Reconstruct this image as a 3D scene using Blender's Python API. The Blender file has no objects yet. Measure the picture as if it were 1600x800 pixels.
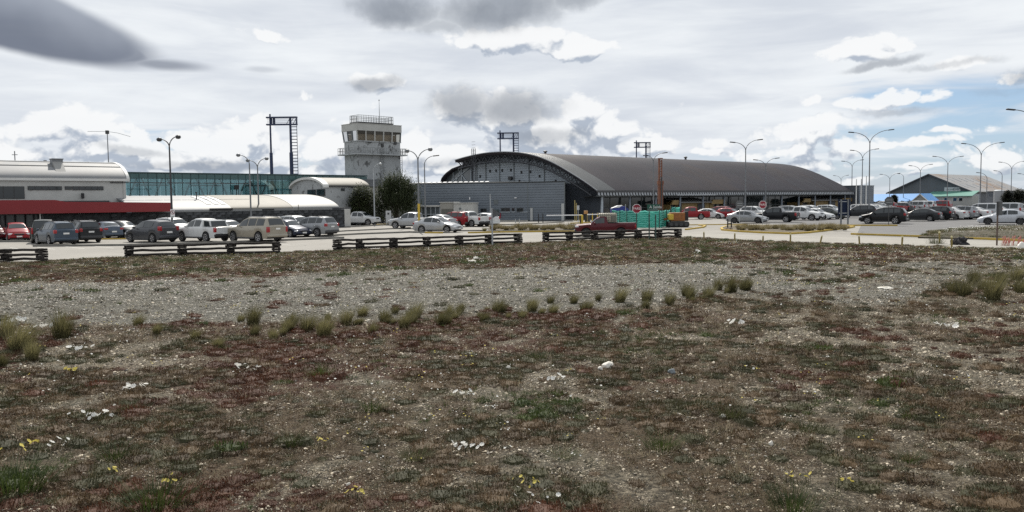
import bpy, bmesh, math, random
import numpy as np
from mathutils import Vector, Matrix, noise

random.seed(7)
rng = np.random.default_rng(7)
scene = bpy.context.scene
COL = scene.collection
R = math.radians

# ------------------------------------------------------------------ camera
CAM_H = 2.75
F_PX = 1290.0
cam_data = bpy.data.cameras.new("camera")
cam = bpy.data.objects.new("camera", cam_data)
COL.objects.link(cam)
cam_data.sensor_width = 36.0
cam_data.lens = 36.0 * F_PX / 1600.0
cam_data.clip_start = 0.1
cam_data.clip_end = 8000.0
ROT = Matrix.Rotation(R(90.0 - 3.743), 3, 'X') @ Matrix.Rotation(R(-0.70), 3, 'Z')
cam.location = (0, 0, CAM_H)
cam.rotation_euler = ROT.to_euler()
scene.camera = cam
CAM = Vector((0, 0, CAM_H))

# ------------------------------------------------------------------ world / sun / exposure
SUN_AZ, SUN_EL = R(-9.0), R(47.0)          # azimuth measured from +Y towards +X
scene.view_settings.view_transform = 'Standard'
scene.view_settings.look = 'None'
scene.view_settings.exposure = 0.0
scene.view_settings.gamma = 1.0
scene.view_settings.use_curve_mapping = False
scene.cycles.use_denoising = False
try:
    scene.cycles.denoising_prefilter = 'ACCURATE'
    scene.cycles.denoising_input_passes = 'RGB_ALBEDO_NORMAL'
except Exception:
    pass
scene.cycles.max_bounces = 5
scene.cycles.diffuse_bounces = 2
scene.cycles.glossy_bounces = 3
scene.cycles.transparent_max_bounces = 10

sun_data = bpy.data.lights.new("sun", 'SUN')
sun = bpy.data.objects.new("sun", sun_data)
COL.objects.link(sun)
sun_data.energy = 5.0
sun_data.angle = R(0.6)
sun_data.color = (1.0, 0.945, 0.855)
to_sun = Vector((math.sin(SUN_AZ) * math.cos(SUN_EL), math.cos(SUN_AZ) * math.cos(SUN_EL), math.sin(SUN_EL)))
sun.rotation_euler = to_sun.to_track_quat('Z', 'Y').to_euler()
sun.location = (0, 0, 60)


def ray(px, py):
    d = Vector(((px - 800.0) / F_PX, (400.0 - py) / F_PX, -1.0))
    return (ROT @ d)


def sky_ae(px, py):
    d = ray(px, py).normalized()
    return math.atan2(d.x, d.y), math.asin(d.z)


class Nodes:
    """small helper to write node maths"""
    def __init__(self, tree):
        self.t = tree

    def new(self, kind, **kw):
        n = self.t.nodes.new(kind)
        for k, v in kw.items():
            setattr(n, k, v)
        return n

    def put(self, sock, v):
        if isinstance(v, bpy.types.NodeSocket):
            self.t.links.new(v, sock)
        elif v is not None:
            sock.default_value = v

    def m(self, op, a, b=None, c=None, clamp=False):
        n = self.new('ShaderNodeMath', operation=op)
        n.use_clamp = clamp
        self.put(n.inputs[0], a)
        self.put(n.inputs[1], b)
        if c is not None:
            self.put(n.inputs[2], c)
        return n.outputs[0]

    def v(self, op, a, b=None):
        n = self.new('ShaderNodeVectorMath', operation=op)
        self.put(n.inputs[0], a)
        if b is not None:
            self.put(n.inputs[1], b)
        return n.outputs['Value'] if op in ('LENGTH', 'DOT_PRODUCT', 'DISTANCE') else n.outputs[0]

    def comb(self, x, y, z=0.0):
        n = self.new('ShaderNodeCombineXYZ')
        self.put(n.inputs[0], x); self.put(n.inputs[1], y); self.put(n.inputs[2], z)
        return n.outputs[0]

    def sep(self, v):
        n = self.new('ShaderNodeSeparateXYZ')
        self.put(n.inputs[0], v)
        return n.outputs

    def noise(self, vec, scale, detail=4.0, rough=0.5, dist=0.0, color=False):
        n = self.new('ShaderNodeTexNoise')
        n.noise_dimensions = '3D'
        self.put(n.inputs['Vector'], vec)
        n.inputs['Scale'].default_value = scale
        n.inputs['Detail'].default_value = detail
        n.inputs['Roughness'].default_value = rough
        n.inputs['Distortion'].default_value = dist
        return n.outputs['Color'] if color else n.outputs[0]

    def voro(self, vec, scale, detail=0.0, rough=0.5, feature='F1', out='Distance', rand=1.0):
        n = self.new('ShaderNodeTexVoronoi')
        n.feature = feature
        self.put(n.inputs['Vector'], vec)
        n.inputs['Scale'].default_value = scale
        if 'Detail' in n.inputs:
            n.inputs['Detail'].default_value = detail
            n.inputs['Roughness'].default_value = rough
        n.inputs['Randomness'].default_value = rand
        return n.outputs[out]

    def step(self, x, a, b, lo=0.0, hi=1.0):
        n = self.new('ShaderNodeMapRange', interpolation_type='SMOOTHSTEP')
        self.put(n.inputs['Value'], x)
        n.inputs['From Min'].default_value = a
        n.inputs['From Max'].default_value = b
        n.inputs['To Min'].default_value = lo
        n.inputs['To Max'].default_value = hi
        return n.outputs[0]

    def mix(self, f, a, b, mode='MIX'):
        n = self.new('ShaderNodeMix', data_type='RGBA', blend_type=mode)
        n.clamp_factor = True
        def rgba(v):
            return v if isinstance(v, bpy.types.NodeSocket) else (v[0], v[1], v[2], 1.0)
        self.put(n.inputs[0], f)
        self.put(n.inputs[6], rgba(a)); self.put(n.inputs[7], rgba(b))
        return n.outputs[2]


# ---- the sky: Nishita blue, a high streaky veil, cumulus and lens clouds placed by azimuth / elevation
world = bpy.data.worlds.new("World")
scene.world = world
world.use_nodes = True
world.cycles.sampling_method = 'MANUAL'
world.cycles.sample_map_resolution = 512
wt = world.node_tree
wt.nodes.clear()
W = Nodes(wt)
STR = 0.10
geo = W.new('ShaderNodeTexCoord').outputs['Generated']
nrm = W.v('NORMALIZE', geo)
sx, sy, sz = W.sep(nrm)
az = W.m('ARCTAN2', sx, sy)
el = W.m('ARCSINE', sz)
sky = W.new('ShaderNodeTexSky', sky_type='NISHITA')
sky.sun_disc = False
sky.sun_elevation = SUN_EL
sky.sun_rotation = SUN_AZ
sky.altitude = 30
sky.air_density = 1.0
sky.dust_density = 0.6
sky.ozone_density = 1.6
blue = sky.outputs[0]
# view of the dome as a flat cloud ceiling, for streaks that shrink towards the horizon
flat_d = W.m('ADD', W.m('MAXIMUM', sz, 0.0), 0.09)
ceil = W.comb(W.m('DIVIDE', sx, flat_d), W.m('DIVIDE', sy, flat_d), 0.0)
ae = W.comb(az, el, 0.0)

CUMULUS = [  # px, py, half width px, half height px, strength
    (120, 192, 95, 34, 1.0), (60, 200, 60, 26, .8), (190, 235, 110, 40, .95), (30, 240, 70, 26, .8), (330, 232, 95, 52, 1.1), (375, 205, 48, 30, .9),
    (430, 240, 80, 40, .9), (250, 255, 120, 22, .9), (520, 232, 70, 34, .95), (560, 215, 40, 38, .7), (660, 235, 60, 40, 1.0),
    (587, 131, 46, 19, 1.0), (480, 157, 24, 9, .75), (720, 170, 62, 44, 1.15), (790, 185, 90, 55, 1.25), (860, 215, 110, 45, 1.2), (910, 180, 48, 44, 1.25),
    (950, 205, 50, 34, 1.1), (1010, 232, 75, 22, .9), (700, 245, 120, 26, .9), (1120, 222, 40, 10, .6),
    (1340, 84, 68, 24, 1.1), (1400, 75, 40, 16, .9), (1375, 66, 28, 14, .8), (1480, 100, 80, 10, .6), (1390, 163, 78, 18, 1.0), (1270, 160, 22, 10, .8),
    (1275, 205, 80, 28, 1.0), (1330, 222, 50, 24, .95), (1240, 232, 60, 16, .8), (1420, 225, 70, 7, .7), (1490, 210, 40, 5, .6), (1560, 250, 90, 26, .75), (1530, 205, 30, 8, .4),
    (800, 62, 150, 26, 1.1), (900, 75, 60, 24, 1.1), (430, 62, 42, 16, .55), (1590, 120, 40, 14, .7),
    (120, 268, 150, 13, .7), (420, 268, 120, 15, .8), (690, 262, 90, 15, .8), (1100, 238, 70, 8, .6), (1250, 256, 90, 13, .7), (1440, 262, 70, 8, .6), (1010, 215, 36, 12, .6), (1180, 240, 50, 10, .6), (1360, 278, 90, 9, .6),
]
DARK = [  # px, py, half width, half height, tilt deg (down to the right), strength
    (-62, -2, 250, 50, 14, 1.0), (120, 62, 100, 22, 12, .9), (252, 101, 60, 9, 2, .75), (412, 109, 26, 5, 0, .4),
    (620, 14, 85, 30, 4, 1.0), (780, 12, 115, 36, -4, 1.25), (900, -2, 66, 18, -6, .8), (690, 40, 70, 14, 0, .6),
    (587, 130, 42, 15, 0, .75), (715, 165, 60, 36, 0, .85), (800, 170, 80, 34, 0, .85), (850, 215, 80, 20, 0, .6), (1380, 96, 60, 8, -8, .75), (1480, 100, 80, 7, 0, .5), (1400, 173, 60, 7, 0, .5),
    (1595, 118, 40, 12, 0, .6), (1560, 138, 60, 9, 0, .35), (640, 255, 190, 10, 0, .45), (330, 258, 120, 9, 0, .6), (210, 237, 70, 8, 4, .5),
]


def field_group():
    g = bpy.data.node_groups.new("cumulus_field", 'ShaderNodeTree')
    g.interface.new_socket('ae', in_out='INPUT', socket_type='NodeSocketVector')
    g.interface.new_socket('field', in_out='OUTPUT', socket_type='NodeSocketFloat')
    G = Nodes(g)
    gi = G.new('NodeGroupInput'); go = G.new('NodeGroupOutput')
    p = gi.outputs[0]
    wob = G.noise(p, 9.0, 3.0, 0.55, color=True)
    wob = G.v('MULTIPLY', G.v('SUBTRACT', wob, (0.5, 0.5, 0.5)), (0.07, 0.035, 0.0))
    q = G.v('ADD', p, wob)
    best = None
    for (px, py, hw, hh, s) in CUMULUS:
        a, e = sky_ae(px, py)
        d = G.v('LENGTH', G.v('MULTIPLY', G.v('SUBTRACT', q, (a, e, 0)), (F_PX / hw * s ** .5 * .92, F_PX / hh * s ** .5 * .92, 0)))
        d = G.m('MULTIPLY_ADD', d, -2.1 * s, 2.1 * s)
        best = d if best is None else G.m('MAXIMUM', best, d)
    # other parts of the dome: scattered cumulus banks low over the whole horizon
    _, e_, _z = G.sep(p)
    band = G.m('SUBTRACT', 0.52, G.m('MULTIPLY', G.m('ABSOLUTE', G.m('SUBTRACT', e_, 0.05)), 9.0))
    band = G.m('ADD', band, G.m('MULTIPLY', G.m('SUBTRACT', G.noise(p, 5.5, 2.0), 0.55), 3.2))
    best = G.m('MAXIMUM', best, G.m('MINIMUM', band, 0.8))
    sq = G.v('MULTIPLY', q, (1.0, 1.35, 1.0))
    bil = G.voro(sq, 34.0, 3.0, 0.55)
    fine = G.noise(sq, 30.0, 7.0, 0.62)
    bump = G.m('ADD', G.m('MULTIPLY', G.m('SUBTRACT', 0.55, bil), 1.0), G.m('MULTIPLY', G.m('SUBTRACT', fine, 0.5), 1.5))
    G.put(go.inputs[0], G.m('ADD', G.m('ADD', best, 0.0), bump))
    return g


grp = field_group()


def field(vec):
    n = W.new('ShaderNodeGroup'); n.node_tree = grp
    W.put(n.inputs[0], vec)
    return n.outputs[0]


f0 = field(ae)
f1 = field(W.v('ADD', ae, (-0.004, 0.012, 0.0)))
f2 = field(W.v('ADD', ae, (-0.004, 0.034, 0.0)))
soft = W.noise(ae, 26.0, 5.0, 0.6)
# dark undersides and lens clouds
wob2 = W.v('MULTIPLY', W.v('SUBTRACT', W.noise(ae, 14.0, 5.0, 0.62, color=True), (.5, .5, .5)), (0.075, 0.03, 0))
aeq = W.v('ADD', ae, wob2)
wob3 = W.v('MULTIPLY', W.v('SUBTRACT', W.noise(ae, 7.0, 2.0, 0.5, color=True), (.5, .5, .5)), (0.05, 0.012, 0))
aes = W.v('ADD', W.v('MULTIPLY_ADD', wob3, (.5, .5, 0)) if False else W.v('ADD', ae, W.v('MULTIPLY', wob3, (.5, .6, 0))), W.v('MULTIPLY', wob2, (0.12, 0.10, 0)))
dark = None
lens = None
for i, (px, py, hw, hh, tilt, s) in enumerate(DARK):
    a, e = sky_ae(px, py)
    ct, st = math.cos(R(tilt)), math.sin(R(tilt))
    dv = W.v('SUBTRACT', aes if i < 4 else aeq, (a, e, 0))
    u_ = W.v('DOT_PRODUCT', dv, (ct * F_PX / hw, -st * F_PX / hw, 0))
    v_ = W.v('DOT_PRODUCT', dv, (st * F_PX / hh, ct * F_PX / hh, 0))
    if i == 0:
        lens_v = v_
    if i < 4:
        d = W.m('MULTIPLY', W.step(W.v('LENGTH', W.comb(u_, v_, 0)), 0.80 if i < 2 else 0.25, 1.04 if i < 2 else 1.3, 1.0, 0.0), min(s, 1.0))
        lens = d if lens is None else W.m('MAXIMUM', lens, d)
        continue
    d = W.m('MULTIPLY', W.step(W.v('LENGTH', W.comb(u_, v_, 0)), 0.25, 1.35, 1.0, 0.0), min(s, 1.0))
    dark = d if dark is None else W.m('MAXIMUM', dark, d)

# veil: open (blue) low on the right, closed elsewhere
streak = W.noise(W.v('MULTIPLY', ae, (2.2, 15.0, 1.0)), 2.2, 5.0, 0.55, 0.4)
streak2 = W.noise(ceil, 0.8, 6.0, 0.55, 0.6)
ga, ge = sky_ae(1490, 232)
gap = W.v('LENGTH', W.v('MULTIPLY', W.v('SUBTRACT', ae, (ga, ge, 0)), (4.6, 13.5, 0)))
gap = W.m('SUBTRACT', 1.02, gap)
ga2, ge2 = sky_ae(300, 235)
gap2 = W.m('SUBTRACT', 0.45, W.v('LENGTH', W.v('MULTIPLY', W.v('SUBTRACT', ae, (ga2, ge2, 0)), (3.2, 17.0, 0))))
gap = W.m('MAXIMUM', gap, gap2)
openness = W.m('ADD', gap, W.m('MULTIPLY', W.m('SUBTRACT', streak, 0.5), -3.4))
# a few thin openings elsewhere on the dome
openness = W.m('MAXIMUM', openness, W.m('MULTIPLY', W.m('SUBTRACT', streak2, 0.66), 3.0))
veil_mask = W.step(openness, 0.0, 0.85, 1.0, 0.10)
tone = W.m('ADD', W.m('MULTIPLY', streak, 0.55), W.m('MULTIPLY', streak2, 0.45))
k = 1.0 / STR
def rgb(r, g, b):
    return (r * k, g * k, b * k)
veil = W.mix(W.step(tone, 0.34, 0.66), rgb(.66, .705, .775), rgb(.88, .915, .945))
blue_lift = W.mix(0.5, blue, rgb(.25, .46, .78))
c = W.mix(veil_mask, blue_lift, veil)
# cumulus: lit from above and behind, shaded bodies
lit = W.m('ADD', W.m('MULTIPLY', W.m('SUBTRACT', f0, f1), 0.80), W.m('MULTIPLY', W.m('SUBTRACT', soft, 0.5), 1.1))
thin = W.step(f2, -0.1, 1.25, 0.36, -0.38)
lit = W.step(W.m('ADD', lit, thin), -0.42, 0.42)
ccol = W.mix(lit, rgb(.42, .48, .575), rgb(.95, .96, .965))
cmask = W.step(f0, 0.0, 0.50)
c = W.mix(W.m('MULTIPLY', cmask, 0.90), c, ccol)
dtex = W.noise(aeq, 20.0, 6.0, 0.6)
dcol = W.mix(dtex, rgb(.13, .155, .20), rgb(.40, .44, .50))
dm = W.m('MULTIPLY', dark, W.step(W.m('ADD', dtex, W.m('MULTIPLY', dark, 0.75)), 0.42, 0.95), clamp=True)
c = W.mix(W.m('MULTIPLY', dm, 0.86), c, dcol)
c = W.mix(W.m('MULTIPLY', lens, 0.9), c, W.mix(W.step(W.m('ADD', lens_v, W.m('MULTIPLY', W.m('SUBTRACT', W.noise(ae, 11.0, 3.0, 0.5), .5), 1.2)), -.5, 1.0), rgb(.13, .155, .215), rgb(.36, .40, .475)))
# below the horizon: plain dull ground tone
c = W.mix(W.step(el, -0.03, 0.0, 1.0, 0.0), c, rgb(.10, .10, .09))
bg = W.new('ShaderNodeBackground')
W.put(bg.inputs[0], c)
bg.inputs[1].default_value = STR
wo = W.new('ShaderNodeOutputWorld')
wt.links.new(bg.outputs[0], wo.inputs[0])


# ------------------------------------------------------------------ helpers
def gp(px, py, z=0.0):
    """where the line of sight through photo pixel meets height z"""
    d = ray(px, py)
    t = (z - CAM_H) / d.z
    return CAM + d * t


def at_depth(px, py, y):
    d = ray(px, py)
    return CAM + d * (y / d.y)


def proj(p):
    d = ROT.transposed() @ (Vector(p) - CAM)
    return 800 + F_PX * d.x / -d.z, 400 - F_PX * d.y / -d.z


def on_line(p0, p1, px, py):
    """point of the vertical plane through p0,p1 seen at the pixel -> (s along, z)"""
    d = ray(px, py)
    ex, ey = p1[0] - p0[0], p1[1] - p0[1]
    L = math.hypot(ex, ey)
    ex, ey = ex / L, ey / L
    # t*d.x - s*ex = p0x ; t*d.y - s*ey = p0y
    det = d.x * -ey + ex * d.y
    t = (p0[0] * -ey + ex * p0[1]) / det
    s = (d.x * p0[1] - d.y * p0[0]) / det
    return s, CAM_H + d.z * t


UA = R(42.3)
U = Vector((math.cos(UA), math.sin(UA), 0))
V = Vector((-math.sin(UA), math.cos(UA), 0))


class MB:
    """collects shapes into one mesh"""
    def __init__(self, M=None):
        self.v, self.f, self.M = [], [], M or Matrix.Identity(4)

    def add(self, verts, faces):
        o = len(self.v)
        self.v += [tuple(self.M @ Vector(p)) for p in verts]
        self.f += [tuple(i + o for i in f) for f in faces]
        return self

    def box(self, c, s, rot=None):
        x, y, z = s[0] / 2, s[1] / 2, s[2] / 2
        pts = [Vector(p) for p in ((-x, -y, -z), (x, -y, -z), (x, y, -z), (-x, y, -z), (-x, -y, z), (x, -y, z), (x, y, z), (-x, y, z))]
        if rot is not None:
            pts = [rot @ p for p in pts]
        pts = [p + Vector(c) for p in pts]
        return self.add(pts, [(3, 2, 1, 0), (4, 5, 6, 7), (0, 1, 5, 4), (1, 2, 6, 5), (2, 3, 7, 6), (3, 0, 4, 7)])

    def b2(self, lo, hi):
        return self.box([(a + b) / 2 for a, b in zip(lo, hi)], [b - a for a, b in zip(lo, hi)])

    def bev(self, c, s, r, rot=None):
        """box with chamfered edges"""
        x, y, z = s[0] / 2, s[1] / 2, s[2] / 2
        bm = bmesh.new()
        bmesh.ops.create_cube(bm, size=1.0)
        for v in bm.verts:
            v.co = Vector((v.co.x * s[0], v.co.y * s[1], v.co.z * s[2]))
        bmesh.ops.bevel(bm, geom=list(bm.edges), offset=r, segments=2, affect='EDGES', profile=0.5)
        bm.verts.index_update()
        vs = [((rot @ v.co) if rot is not None else v.co) + Vector(c) for v in bm.verts]
        fs = [[v.index for v in f.verts] for f in bm.faces]
        bm.free()
        return self.add(vs, fs)

    def prism(self, poly, axis, a, b):
        """poly: 2D points; extruded along axis ('x','y','z') from a to b"""
        n = len(poly)
        def P(p, t):
            return {'x': (t, p[0], p[1]), 'y': (p[0], t, p[1]), 'z': (p[0], p[1], t)}[axis]
        vs = [P(p, a) for p in poly] + [P(p, b) for p in poly]
        fs = [tuple(range(n))[::-1], tuple(range(n, 2 * n))] + [(i, (i + 1) % n, n + (i + 1) % n, n + i) for i in range(n)]
        return self.add(vs, fs)

    def tube(self, pts, r, n=8, caps=True):
        pts = [Vector(p) for p in pts]
        rs = r if isinstance(r, (list, tuple)) else [r] * len(pts)
        vs, fs = [], []
        for i, p in enumerate(pts):
            t = (pts[min(i + 1, len(pts) - 1)] - pts[max(i - 1, 0)])
            t = t.normalized() if t.length > 1e-9 else Vector((0, 0, 1))
            a = Vector((0, 0, 1)) if abs(t.z) < 0.9 else Vector((1, 0, 0))
            e1 = t.cross(a).normalized(); e2 = t.cross(e1)
            for j in range(n):
                an = 2 * math.pi * j / n
                vs.append(p + (e1 * math.cos(an) + e2 * math.sin(an)) * rs[i])
        for i in range(len(pts) - 1):
            for j in range(n):
                fs.append((i * n + j, i * n + (j + 1) % n, (i + 1) * n + (j + 1) % n, (i + 1) * n + j))
        if caps:
            fs.append(tuple(range(n))[::-1]); fs.append(tuple(range((len(pts) - 1) * n, len(pts) * n)))
        return self.add(vs, fs)

    def bar(self, a, b, w, h=None):
        h = h or w
        a, b = Vector(a), Vector(b)
        d = b - a
        q = d.to_track_quat('X', 'Z').to_matrix()
        return self.box((a + b) / 2, (d.length, w, h), q)

    def lathe(self, prof, n=16, axis='z', c=(0, 0, 0)):
        vs, fs = [], []
        for (r, h) in prof:
            for j in range(n):
                a = 2 * math.pi * j / n
                x, y = r * math.cos(a), r * math.sin(a)
                p = {'z': (x, y, h), 'y': (x, h, y), 'x': (h, x, y)}[axis]
                vs.append((p[0] + c[0], p[1] + c[1], p[2] + c[2]))
        for i in range(len(prof) - 1):
            for j in range(n):
                fs.append((i * n + j, i * n + (j + 1) % n, (i + 1) * n + (j + 1) % n, (i + 1) * n + j))
        fs.append(tuple(range(n))[::-1]); fs.append(tuple(range((len(prof) - 1) * n, len(prof) * n)))
        return self.add(vs, fs)

    def grid(self, fn, nu, nv):
        vs = [fn(i / nu, j / nv) for i in range(nu + 1) for j in range(nv + 1)]
        fs = [(i * (nv + 1) + j, (i + 1) * (nv + 1) + j, (i + 1) * (nv + 1) + j + 1, i * (nv + 1) + j + 1) for i in range(nu) for j in range(nv)]
        return self.add(vs, fs)

    def mesh(self, name, smooth=None):
        me = bpy.data.meshes.new(name)
        me.from_pydata(self.v, [], self.f)
        me.update()
        if smooth is not None:
            me.shade_smooth()
            me.set_sharp_from_angle(angle=R(smooth))
        return me

    def build(self, name, mat, parent=None, smooth=None, fix=True):
        me = self.mesh(name, smooth)
        if fix:
            bm = bmesh.new(); bm.from_mesh(me)
            bmesh.ops.recalc_face_normals(bm, faces=list(bm.faces))
            bm.to_mesh(me); bm.free()
            if smooth is not None:
                me.set_sharp_from_angle(angle=R(smooth))
        return link(name, me, mat, parent)


def link(name, me, mat=None, parent=None):
    o = bpy.data.objects.new(name, me)
    if mat is not None:
        if len(me.materials) == 0:
            me.materials.append(mat)
        elif me.materials[0] is not mat:
            o.material_slots[0].link = 'OBJECT'
            o.material_slots[0].material = mat
    if parent is not None:
        o.parent = parent
    COL.objects.link(o)
    return o


def thing(name, label, cat, loc=(0, 0, 0), rotz=0.0, group=None):
    o = bpy.data.objects.new(name, None)
    o.empty_display_size = 0.2
    o.location = loc
    o.rotation_euler = (0, 0, rotz)
    COL.objects.link(o)
    tag(o, label, cat, group)
    return o


def tag(o, label, cat, group=None):
    o['label'] = label
    o['category'] = cat
    if group:
        o['group'] = group
    return o


def kind(o, k):
    o['kind'] = k
    return o


def copy_tree(o, parent=None):
    c = o.copy()
    if parent is not None:
        c.parent = parent
    COL.objects.link(c)
    for ch in list(o.children):
        copy_tree(ch, c)
    return c


# ------------------------------------------------------------------ materials
MATS = {}


def mat(name, color, rough=0.6, metal=0.0, spec=0.5, vary=0.12, scale=3.0, bump=0.0, bscale=40.0, coat=0.0, obj_rand=0.0, stain=None, coords='Object', stretch=None):
    if name in MATS:
        return MATS[name]
    m = bpy.data.materials.new(name)
    m.use_nodes = True
    nt = m.node_tree
    b = nt.nodes['Principled BSDF']
    N = Nodes(nt)
    tc = N.new('ShaderNodeTexCoord').outputs[coords]
    if stretch:
        tc = N.v('MULTIPLY', tc, stretch)
    colr = (*color, 1.0)
    col = None
    if vary:
        f = N.noise(tc, scale, 6.0, 0.6)
        f = N.step(f, 0.25, 0.75)
        col = N.mix(f, [x * (1 - vary) for x in color], [min(1, x * (1 + vary)) for x in color])
    if stain:
        sc_, ss, amt, thr = stain
        f = N.noise(tc, ss, 8.0, 0.68)
        f = N.m('MULTIPLY', N.step(f, thr, thr + 0.10), amt)
        col = N.mix(f, col if col is not None else color, sc_)
    if obj_rand:
        oi = N.new('ShaderNodeObjectInfo').outputs['Random']
        hs = N.new('ShaderNodeHueSaturation')
        N.put(hs.inputs['Color'], col if col is not None else colr)
        N.put(hs.inputs['Value'], N.m('MULTIPLY_ADD', oi, 2 * obj_rand, 1 - obj_rand))
        col = hs.outputs[0]
    if col is None:
        b.inputs['Base Color'].default_value = colr
    else:
        nt.links.new(col, b.inputs['Base Color'])
    b.inputs['Roughness'].default_value = rough
    b.inputs['Metallic'].default_value = metal
    b.inputs['Specular IOR Level'].default_value = spec
    if coat:
        b.inputs['Coat Weight'].default_value = coat
        b.inputs['Coat Roughness'].default_value = 0.04
    if bump:
        bn = N.new('ShaderNodeBump')
        bn.inputs['Strength'].default_value = bump
        bn.inputs['Distance'].default_value = 0.02
        N.put(bn.inputs['Height'], N.noise(tc, bscale, 5.0, 0.6))
        nt.links.new(bn.outputs[0], b.inputs['Normal'])
    MATS[name] = m
    return m


M_white_wall = mat('weathered_white_paint', (.42, .42, .40), .8, stain=((.20, .18, .16), 1.6, .75, .62), vary=.1, scale=.8)
M_tower = mat('peeling_white_paint', (.36, .375, .38), .85, stain=((.07, .07, .07), 1.4, .9, .54), vary=.12, scale=.7, stretch=(1, 1, .7))
M_white_trim = mat('white_trim', (.58, .58, .56), .55, vary=.05)
M_stone = mat('dark_stone_wall', (.046, .049, .052), .9, vary=.5, scale=2.5, bump=.9, bscale=6, spec=.2)
M_red_fascia = mat('red_fascia', (.20, .014, .018), .6, vary=.06, scale=.6)
M_roof_white = mat('pale_metal_roof', (.185, .19, .195), .6, metal=.0, stain=((.25, .24, .22), .45, .6, .55), vary=.1, scale=.5)
M_roof_white2 = mat('white_metal_roof', (.25, .25, .24), .6, vary=.06, scale=.4, stain=((.4, .4, .37), .4, .5, .6))
M_roof_beige = mat('beige_metal_roof', (.165, .152, .124), .65, vary=.14, scale=.6)
M_dark_glass = mat('dark_glass', (.012, .016, .018), .06, spec=.6, vary=0)
M_black = mat('black_rubber', (.018, .018, .019), .75, vary=.2)
M_tyre = mat('tyre_rubber', (.014, .014, .015), .8, vary=.2)
M_rim = mat('alloy_rim', (.42, .42, .43), .35, metal=.6, vary=.1)
M_rim_dark = mat('dark_rim', (.07, .07, .07), .45, metal=.4, vary=.1)
M_trim = mat('grey_plastic_trim', (.045, .046, .048), .6, vary=.1)
M_steel = mat('galvanised_steel', (.36, .38, .39), .5, metal=.4, vary=.12)
M_lamp_grey = mat('painted_lamp_steel', (.16, .17, .18), .5, metal=.2, vary=.1)
M_lamp_head = mat('lamp_head_dark', (.035, .036, .04), .5, vary=.1)
M_navy = mat('navy_steel', (.018, .03, .075), .5, metal=.2, vary=.1)
M_concrete = mat('concrete', (.40, .38, .34), .9, vary=.1, scale=1.2, bump=.2)
M_kerb_grey = mat('kerb_grey', (.17, .165, .15), .9, vary=.2, scale=1.5)
M_kerb_yellow = mat('kerb_yellow', (.42, .29, .045), .8, stain=((.2, .18, .13), 2.0, .7, .55), vary=.15, scale=2)
M_yellow = mat('yellow_paint', (.52, .36, .04), .6, stain=((.25, .2, .1), 5.0, .6, .6), vary=.1)
M_wood = mat('weathered_dark_timber', (.035, .031, .028), .9, vary=.35, scale=4, bump=.7, bscale=25, obj_rand=.25, spec=.2)
M_plate = mat('number_plate', (.7, .7, .68), .5, vary=0)
M_head = mat('headlamp_glass', (.62, .64, .66), .12, spec=.8, vary=0)
M_tail = mat('taillamp_red', (.30, .008, .012), .2, spec=.6, vary=0)
M_car_glass = mat('tinted_car_glass', (.018, .024, .027), .05, spec=.7, vary=0)

# ------------------------------------------------------------------ terrain shape
EDGE_PX = [(-900, 452), (-300, 425), (0, 411.5), (130, 404.5), (200, 400.5), (440, 394.5), (520, 390.5), (640, 386), (810, 379), (960, 373), (1070, 370), (1180, 376), (1300, 379.5), (1450, 384), (1600, 388), (1900, 396), (2600, 420)]
EDGE = [gp(*p) for p in EDGE_PX]
EX = np.array([p.x for p in EDGE]); EY = np.array([p.y for p in EDGE])
FIELD_Z = 1.05


def vnoise(x, y, seed=0):
    """vectorised value noise, -1..1"""
    xi, yi = np.floor(x).astype(np.int64), np.floor(y).astype(np.int64)
    xf, yf = x - xi, y - yi
    xf = xf * xf * (3 - 2 * xf); yf = yf * yf * (3 - 2 * yf)
    def h(a, b):
        n = (a * 374761393 + b * 668265263 + seed * 974711) & 0x7fffffff
        n = ((n ^ (n >> 13)) * 1274126177) & 0x7fffffff
        return ((n ^ (n >> 16)) & 0xffff) / 32767.5 - 1.0
    return (h(xi, yi) * (1 - xf) + h(xi + 1, yi) * xf) * (1 - yf) + (h(xi, yi + 1) * (1 - xf) + h(xi + 1, yi + 1) * xf) * yf


def fbm(x, y, oct=4, seed=0):
    s, a, t = 0, 1.0, 0
    for o in range(oct):
        s = s + a * vnoise(x * 2 ** o + 17.3 * o, y * 2 ** o + 9.1 * o, seed + o)
        t += a; a *= 0.55
    return s / t


def tz(x, y, rough=True):
    x = np.asarray(x, float); y = np.asarray(y, float)
    ye = np.interp(x, EX, EY)
    t = y / ye
    q = np.clip((t - 0.24) / 0.75, 0, 1)
    z = FIELD_Z * (1 - q) ** 1.08
    z = z * (1 + 0.0 * q)
    n = 0.055 * fbm(x * 0.45, y * 0.45, 3, 3) + 0.030 * fbm(x * 2.2, y * 2.2, 3, 11)
    z = z + n * np.clip((0.995 - t) * 9, 0.15, 1)
    return np.where(t > 1.0, -0.10 - (t - 1.0) * 2, z)


def tzs(x, y):
    return float(tz(np.array([x]), np.array([y]))[0])


def fp(px, py):
    """point of the field surface seen at a photo pixel"""
    z = 0.8
    for _ in range(12):
        p = gp(px, py, z)
        z = 0.5 * z + 0.5 * max(tzs(p.x, p.y), 0.0)
    p = gp(px, py, z)
    return Vector((p.x, p.y, tzs(p.x, p.y)))


LO = np.array([(-400, 520), (0, 516), (300, 514), (600, 506), (800, 492), (1000, 478), (1130, 466), (1250, 480), (1400, 476), (1480, 440), (1600, 424), (2000, 420)], float)
HI = np.array([(-400, 445), (0, 441), (300, 434), (600, 423), (900, 413), (1200, 410), (1450, 409), (1600, 403), (2000, 401)], float)
RT = np.array(ROT.transposed())


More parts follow.
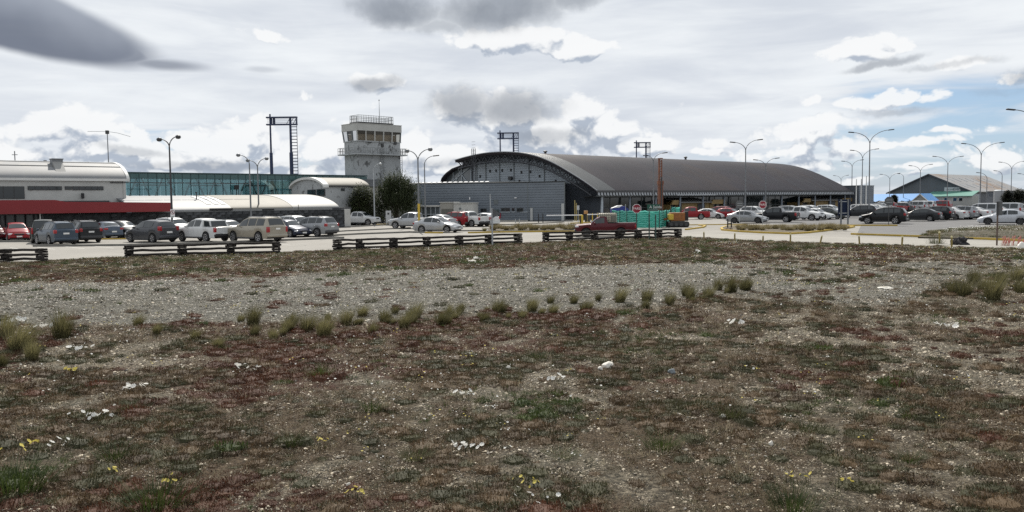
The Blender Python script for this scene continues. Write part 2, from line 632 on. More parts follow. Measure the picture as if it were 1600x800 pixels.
def cover(x, y):
    """ground cover masks on the field: strip of bare gravel, red sorrel, green patches, plant density"""
    z = tz(x, y)
    P = np.stack([x, y, z - CAM_H]); D = RT @ P
    dz = np.minimum(D[2], -0.5)
    px = 800 + F_PX * D[0] / -dz; py = 400 - F_PX * D[1] / -dz
    n1 = fbm(x * 0.30, y * 0.22, 4, 21); n2 = fbm(x * 0.9, y * 0.8, 4, 31); n3 = fbm(x * 2.6, y * 2.6, 3, 41)
    lo = np.interp(px, LO[:, 0], LO[:, 1]) + 20 * n1 + 14 * n2
    hi = np.interp(px, HI[:, 0], HI[:, 1]) + 6 * n1 + 5 * n2
    s = np.clip((lo - py) / 16 + 0.5, 0, 1) * np.clip((py - hi) / 8 + 0.5, 0, 1)
    s = np.where(y < 6, 0, s)
    right = np.clip((px - 1050) / 220, 0, 1)
    s = s * (1 - 0.55 * right * np.clip(0.6 + n2 * 1.6, 0, 1))
    # bare gravel spots in the planted ground
    bare = np.clip((fbm(x * 1.3, y * 1.0, 4, 51) * .8 + 0.6 * n3 + 0.02) * 2.2, 0, 1) * 0.66
    bare = np.maximum(bare, np.clip((right * 0.7 + n2 + .5 * n3 - 0.35), 0, 0.65))
    g = np.maximum(s, bare)
    red = np.clip((fbm(x * 0.42 + 40, y * 0.5, 4, 61) + 0.45 * n2 + 0.02) * 2.6, 0, 1)
    green = np.clip((fbm(x * 0.65 - 20, y * 0.6, 4, 71) + 0.3 * n3 - 0.17) * 3.6, 0, 1)
    return s, g, red, green, n3


def ground_material():
    m = bpy.data.materials.new('stony_ground')
    m.use_nodes = True
    nt = m.node_tree; N = Nodes(nt); b = nt.nodes['Principled BSDF']
    att = N.new('ShaderNodeAttribute'); att.attribute_name = 'cover'
    s, red, green = N.sep(att.outputs['Color'])
    bare = att.outputs['Alpha']
    pos = N.new('ShaderNodeTexCoord').outputs['Object']
    v1 = N.new('ShaderNodeTexVoronoi'); v1.inputs['Scale'].default_value = 30
    N.put(v1.inputs['Vector'], pos)
    cell = N.sep(v1.outputs['Color'])[0]
    v2 = N.new('ShaderNodeTexVoronoi'); v2.inputs['Scale'].default_value = 85
    N.put(v2.inputs['Vector'], pos)
    cell2 = N.sep(v2.outputs['Color'])[1]
    mixc = N.m('MULTIPLY_ADD', cell, 0.55, N.m('MULTIPLY', cell2, 0.45))
    peb = N.mix(N.step(mixc, 0.2, 0.85), N.mix(s, (.034, .028, .019), (.036, .034, .028)), N.mix(s, (.245, .208, .150), (.185, .176, .145)))
    peb = N.mix(N.step(N.noise(pos, 0.9, 4), .35, .7), peb, N.mix(0.5, peb, (.12, .112, .082)))
    fine = N.noise(pos, 45, 6, 0.7)
    mid = N.noise(pos, 5.0, 5, 0.65)
    soil = N.mix(N.step(fine, .3, .7), (.030, .021, .012), (.135, .098, .060))
    redc = N.mix(N.step(fine, .35, .7), (.040, .015, .009), (.092, .040, .024))
    grn = N.mix(N.step(fine, .35, .7), (.022, .027, .010), (.070, .072, .028))
    veg = N.mix(N.m('MULTIPLY', red, N.step(mid, .35, .6)), soil, redc)
    veg = N.mix(N.m('MULTIPLY', green, N.step(mid, .6, .4)), veg, grn)
    bb = N.m('ADD', N.m('MULTIPLY', bare, 1.0), N.m('MULTIPLY', N.m('SUBTRACT', fine, 0.5), 0.9))
    col = N.mix(N.step(bb, .18, .62), veg, peb)
    nt.links.new(col, b.inputs['Base Color'])
    b.inputs['Roughness'].default_value = 0.95
    b.inputs['Specular IOR Level'].default_value = 0.25
    bn = N.new('ShaderNodeBump'); bn.inputs['Strength'].default_value = 1.0; bn.inputs['Distance'].default_value = 0.03
    h = N.m('ADD', N.m('MULTIPLY', v1.outputs['Distance'], -0.6), N.m('MULTIPLY', fine, 1.2))
    N.put(bn.inputs['Height'], h)
    nt.links.new(bn.outputs[0], b.inputs['Normal'])
    return m


def build_field():
    xs = np.arange(-62, 62.01, 0.25); ys = np.arange(-14, 66.01, 0.25)
    X, Y = np.meshgrid(xs, ys, indexing='ij')
    x, y = X.ravel(), Y.ravel()
    z = tz(x, y)
    t = y / np.interp(x, EX, EY)
    keep = (t < 1.02).reshape(X.shape)
    nx, ny = X.shape
    idx = np.arange(nx * ny).reshape(nx, ny)
    f = np.stack([idx[:-1, :-1], idx[1:, :-1], idx[1:, 1:], idx[:-1, 1:]], -1)
    k = keep[:-1, :-1] | keep[1:, 1:]
    f = f[k]
    used = np.unique(f); remap = np.full(nx * ny, -1); remap[used] = np.arange(len(used))
    co = np.stack([x, y, z], -1)[used]
    me = bpy.data.meshes.new('field')
    me.vertices.add(len(co)); me.vertices.foreach_set('co', co.ravel().astype(np.float32))
    f = remap[f]
    me.loops.add(f.size); me.loops.foreach_set('vertex_index', f.ravel().astype(np.int32))
    me.polygons.add(len(f)); me.polygons.foreach_set('loop_start', (np.arange(len(f)) * 4).astype(np.int32))
    me.polygons.foreach_set('loop_total', np.full(len(f), 4, np.int32))
    me.update(calc_edges=True); me.shade_smooth()
    s, g, red, green, _ = cover(co[:, 0], co[:, 1])
    a = me.attributes.new('cover', 'FLOAT_COLOR', 'POINT')
    a.data.foreach_set('color', np.stack([s, red, green, g], -1).ravel().astype(np.float32))
    o = link('field', me, ground_material())
    kind(o, 'structure')
    return o


build_field()

M_plain = mat('dry_plain', (.13, .115, .08), .95, vary=.25, scale=.02)
mb = MB(); mb.box((0, 900, -0.60), (7000, 7000, 1.0))
kind(mb.build('ground', M_plain), 'structure')

M_road = mat('pale_concrete_paving', (.245, .231, .206), .9, vary=.10, scale=.18, stain=((.25, .235, .2), .5, .45, .56), bump=.15)
M_asph = mat('grey_asphalt', (.125, .123, .122), .9, vary=.12, scale=.25, stain=((.12, .117, .115), .3, .5, .52), bump=.2)
def cracks(m, sc, width, amt):
    nt = m.node_tree; N = Nodes(nt); b = nt.nodes['Principled BSDF']
    pos = N.new('ShaderNodeTexCoord').outputs['Object']
    q = N.v('ADD', pos, N.v('MULTIPLY', N.noise(pos, .8, 3, color=True), (1.2, 1.2, 0)))
    e = N.voro(q, sc, feature='DISTANCE_TO_EDGE')
    f = N.m('MULTIPLY', N.step(e, 0.0, width, 1.0, 0.0), N.m('MULTIPLY', N.step(N.noise(pos, .12, 3), .42, .6), amt))
    spots = N.m('MULTIPLY', N.step(N.noise(pos, .55, 4, .6), .62, .74), .45)
    src = b.inputs['Base Color'].links[0].from_socket
    nt.links.new(N.mix(spots, N.mix(f, src, (.06, .058, .055)), (.085, .08, .075)), b.inputs['Base Color'])


cracks(M_road, .16, .012, .8); cracks(M_asph, .13, .012, .8)
mb = MB(); mb.b2((-150, 24, -0.35), (190, 230, 0.0))
kind(mb.build('car_park_paving', M_road), 'structure')
poly = [gp(1160, 349.5), gp(1345, 353), gp(1338, 368.0), gp(1555, 375.0), gp(1800, 378), Vector((160, 90, 0)), Vector((188, 228, 0)), Vector((60, 228, 0)), gp(1085, 334)]
mb = MB(); mb.prism([(p.x, p.y) for p in poly], 'z', -0.2, 0.006)
kind(mb.build('asphalt_road', M_asph), 'structure')
# pavement in front of the yellow kerb on the right
M_walk = mat('footpath_concrete', (.275, .26, .23), .9, vary=.10, scale=.5, stain=((.28, .26, .22), 1, .4, .55))
pa = [gp(1050, 362.0), gp(1075, 365), gp(1338, 370.5), gp(1560, 377.5), gp(1700, 382)]
pb = [gp(1700, 398), gp(1560, 392), gp(1338, 388), gp(1075, 378), gp(1050, 374)]
mb = MB(); mb.prism([(p.x, p.y) for p in pa + pb], 'z', -0.2, 0.012)
kind(mb.build('footpath', M_walk), 'structure')


def kerb(pxs, mat_, h=0.13, w=0.18, name='kerb', z0=0.0):
    pts = [gp(*p) for p in pxs]
    mb = MB()
    for a, b in zip(pts, pts[1:]):
        d = (b - a); d.normalize()
        mb.bar(a + Vector((0, 0, h / 2 - .02 + z0)) - d * w * .5, b + Vector((0, 0, h / 2 - .02 + z0)) + d * w * .5, w, h + .04)
    return kind(mb.build(name, mat_), 'structure')


kerb([(1332, 366.8), (1440, 370.6), (1560, 375.5), (1620, 378)], M_kerb_yellow, name='yellow_kerb')
kerb([(55, 385.5), (120, 385), (205, 384), (330, 380.5), (440, 376.5), (535, 372.5)], M_kerb_grey, .14, .22)
kerb([(152, 374.5), (205, 374)], M_kerb_yellow, .1, .2, name='yellow_kerb')
kerb([(0, 378.5), (60, 378)], M_kerb_grey, .14, .22)
kerb([(272, 371.8), (330, 370)], M_kerb_grey, .14, .25)
kerb([(470, 366.5), (540, 361.5), (640, 356.8)], M_kerb_grey, .12, .22)
kerb([(500, 369.8), (560, 366.5), (640, 363.6), (700, 364.3)], M_kerb_grey, .14, .24)
kerb([(540, 355.5), (600, 352.2), (645, 350.6)], M_kerb_grey, .14, .25)
kerb([(590, 352.3), (622, 350.5), (645, 350)], M_kerb_yellow, .06, .25, name='yellow_kerb', z0=.12)
kerb([(666, 364.5), (690, 364.8)], M_kerb_yellow, .13, .2, name='yellow_kerb')
kerb([(733, 364.6), (780, 363.6), (850, 362.6), (905, 362.6)], M_kerb_yellow, .13, .2, name='yellow_kerb')
kerb([(700, 361.5), (780, 361.0)], M_kerb_grey, .12, .2)
kerb([(766, 352), (810, 351.2), (850, 349.2), (880, 347.5)], M_kerb_grey, .12, .2)
kerb([(1072, 359.5), (1098, 356.0), (1102, 353.6), (1092, 352.4)], M_kerb_yellow, .13, .2, name='yellow_kerb')
kerb([(1078, 352.0), (1165, 351.2)], M_kerb_yellow, .1, .2, name='yellow_kerb')
kerb([(1285, 352.8), (1400, 353.2)], M_kerb_yellow, .13, .25, name='yellow_kerb')
kerb([(893, 349.5), (930, 347.8), (960, 347.5)], M_kerb_yellow, .13, .25, name='yellow_kerb')


M_mark = mat('worn_white_marking', (.50, .49, .45), .8, vary=.2, scale=4)
for i in range(10):
    a_ = gp(40 + i * 46, 390.5 - i * .85); b_ = a_ + V * 4.6
    mb = MB(); mb.bar(a_ + Vector((0, 0, .002)), b_ + Vector((0, 0, .002)), .10, .006)
    kind(mb.build('bay_marking', M_mark), 'structure')


def island(name, pxs, h, soil, kerbmat, kname='yellow_kerb'):
    pts = [gp(*p) for p in pxs]
    c = sum(pts, Vector()) / len(pts)
    mb = MB()
    n = len(pts)
    ring = lambda f, z: [(c.x + (p.x - c.x) * f, c.y + (p.y - c.y) * f, z) for p in pts]
    vs = ring(.985, -.1) + ring(.985, .10) + ring(.75, .10 + h * .6) + ring(.35, .10 + h)
    fs = [(k * n + i, k * n + (i + 1) % n, (k + 1) * n + (i + 1) % n, (k + 1) * n + i) for k in range(3) for i in range(n)]
    fs.append(tuple(range(3 * n, 4 * n)))
    mb.add(vs, fs)
    kind(mb.build(name, soil), 'structure')
    if kerbmat:
        mk = MB()
        for a, b in zip(pts, pts[1:] + pts[:1]):
            d = (b - a).normalized()
            mk.bar(a + Vector((0, 0, .05)) - d * .05, b + Vector((0, 0, .05)) + d * .05, .2, .17)
        kind(mk.build(kname, kerbmat), 'structure')
    return pts, c


M_soil = mat('dry_planting_soil', (.10, .08, .05), .95, vary=.35, scale=3, bump=.8)
ISL1, ISL1c = island('planted_island', [(1129, 360.2), (1127, 357.5), (1135, 354.6), (1165, 353.6), (1240, 353.4), (1325, 354.0), (1334, 355.2), (1322, 357.6), (1290, 361.2), (1262, 364.6), (1235, 366), (1190, 364.6), (1150, 362.2)], .12, M_soil, M_kerb_yellow)
ISL2, ISL2c = island('planted_island', [(762, 362.6), (760, 358.8), (775, 355.2), (850, 353.0), (905, 352.8), (925, 356), (925, 361), (850, 361.6)], .12, M_soil, M_kerb_grey, 'kerb')
ISL3, ISL3c = island('grass_mound', [(1432, 372.4), (1452, 367.2), (1480, 362.2), (1530, 357.6), (1600, 354.2), (1720, 350), (1760, 372), (1640, 377), (1560, 374.6), (1500, 374.0)], .22, mat('mound_soil', (.055, .046, .026), .95, vary=.4, scale=1.5, bump=.8), None)

# ------------------------------------------------------------------ plants: prototypes + scatter
def leaf_mat(name, c1, c2, rough=.7, trans=.25, scale=1.5):
    m = bpy.data.materials.new(name); m.use_nodes = True
    nt = m.node_tree; N = Nodes(nt); b = nt.nodes['Principled BSDF']
    rnd = N.new('ShaderNodeObjectInfo').outputs['Random']
    g = N.new('ShaderNodeNewGeometry')
    isl = g.outputs['Random Per Island']
    f = N.m('MULTIPLY_ADD', rnd, .5, N.m('MULTIPLY', isl, .5))
    col = N.mix(f, c1, c2)
    nt.links.new(col, b.inputs['Base Color'])
    b.inputs['Roughness'].default_value = rough
    b.inputs['Specular IOR Level'].default_value = .25
    if trans:
        tr = N.new('ShaderNodeBsdfTranslucent'); nt.links.new(col, tr.inputs[0])
        mx = N.new('ShaderNodeMixShader'); mx.inputs[0].default_value = trans
        nt.links.new(b.outputs[0], mx.inputs[1]); nt.links.new(tr.outputs[0], mx.inputs[2])
        nt.links.new(mx.outputs[0], nt.nodes['Material Output'].inputs[0])
    return m


M_sorrel = leaf_mat('red_sorrel_leaf', (.034, .012, .006), (.118, .050, .026))
M_brown = leaf_mat('brown_heath_leaf', (.022, .014, .007), (.15, .10, .053))
M_olive = leaf_mat('olive_cushion_leaf', (.022, .024, .010), (.075, .070, .030))
M_green = leaf_mat('green_weed_leaf', (.022, .038, .010), (.075, .095, .025), trans=.35)
M_straw = leaf_mat('dry_straw', (.18, .145, .08), (.46, .40, .27), trans=.4)
M_tuss = leaf_mat('tussock_blade', (.045, .044, .018), (.215, .195, .092), trans=.42)
M_tuss2 = leaf_mat('green_tussock_blade', (.035, .042, .016), (.095, .10, .042), trans=.35)
M_gold = leaf_mat('golden_grass_blade', (.10, .082, .04), (.25, .21, .11), trans=.4)
M_petal = leaf_mat('white_petal', (.68, .68, .64), (.86, .85, .80), trans=.3)
M_ypetal = leaf_mat('yellow_petal', (.55, .45, .06), (.72, .62, .18), trans=.3)
M_peb = bpy.data.materials.new('pebble'); M_peb.use_nodes = True
_N = Nodes(M_peb.node_tree)
_r = _N.new('ShaderNodeObjectInfo').outputs['Random']
_c = _N.mix(_N.step(_r, .0, 1.0), (.044, .040, .031), (.25, .228, .178))
_c = _N.mix(_N.step(_r, .955, 1.0), _c, (.45, .41, .335))
M_peb.node_tree.links.new(_c, M_peb.node_tree.nodes['Principled BSDF'].inputs['Base Color'])
M_peb.node_tree.nodes['Principled BSDF'].inputs['Roughness'].default_value = .6
M_pebt = M_peb.copy(); M_pebt.name = 'tan_pebble'
_m = [n for n in M_pebt.node_tree.nodes if n.bl_idname == 'ShaderNodeMix'][0]
_m.inputs[6].default_value = (.044, .034, .022, 1); _m.inputs[7].default_value = (.43, .36, .255, 1)


def blade(mb, base, ang, lean, h, w, curve=0.5, seg=2, wind=(0.0, 0.0)):
    """one tapering, bent grass blade"""
    dx, dy = math.cos(ang), math.sin(ang)
    sx_, sy_ = -dy, dx
    pts = []
    for i in range(seg + 1):
        t = i / seg
        off = lean * h * (t * (1 - curve) + curve * t * t)
        z = h * t * (1 - 0.25 * curve * t * lean)
        pts.append((base[0] + dx * off + wind[0] * h * t * t, base[1] + dy * off + wind[1] * h * t * t, base[2] + z, w * (1 - t * .9)))
    vs, fs = [], []
    for i, (x, y, z, ww) in enumerate(pts):
        if i < seg:
            vs += [(x - sx_ * ww / 2, y - sy_ * ww / 2, z), (x + sx_ * ww / 2, y + sy_ * ww / 2, z)]
        else:
            vs += [(x, y, z)]
    for i in range(seg - 1):
        fs.append((2 * i, 2 * i + 1, 2 * i + 3, 2 * i + 2))
    fs.append((2 * seg - 2, 2 * seg - 1, 2 * seg))
    mb.add(vs, fs)


def leaf(mb, p, ang, tilt, l, w):
    d = Vector((math.cos(ang) * math.cos(tilt), math.sin(ang) * math.cos(tilt), math.sin(tilt)))
    s = Vector((-math.sin(ang), math.cos(ang), 0))
    p = Vector(p)
    mb.add([p, p + d * l * .5 + s * w / 2, p + d * l, p + d * l * .5 - s * w / 2], [(0, 1, 2, 3)])


def clump(n, rad, h, lw, ll, up=.5):
    mb = MB()
    for _ in range(n):
        r = rad * math.sqrt(random.random()); a = random.random() * 6.283
        z = h * random.random() * (1 - (r / rad) ** 2 * .7)
        leaf(mb, (r * math.cos(a), r * math.sin(a), z), random.random() * 6.283, random.uniform(-.1, 1.2) * up * 1.6, ll * random.uniform(.6, 1.3), lw * random.uniform(.6, 1.3))
    return mb


def wisp(n, h, w, spread=.04, lean=.8):
    mb = MB()
    for _ in range(n):
        a = random.random() * 6.283; r = spread * random.random()
        blade(mb, (r * math.cos(a), r * math.sin(a), -.01), a + random.uniform(-.6, .6), lean * random.random(), h * random.uniform(.5, 1.1), w, .6, 2, (.15, .0))
    return mb


def pebble(seed):
    bm = bmesh.new(); bmesh.ops.create_icosphere(bm, subdivisions=1, radius=.5)
    r_ = random.Random(seed)
    for v in bm.verts:
        v.co *= r_.uniform(.72, 1.12); v.co.z *= .58; v.co.x *= 1.18
    me = bpy.data.meshes.new('pebble'); bm.to_mesh(me); bm.free()
    me.shade_smooth(); me.set_sharp_from_angle(angle=R(50))
    return me


def flower(n, h, mat_h, petal_r, stems=True):
    """heads facing up on thin stems"""
    mb = MB()
    for _ in range(n):
        a = random.random() * 6.283; r = .12 * math.sqrt(random.random())
        x, y, hh = r * math.cos(a), r * math.sin(a), h * random.uniform(.6, 1.15)
        tl = Matrix.Rotation(random.uniform(-.75, .75), 3, 'X') @ Matrix.Rotation(random.uniform(-.75, .75), 3, 'Y')
        k = 7
        rr = petal_r * random.uniform(.7, 1.2)
        vs = [Vector((x, y, hh))] + [Vector((x, y, hh)) + tl @ Vector((math.cos(j / k * 6.283) * rr * (1 if j % 2 else .8), math.sin(j / k * 6.283) * rr, rr * .25)) for j in range(k)]
        mb.add(vs, [(0, 1 + j, 1 + (j + 1) % k) for j in range(k)])
    return mb


def proto(meshes, mats, cname):
    c = bpy.data.collections.new(cname)
    for i, (me, mt) in enumerate(zip(meshes, mats)):
        if len(me.materials) == 0:
            me.materials.append(mt)
        o = bpy.data.objects.new('%s_kind_%02d' % (cname, i), me)
        c.objects.link(o)
    return c


def scatter(name, coll, pts, rot, scl, idx, label=None):
    me = bpy.data.meshes.new(name)
    me.vertices.add(len(pts)); me.vertices.foreach_set('co', np.asarray(pts, np.float32).ravel())
    a = me.attributes.new('rot', 'FLOAT_VECTOR', 'POINT'); a.data.foreach_set('vector', np.asarray(rot, np.float32).ravel())
    a = me.attributes.new('scl', 'FLOAT', 'POINT'); a.data.foreach_set('value', np.asarray(scl, np.float32))
    a = me.attributes.new('idx', 'INT', 'POINT'); a.data.foreach_set('value', np.asarray(idx, np.int32))
    o = link(name, me)
    g = bpy.data.node_groups.new(name + '_nodes', 'GeometryNodeTree')
    g.interface.new_socket('Geometry', in_out='INPUT', socket_type='NodeSocketGeometry')
    g.interface.new_socket('Geometry', in_out='OUTPUT', socket_type='NodeSocketGeometry')
    n = g.nodes
    gi, go = n.new('NodeGroupInput'), n.new('NodeGroupOutput')
    ci = n.new('GeometryNodeCollectionInfo'); ci.inputs[0].default_value = coll
    ci.inputs['Separate Children'].default_value = True; ci.inputs['Reset Children'].default_value = True
    ip = n.new('GeometryNodeInstanceOnPoints'); ip.inputs['Pick Instance'].default_value = True
    def named(nm, t):
        x = n.new('GeometryNodeInputNamedAttribute'); x.data_type = t; x.inputs[0].default_value = nm
        return x.outputs[0]
    l = g.links.new
    l(gi.outputs[0], ip.inputs['Points']); l(ci.outputs[0], ip.inputs['Instance'])
    l(named('idx', 'INT'), ip.inputs['Instance Index'])
    e = n.new('FunctionNodeEulerToRotation'); l(named('rot', 'FLOAT_VECTOR'), e.inputs[0])
    l(e.outputs[0], ip.inputs['Rotation'])
    l(named('scl', 'FLOAT'), ip.inputs['Scale'])
    l(ip.outputs[0], go.inputs[0])
    md = o.modifiers.new('scatter', 'NODES'); md.node_group = g
    kind(o, 'stuff')
    if label:
        o['label'] = label
    return o


def wedge(n, d0, d1, p, half=R(48)):
    """random ground points ahead of the camera; density falls as distance**-p"""
    q = 2.0 - p
    u_ = rng.random(n)
    d = (d0 ** q + u_ * (d1 ** q - d0 ** q)) ** (1 / q)
    a = (rng.random(n) * 2 - 1) * half
    x, y = d * np.sin(a), d * np.cos(a)
    ok = y < np.interp(x, EX, EY) * 0.992
    return x[ok], y[ok], d[ok]


def place(x, y, tilt=.25):
    z = tz(x, y)
    n = len(x)
    rot = np.stack([(rng.random(n) - .5) * tilt, (rng.random(n) - .5) * tilt, rng.random(n) * 6.283], -1)
    return np.stack([x, y, z], -1), rot


random.seed(11)


def cushion(n, rad, h, l, w, spiky=.5, seed=0):
    """low lumpy mat of plants: a small uneven dome thick with leaves"""
    mb = MB()
    nr, na = 3, 10
    def hz(r, a):
        q = r / rad
        return h * (1 - q * q) * (.75 + .5 * noise.noise(Vector((math.cos(a) * q * 2, math.sin(a) * q * 2, seed * 3.1))))
    edge = [rad * (.8 + .35 * noise.noise(Vector((math.cos(k / na * 6.283) * 1.3, math.sin(k / na * 6.283) * 1.3, seed * 5.7)))) for k in range(na)]
    vs = [(0, 0, hz(0, 0) * .8)]
    for i in range(1, nr + 1):
        for k in range(na):
            a = k / na * 6.283; r = edge[k] * i / nr
            vs.append((r * math.cos(a), r * math.sin(a), hz(r, a) * .75 - (.035 if i == nr else 0)))
    fs = [(0, 1 + k, 1 + (k + 1) % na) for k in range(na)]
    for i in range(nr - 1):
        fs += [(1 + i * na + k, 1 + (i + 1) * na + k, 1 + (i + 1) * na + (k + 1) % na, 1 + i * na + (k + 1) % na) for k in range(na)]
    mb.add(vs, fs)
    for _ in range(n):
        a = random.random() * 6.283
        r = float(np.interp(a / 6.283 * na, range(na + 1), edge + edge[:1])) * math.sqrt(random.random()) * 1.04
        leaf(mb, (r * math.cos(a), r * math.sin(a), hz(r, a) * .7), random.random() * 6.283, random.uniform(-.1, 1.35) * (.5 + spiky), l * random.uniform(.6, 1.4), w * random.uniform(.6, 1.3))
    return mb.mesh('cushion')


mats_ = [M_sorrel] * 3 + [M_brown] * 3 + [M_olive] * 2 + [M_green] * 2
mats_d = proto([cushion(230, .13, .050, .020, .0075, .5, 1), cushion(260, .15, .065, .026, .006, .9, 2), cushion(200, .12, .04, .018, .008, .3, 3),
                cushion(230, .13, .050, .022, .0065, .7, 4), cushion(230, .15, .05, .028, .005, 1.0, 5), cushion(210, .12, .045, .018, .008, .4, 6),
                cushion(230, .14, .055, .022, .007, .6, 7), cushion(220, .13, .05, .026, .006, .9, 8),
                cushion(200, .15, .05, .034, .010, .5, 9), cushion(200, .13, .055, .030, .009, .8, 10)], mats_, 'plant_cushions')
plants = proto(
    [clump(30, .05, .022, .007, .020).mesh('a'), clump(36, .06, .028, .006, .022, .7).mesh('a'), wisp(16, .05, .003, .05, .9).mesh('a'),
     clump(34, .05, .024, .007, .020).mesh('b'), clump(36, .07, .030, .006, .024, .7).mesh('b'), wisp(18, .05, .003, .06, 1.1).mesh('b'),
     clump(36, .055, .024, .008, .020).mesh('c'), wisp(20, .055, .0035, .05, .9).mesh('c'),
     clump(32, .06, .032, .010, .032, .6).mesh('d'), wisp(24, .08, .0045, .05, .8).mesh('d'),
     wisp(9, .10, .0028, .03, 1.5).mesh('e'), wisp(8, .07, .003, .05, 2.2).mesh('e')],
    [M_sorrel] * 3 + [M_brown] * 3 + [M_olive] * 2 + [M_green] * 2 + [M_straw] * 2, 'ground_plants')


def kinds_of(n, red, green, straw):
    r1, r2 = rng.random(n), rng.random(n)
    pg = green * .62
    i_ = np.where(r1 < pg, rng.integers(8, 10, n), np.where(r1 < pg + (1 - pg) * red * .85, rng.integers(0, 3, n), np.where(r2 < .62, rng.integers(3, 6, n), rng.integers(6, 8, n))))
    return np.where(rng.random(n) < straw, rng.integers(10, 12, n), i_) if straw else i_


# mats of plants a hand or two across, each separate on the gravel
x, y, d = wedge(76000, 3.0, 62.0, 1.30)
s, g, red, green, n3 = cover(x, y)
keep = rng.random(len(x)) < np.clip(1.05 - 1.05 * np.clip(g * 1.25, 0, 1), .04, 1) * np.clip(.44 + .9 * fbm(x * 1.1 + 3, y * 1.1, 3, 77), .05, .9)
x, y, d, red, green = x[keep], y[keep], d[keep], red[keep], green[keep]
P, rot = place(x, y)
P[:, 2] -= .006
far = y / np.interp(x, EX, EY)
idx = np.where((far > .84) & (rng.random(len(x)) < .5), rng.choice([7, 5, 4, 6], len(x)), kinds_of(len(x), red, green, 0))
scatter('heath_ground_cover', mats_d, P, rot, (.35 + 1.0 * rng.random(len(x)) ** 1.6) * np.clip((d / 9.0) ** .35, .8, 1.7), idx, 'low red brown and olive plant mats over the stony field')
print('mats', len(x))
x, y, d = wedge(285000, 3.0, 62.0, 1.30)
s, g, red, green, n3 = cover(x, y)
keep = rng.random(len(x)) < np.clip(1.0 - 0.94 * np.clip(g * 1.2, 0, 1), .05, 1) * 0.60
x, y, d, red, green = x[keep], y[keep], d[keep], red[keep], green[keep]
far = y / np.interp(x, EX, EY)
idx = np.where((far > .80) & (rng.random(len(x)) < .5), rng.choice([7, 5, 9, 4, 10], len(x)), kinds_of(len(x), red, green, .20))
P, rot = place(x, y)
scatter('sparse_small_plants', plants, P, rot, rng.uniform(.5, 1.15, len(x)) * np.clip((d / 9.0) ** .5, .75, 2.1), idx, 'sprigs and dry stems between the plant mats')
print('plants', len(x))

pebbles = proto([pebble(i) for i in range(10)], [M_peb] * 5 + [M_pebt] * 5, 'pebbles')
x, y, d = wedge(560000, 3.0, 50.0, 1.5)
s, g, red, green, n3 = cover(x, y)
keep = rng.random(len(x)) < .66 + .34 * np.clip(g * 1.1, 0, 1)
x, y, d, s = x[keep], y[keep], d[keep], s[keep]
P, rot = place(x, y, 1.4)
scl = (0.008 + 0.007 * rng.random(len(x)) + 0.030 * rng.random(len(x)) ** 20) * np.clip((d / 7.0) ** .6, .8, 2.6)
scatter('gravel', pebbles, P, rot, scl, rng.integers(0, 5, len(x)) + 5 * (rng.random(len(x)) > s * .9), 'grey pebbles strewn over the field')
print('pebbles', len(x))

# scattered single flower heads
heads = proto([flower(3, .07, None, .011).mesh('w'), flower(2, .06, None, .012).mesh('w'), flower(3, .07, None, .010).mesh('y')], [M_petal, M_petal, M_ypetal], 'flower_heads')
x, y, d = wedge(5200, 3.6, 60, 1.1)
s, g, red, green, n3 = cover(x, y)
m_ = fbm(x * .35 + 9, y * .3, 3, 91) + .25 * rng.random(len(x)) > .12
x, y, d = x[m_], y[m_], d[m_]
P, rot = place(x, y)
scatter('wild_flowers', heads, P, rot, rng.uniform(.6, 1.2, len(x)) * np.clip((d / 10) ** .5, .8, 1.9), rng.choice([0, 1, 1, 2], len(x)), 'tiny white and yellow flowers dotted over the field')

# ---- individual tussocks
def tussock_mesh(n, h, w, spread, wind, lean=.55):
    mb = MB()
    for _ in range(n):
        a = random.random() * 6.283; r = spread * math.sqrt(random.random())
        blade(mb, (r * math.cos(a), r * math.sin(a), -.02), a + random.uniform(-.5, .5), lean * (.25 + r / spread) * random.uniform(.5, 1.1), h * (random.uniform(.45, 1.1) if random.random() > .08 else random.uniform(1.05, 1.25)), w * random.uniform(.6, 1.1), .55, 3, (wind * random.uniform(.6, 1.3), random.uniform(-.1, .1)))
    return mb.mesh('tussock')


random.seed(5)
TUS = [tussock_mesh(520, .34, .0062, .072, w_, .46) for w_ in (.24, .14, .32, .20)]
for me in TUS:
    me.materials.append(M_tuss)
TUSG = [tussock_mesh(300, .14, .0050, .10, .1, .9) for _ in range(3)]
for me in TUSG:
    me.materials.append(M_tuss2)


def tussock(px, py, wpx, label, group, meshes=TUS, name='tussock_grass', m=None):
    p = fp(px, py)
    o = link(name, random.choice(meshes))
    w_real = wpx / F_PX * (p - CAM).length
    s_ = w_real / (.36 if meshes is TUS else .30)
    o.scale = (s_, s_ * random.uniform(.9, 1.1), s_ * random.uniform(.72, 1.08))
    o.rotation_euler = (0, 0, random.uniform(-.6, .6))
    o.location = p - Vector((0, 0, .01))
    if m:
        o.material_slots[0].link = 'OBJECT'; o.material_slots[0].material = m
    return tag(o, label, 'tussock grass', group)


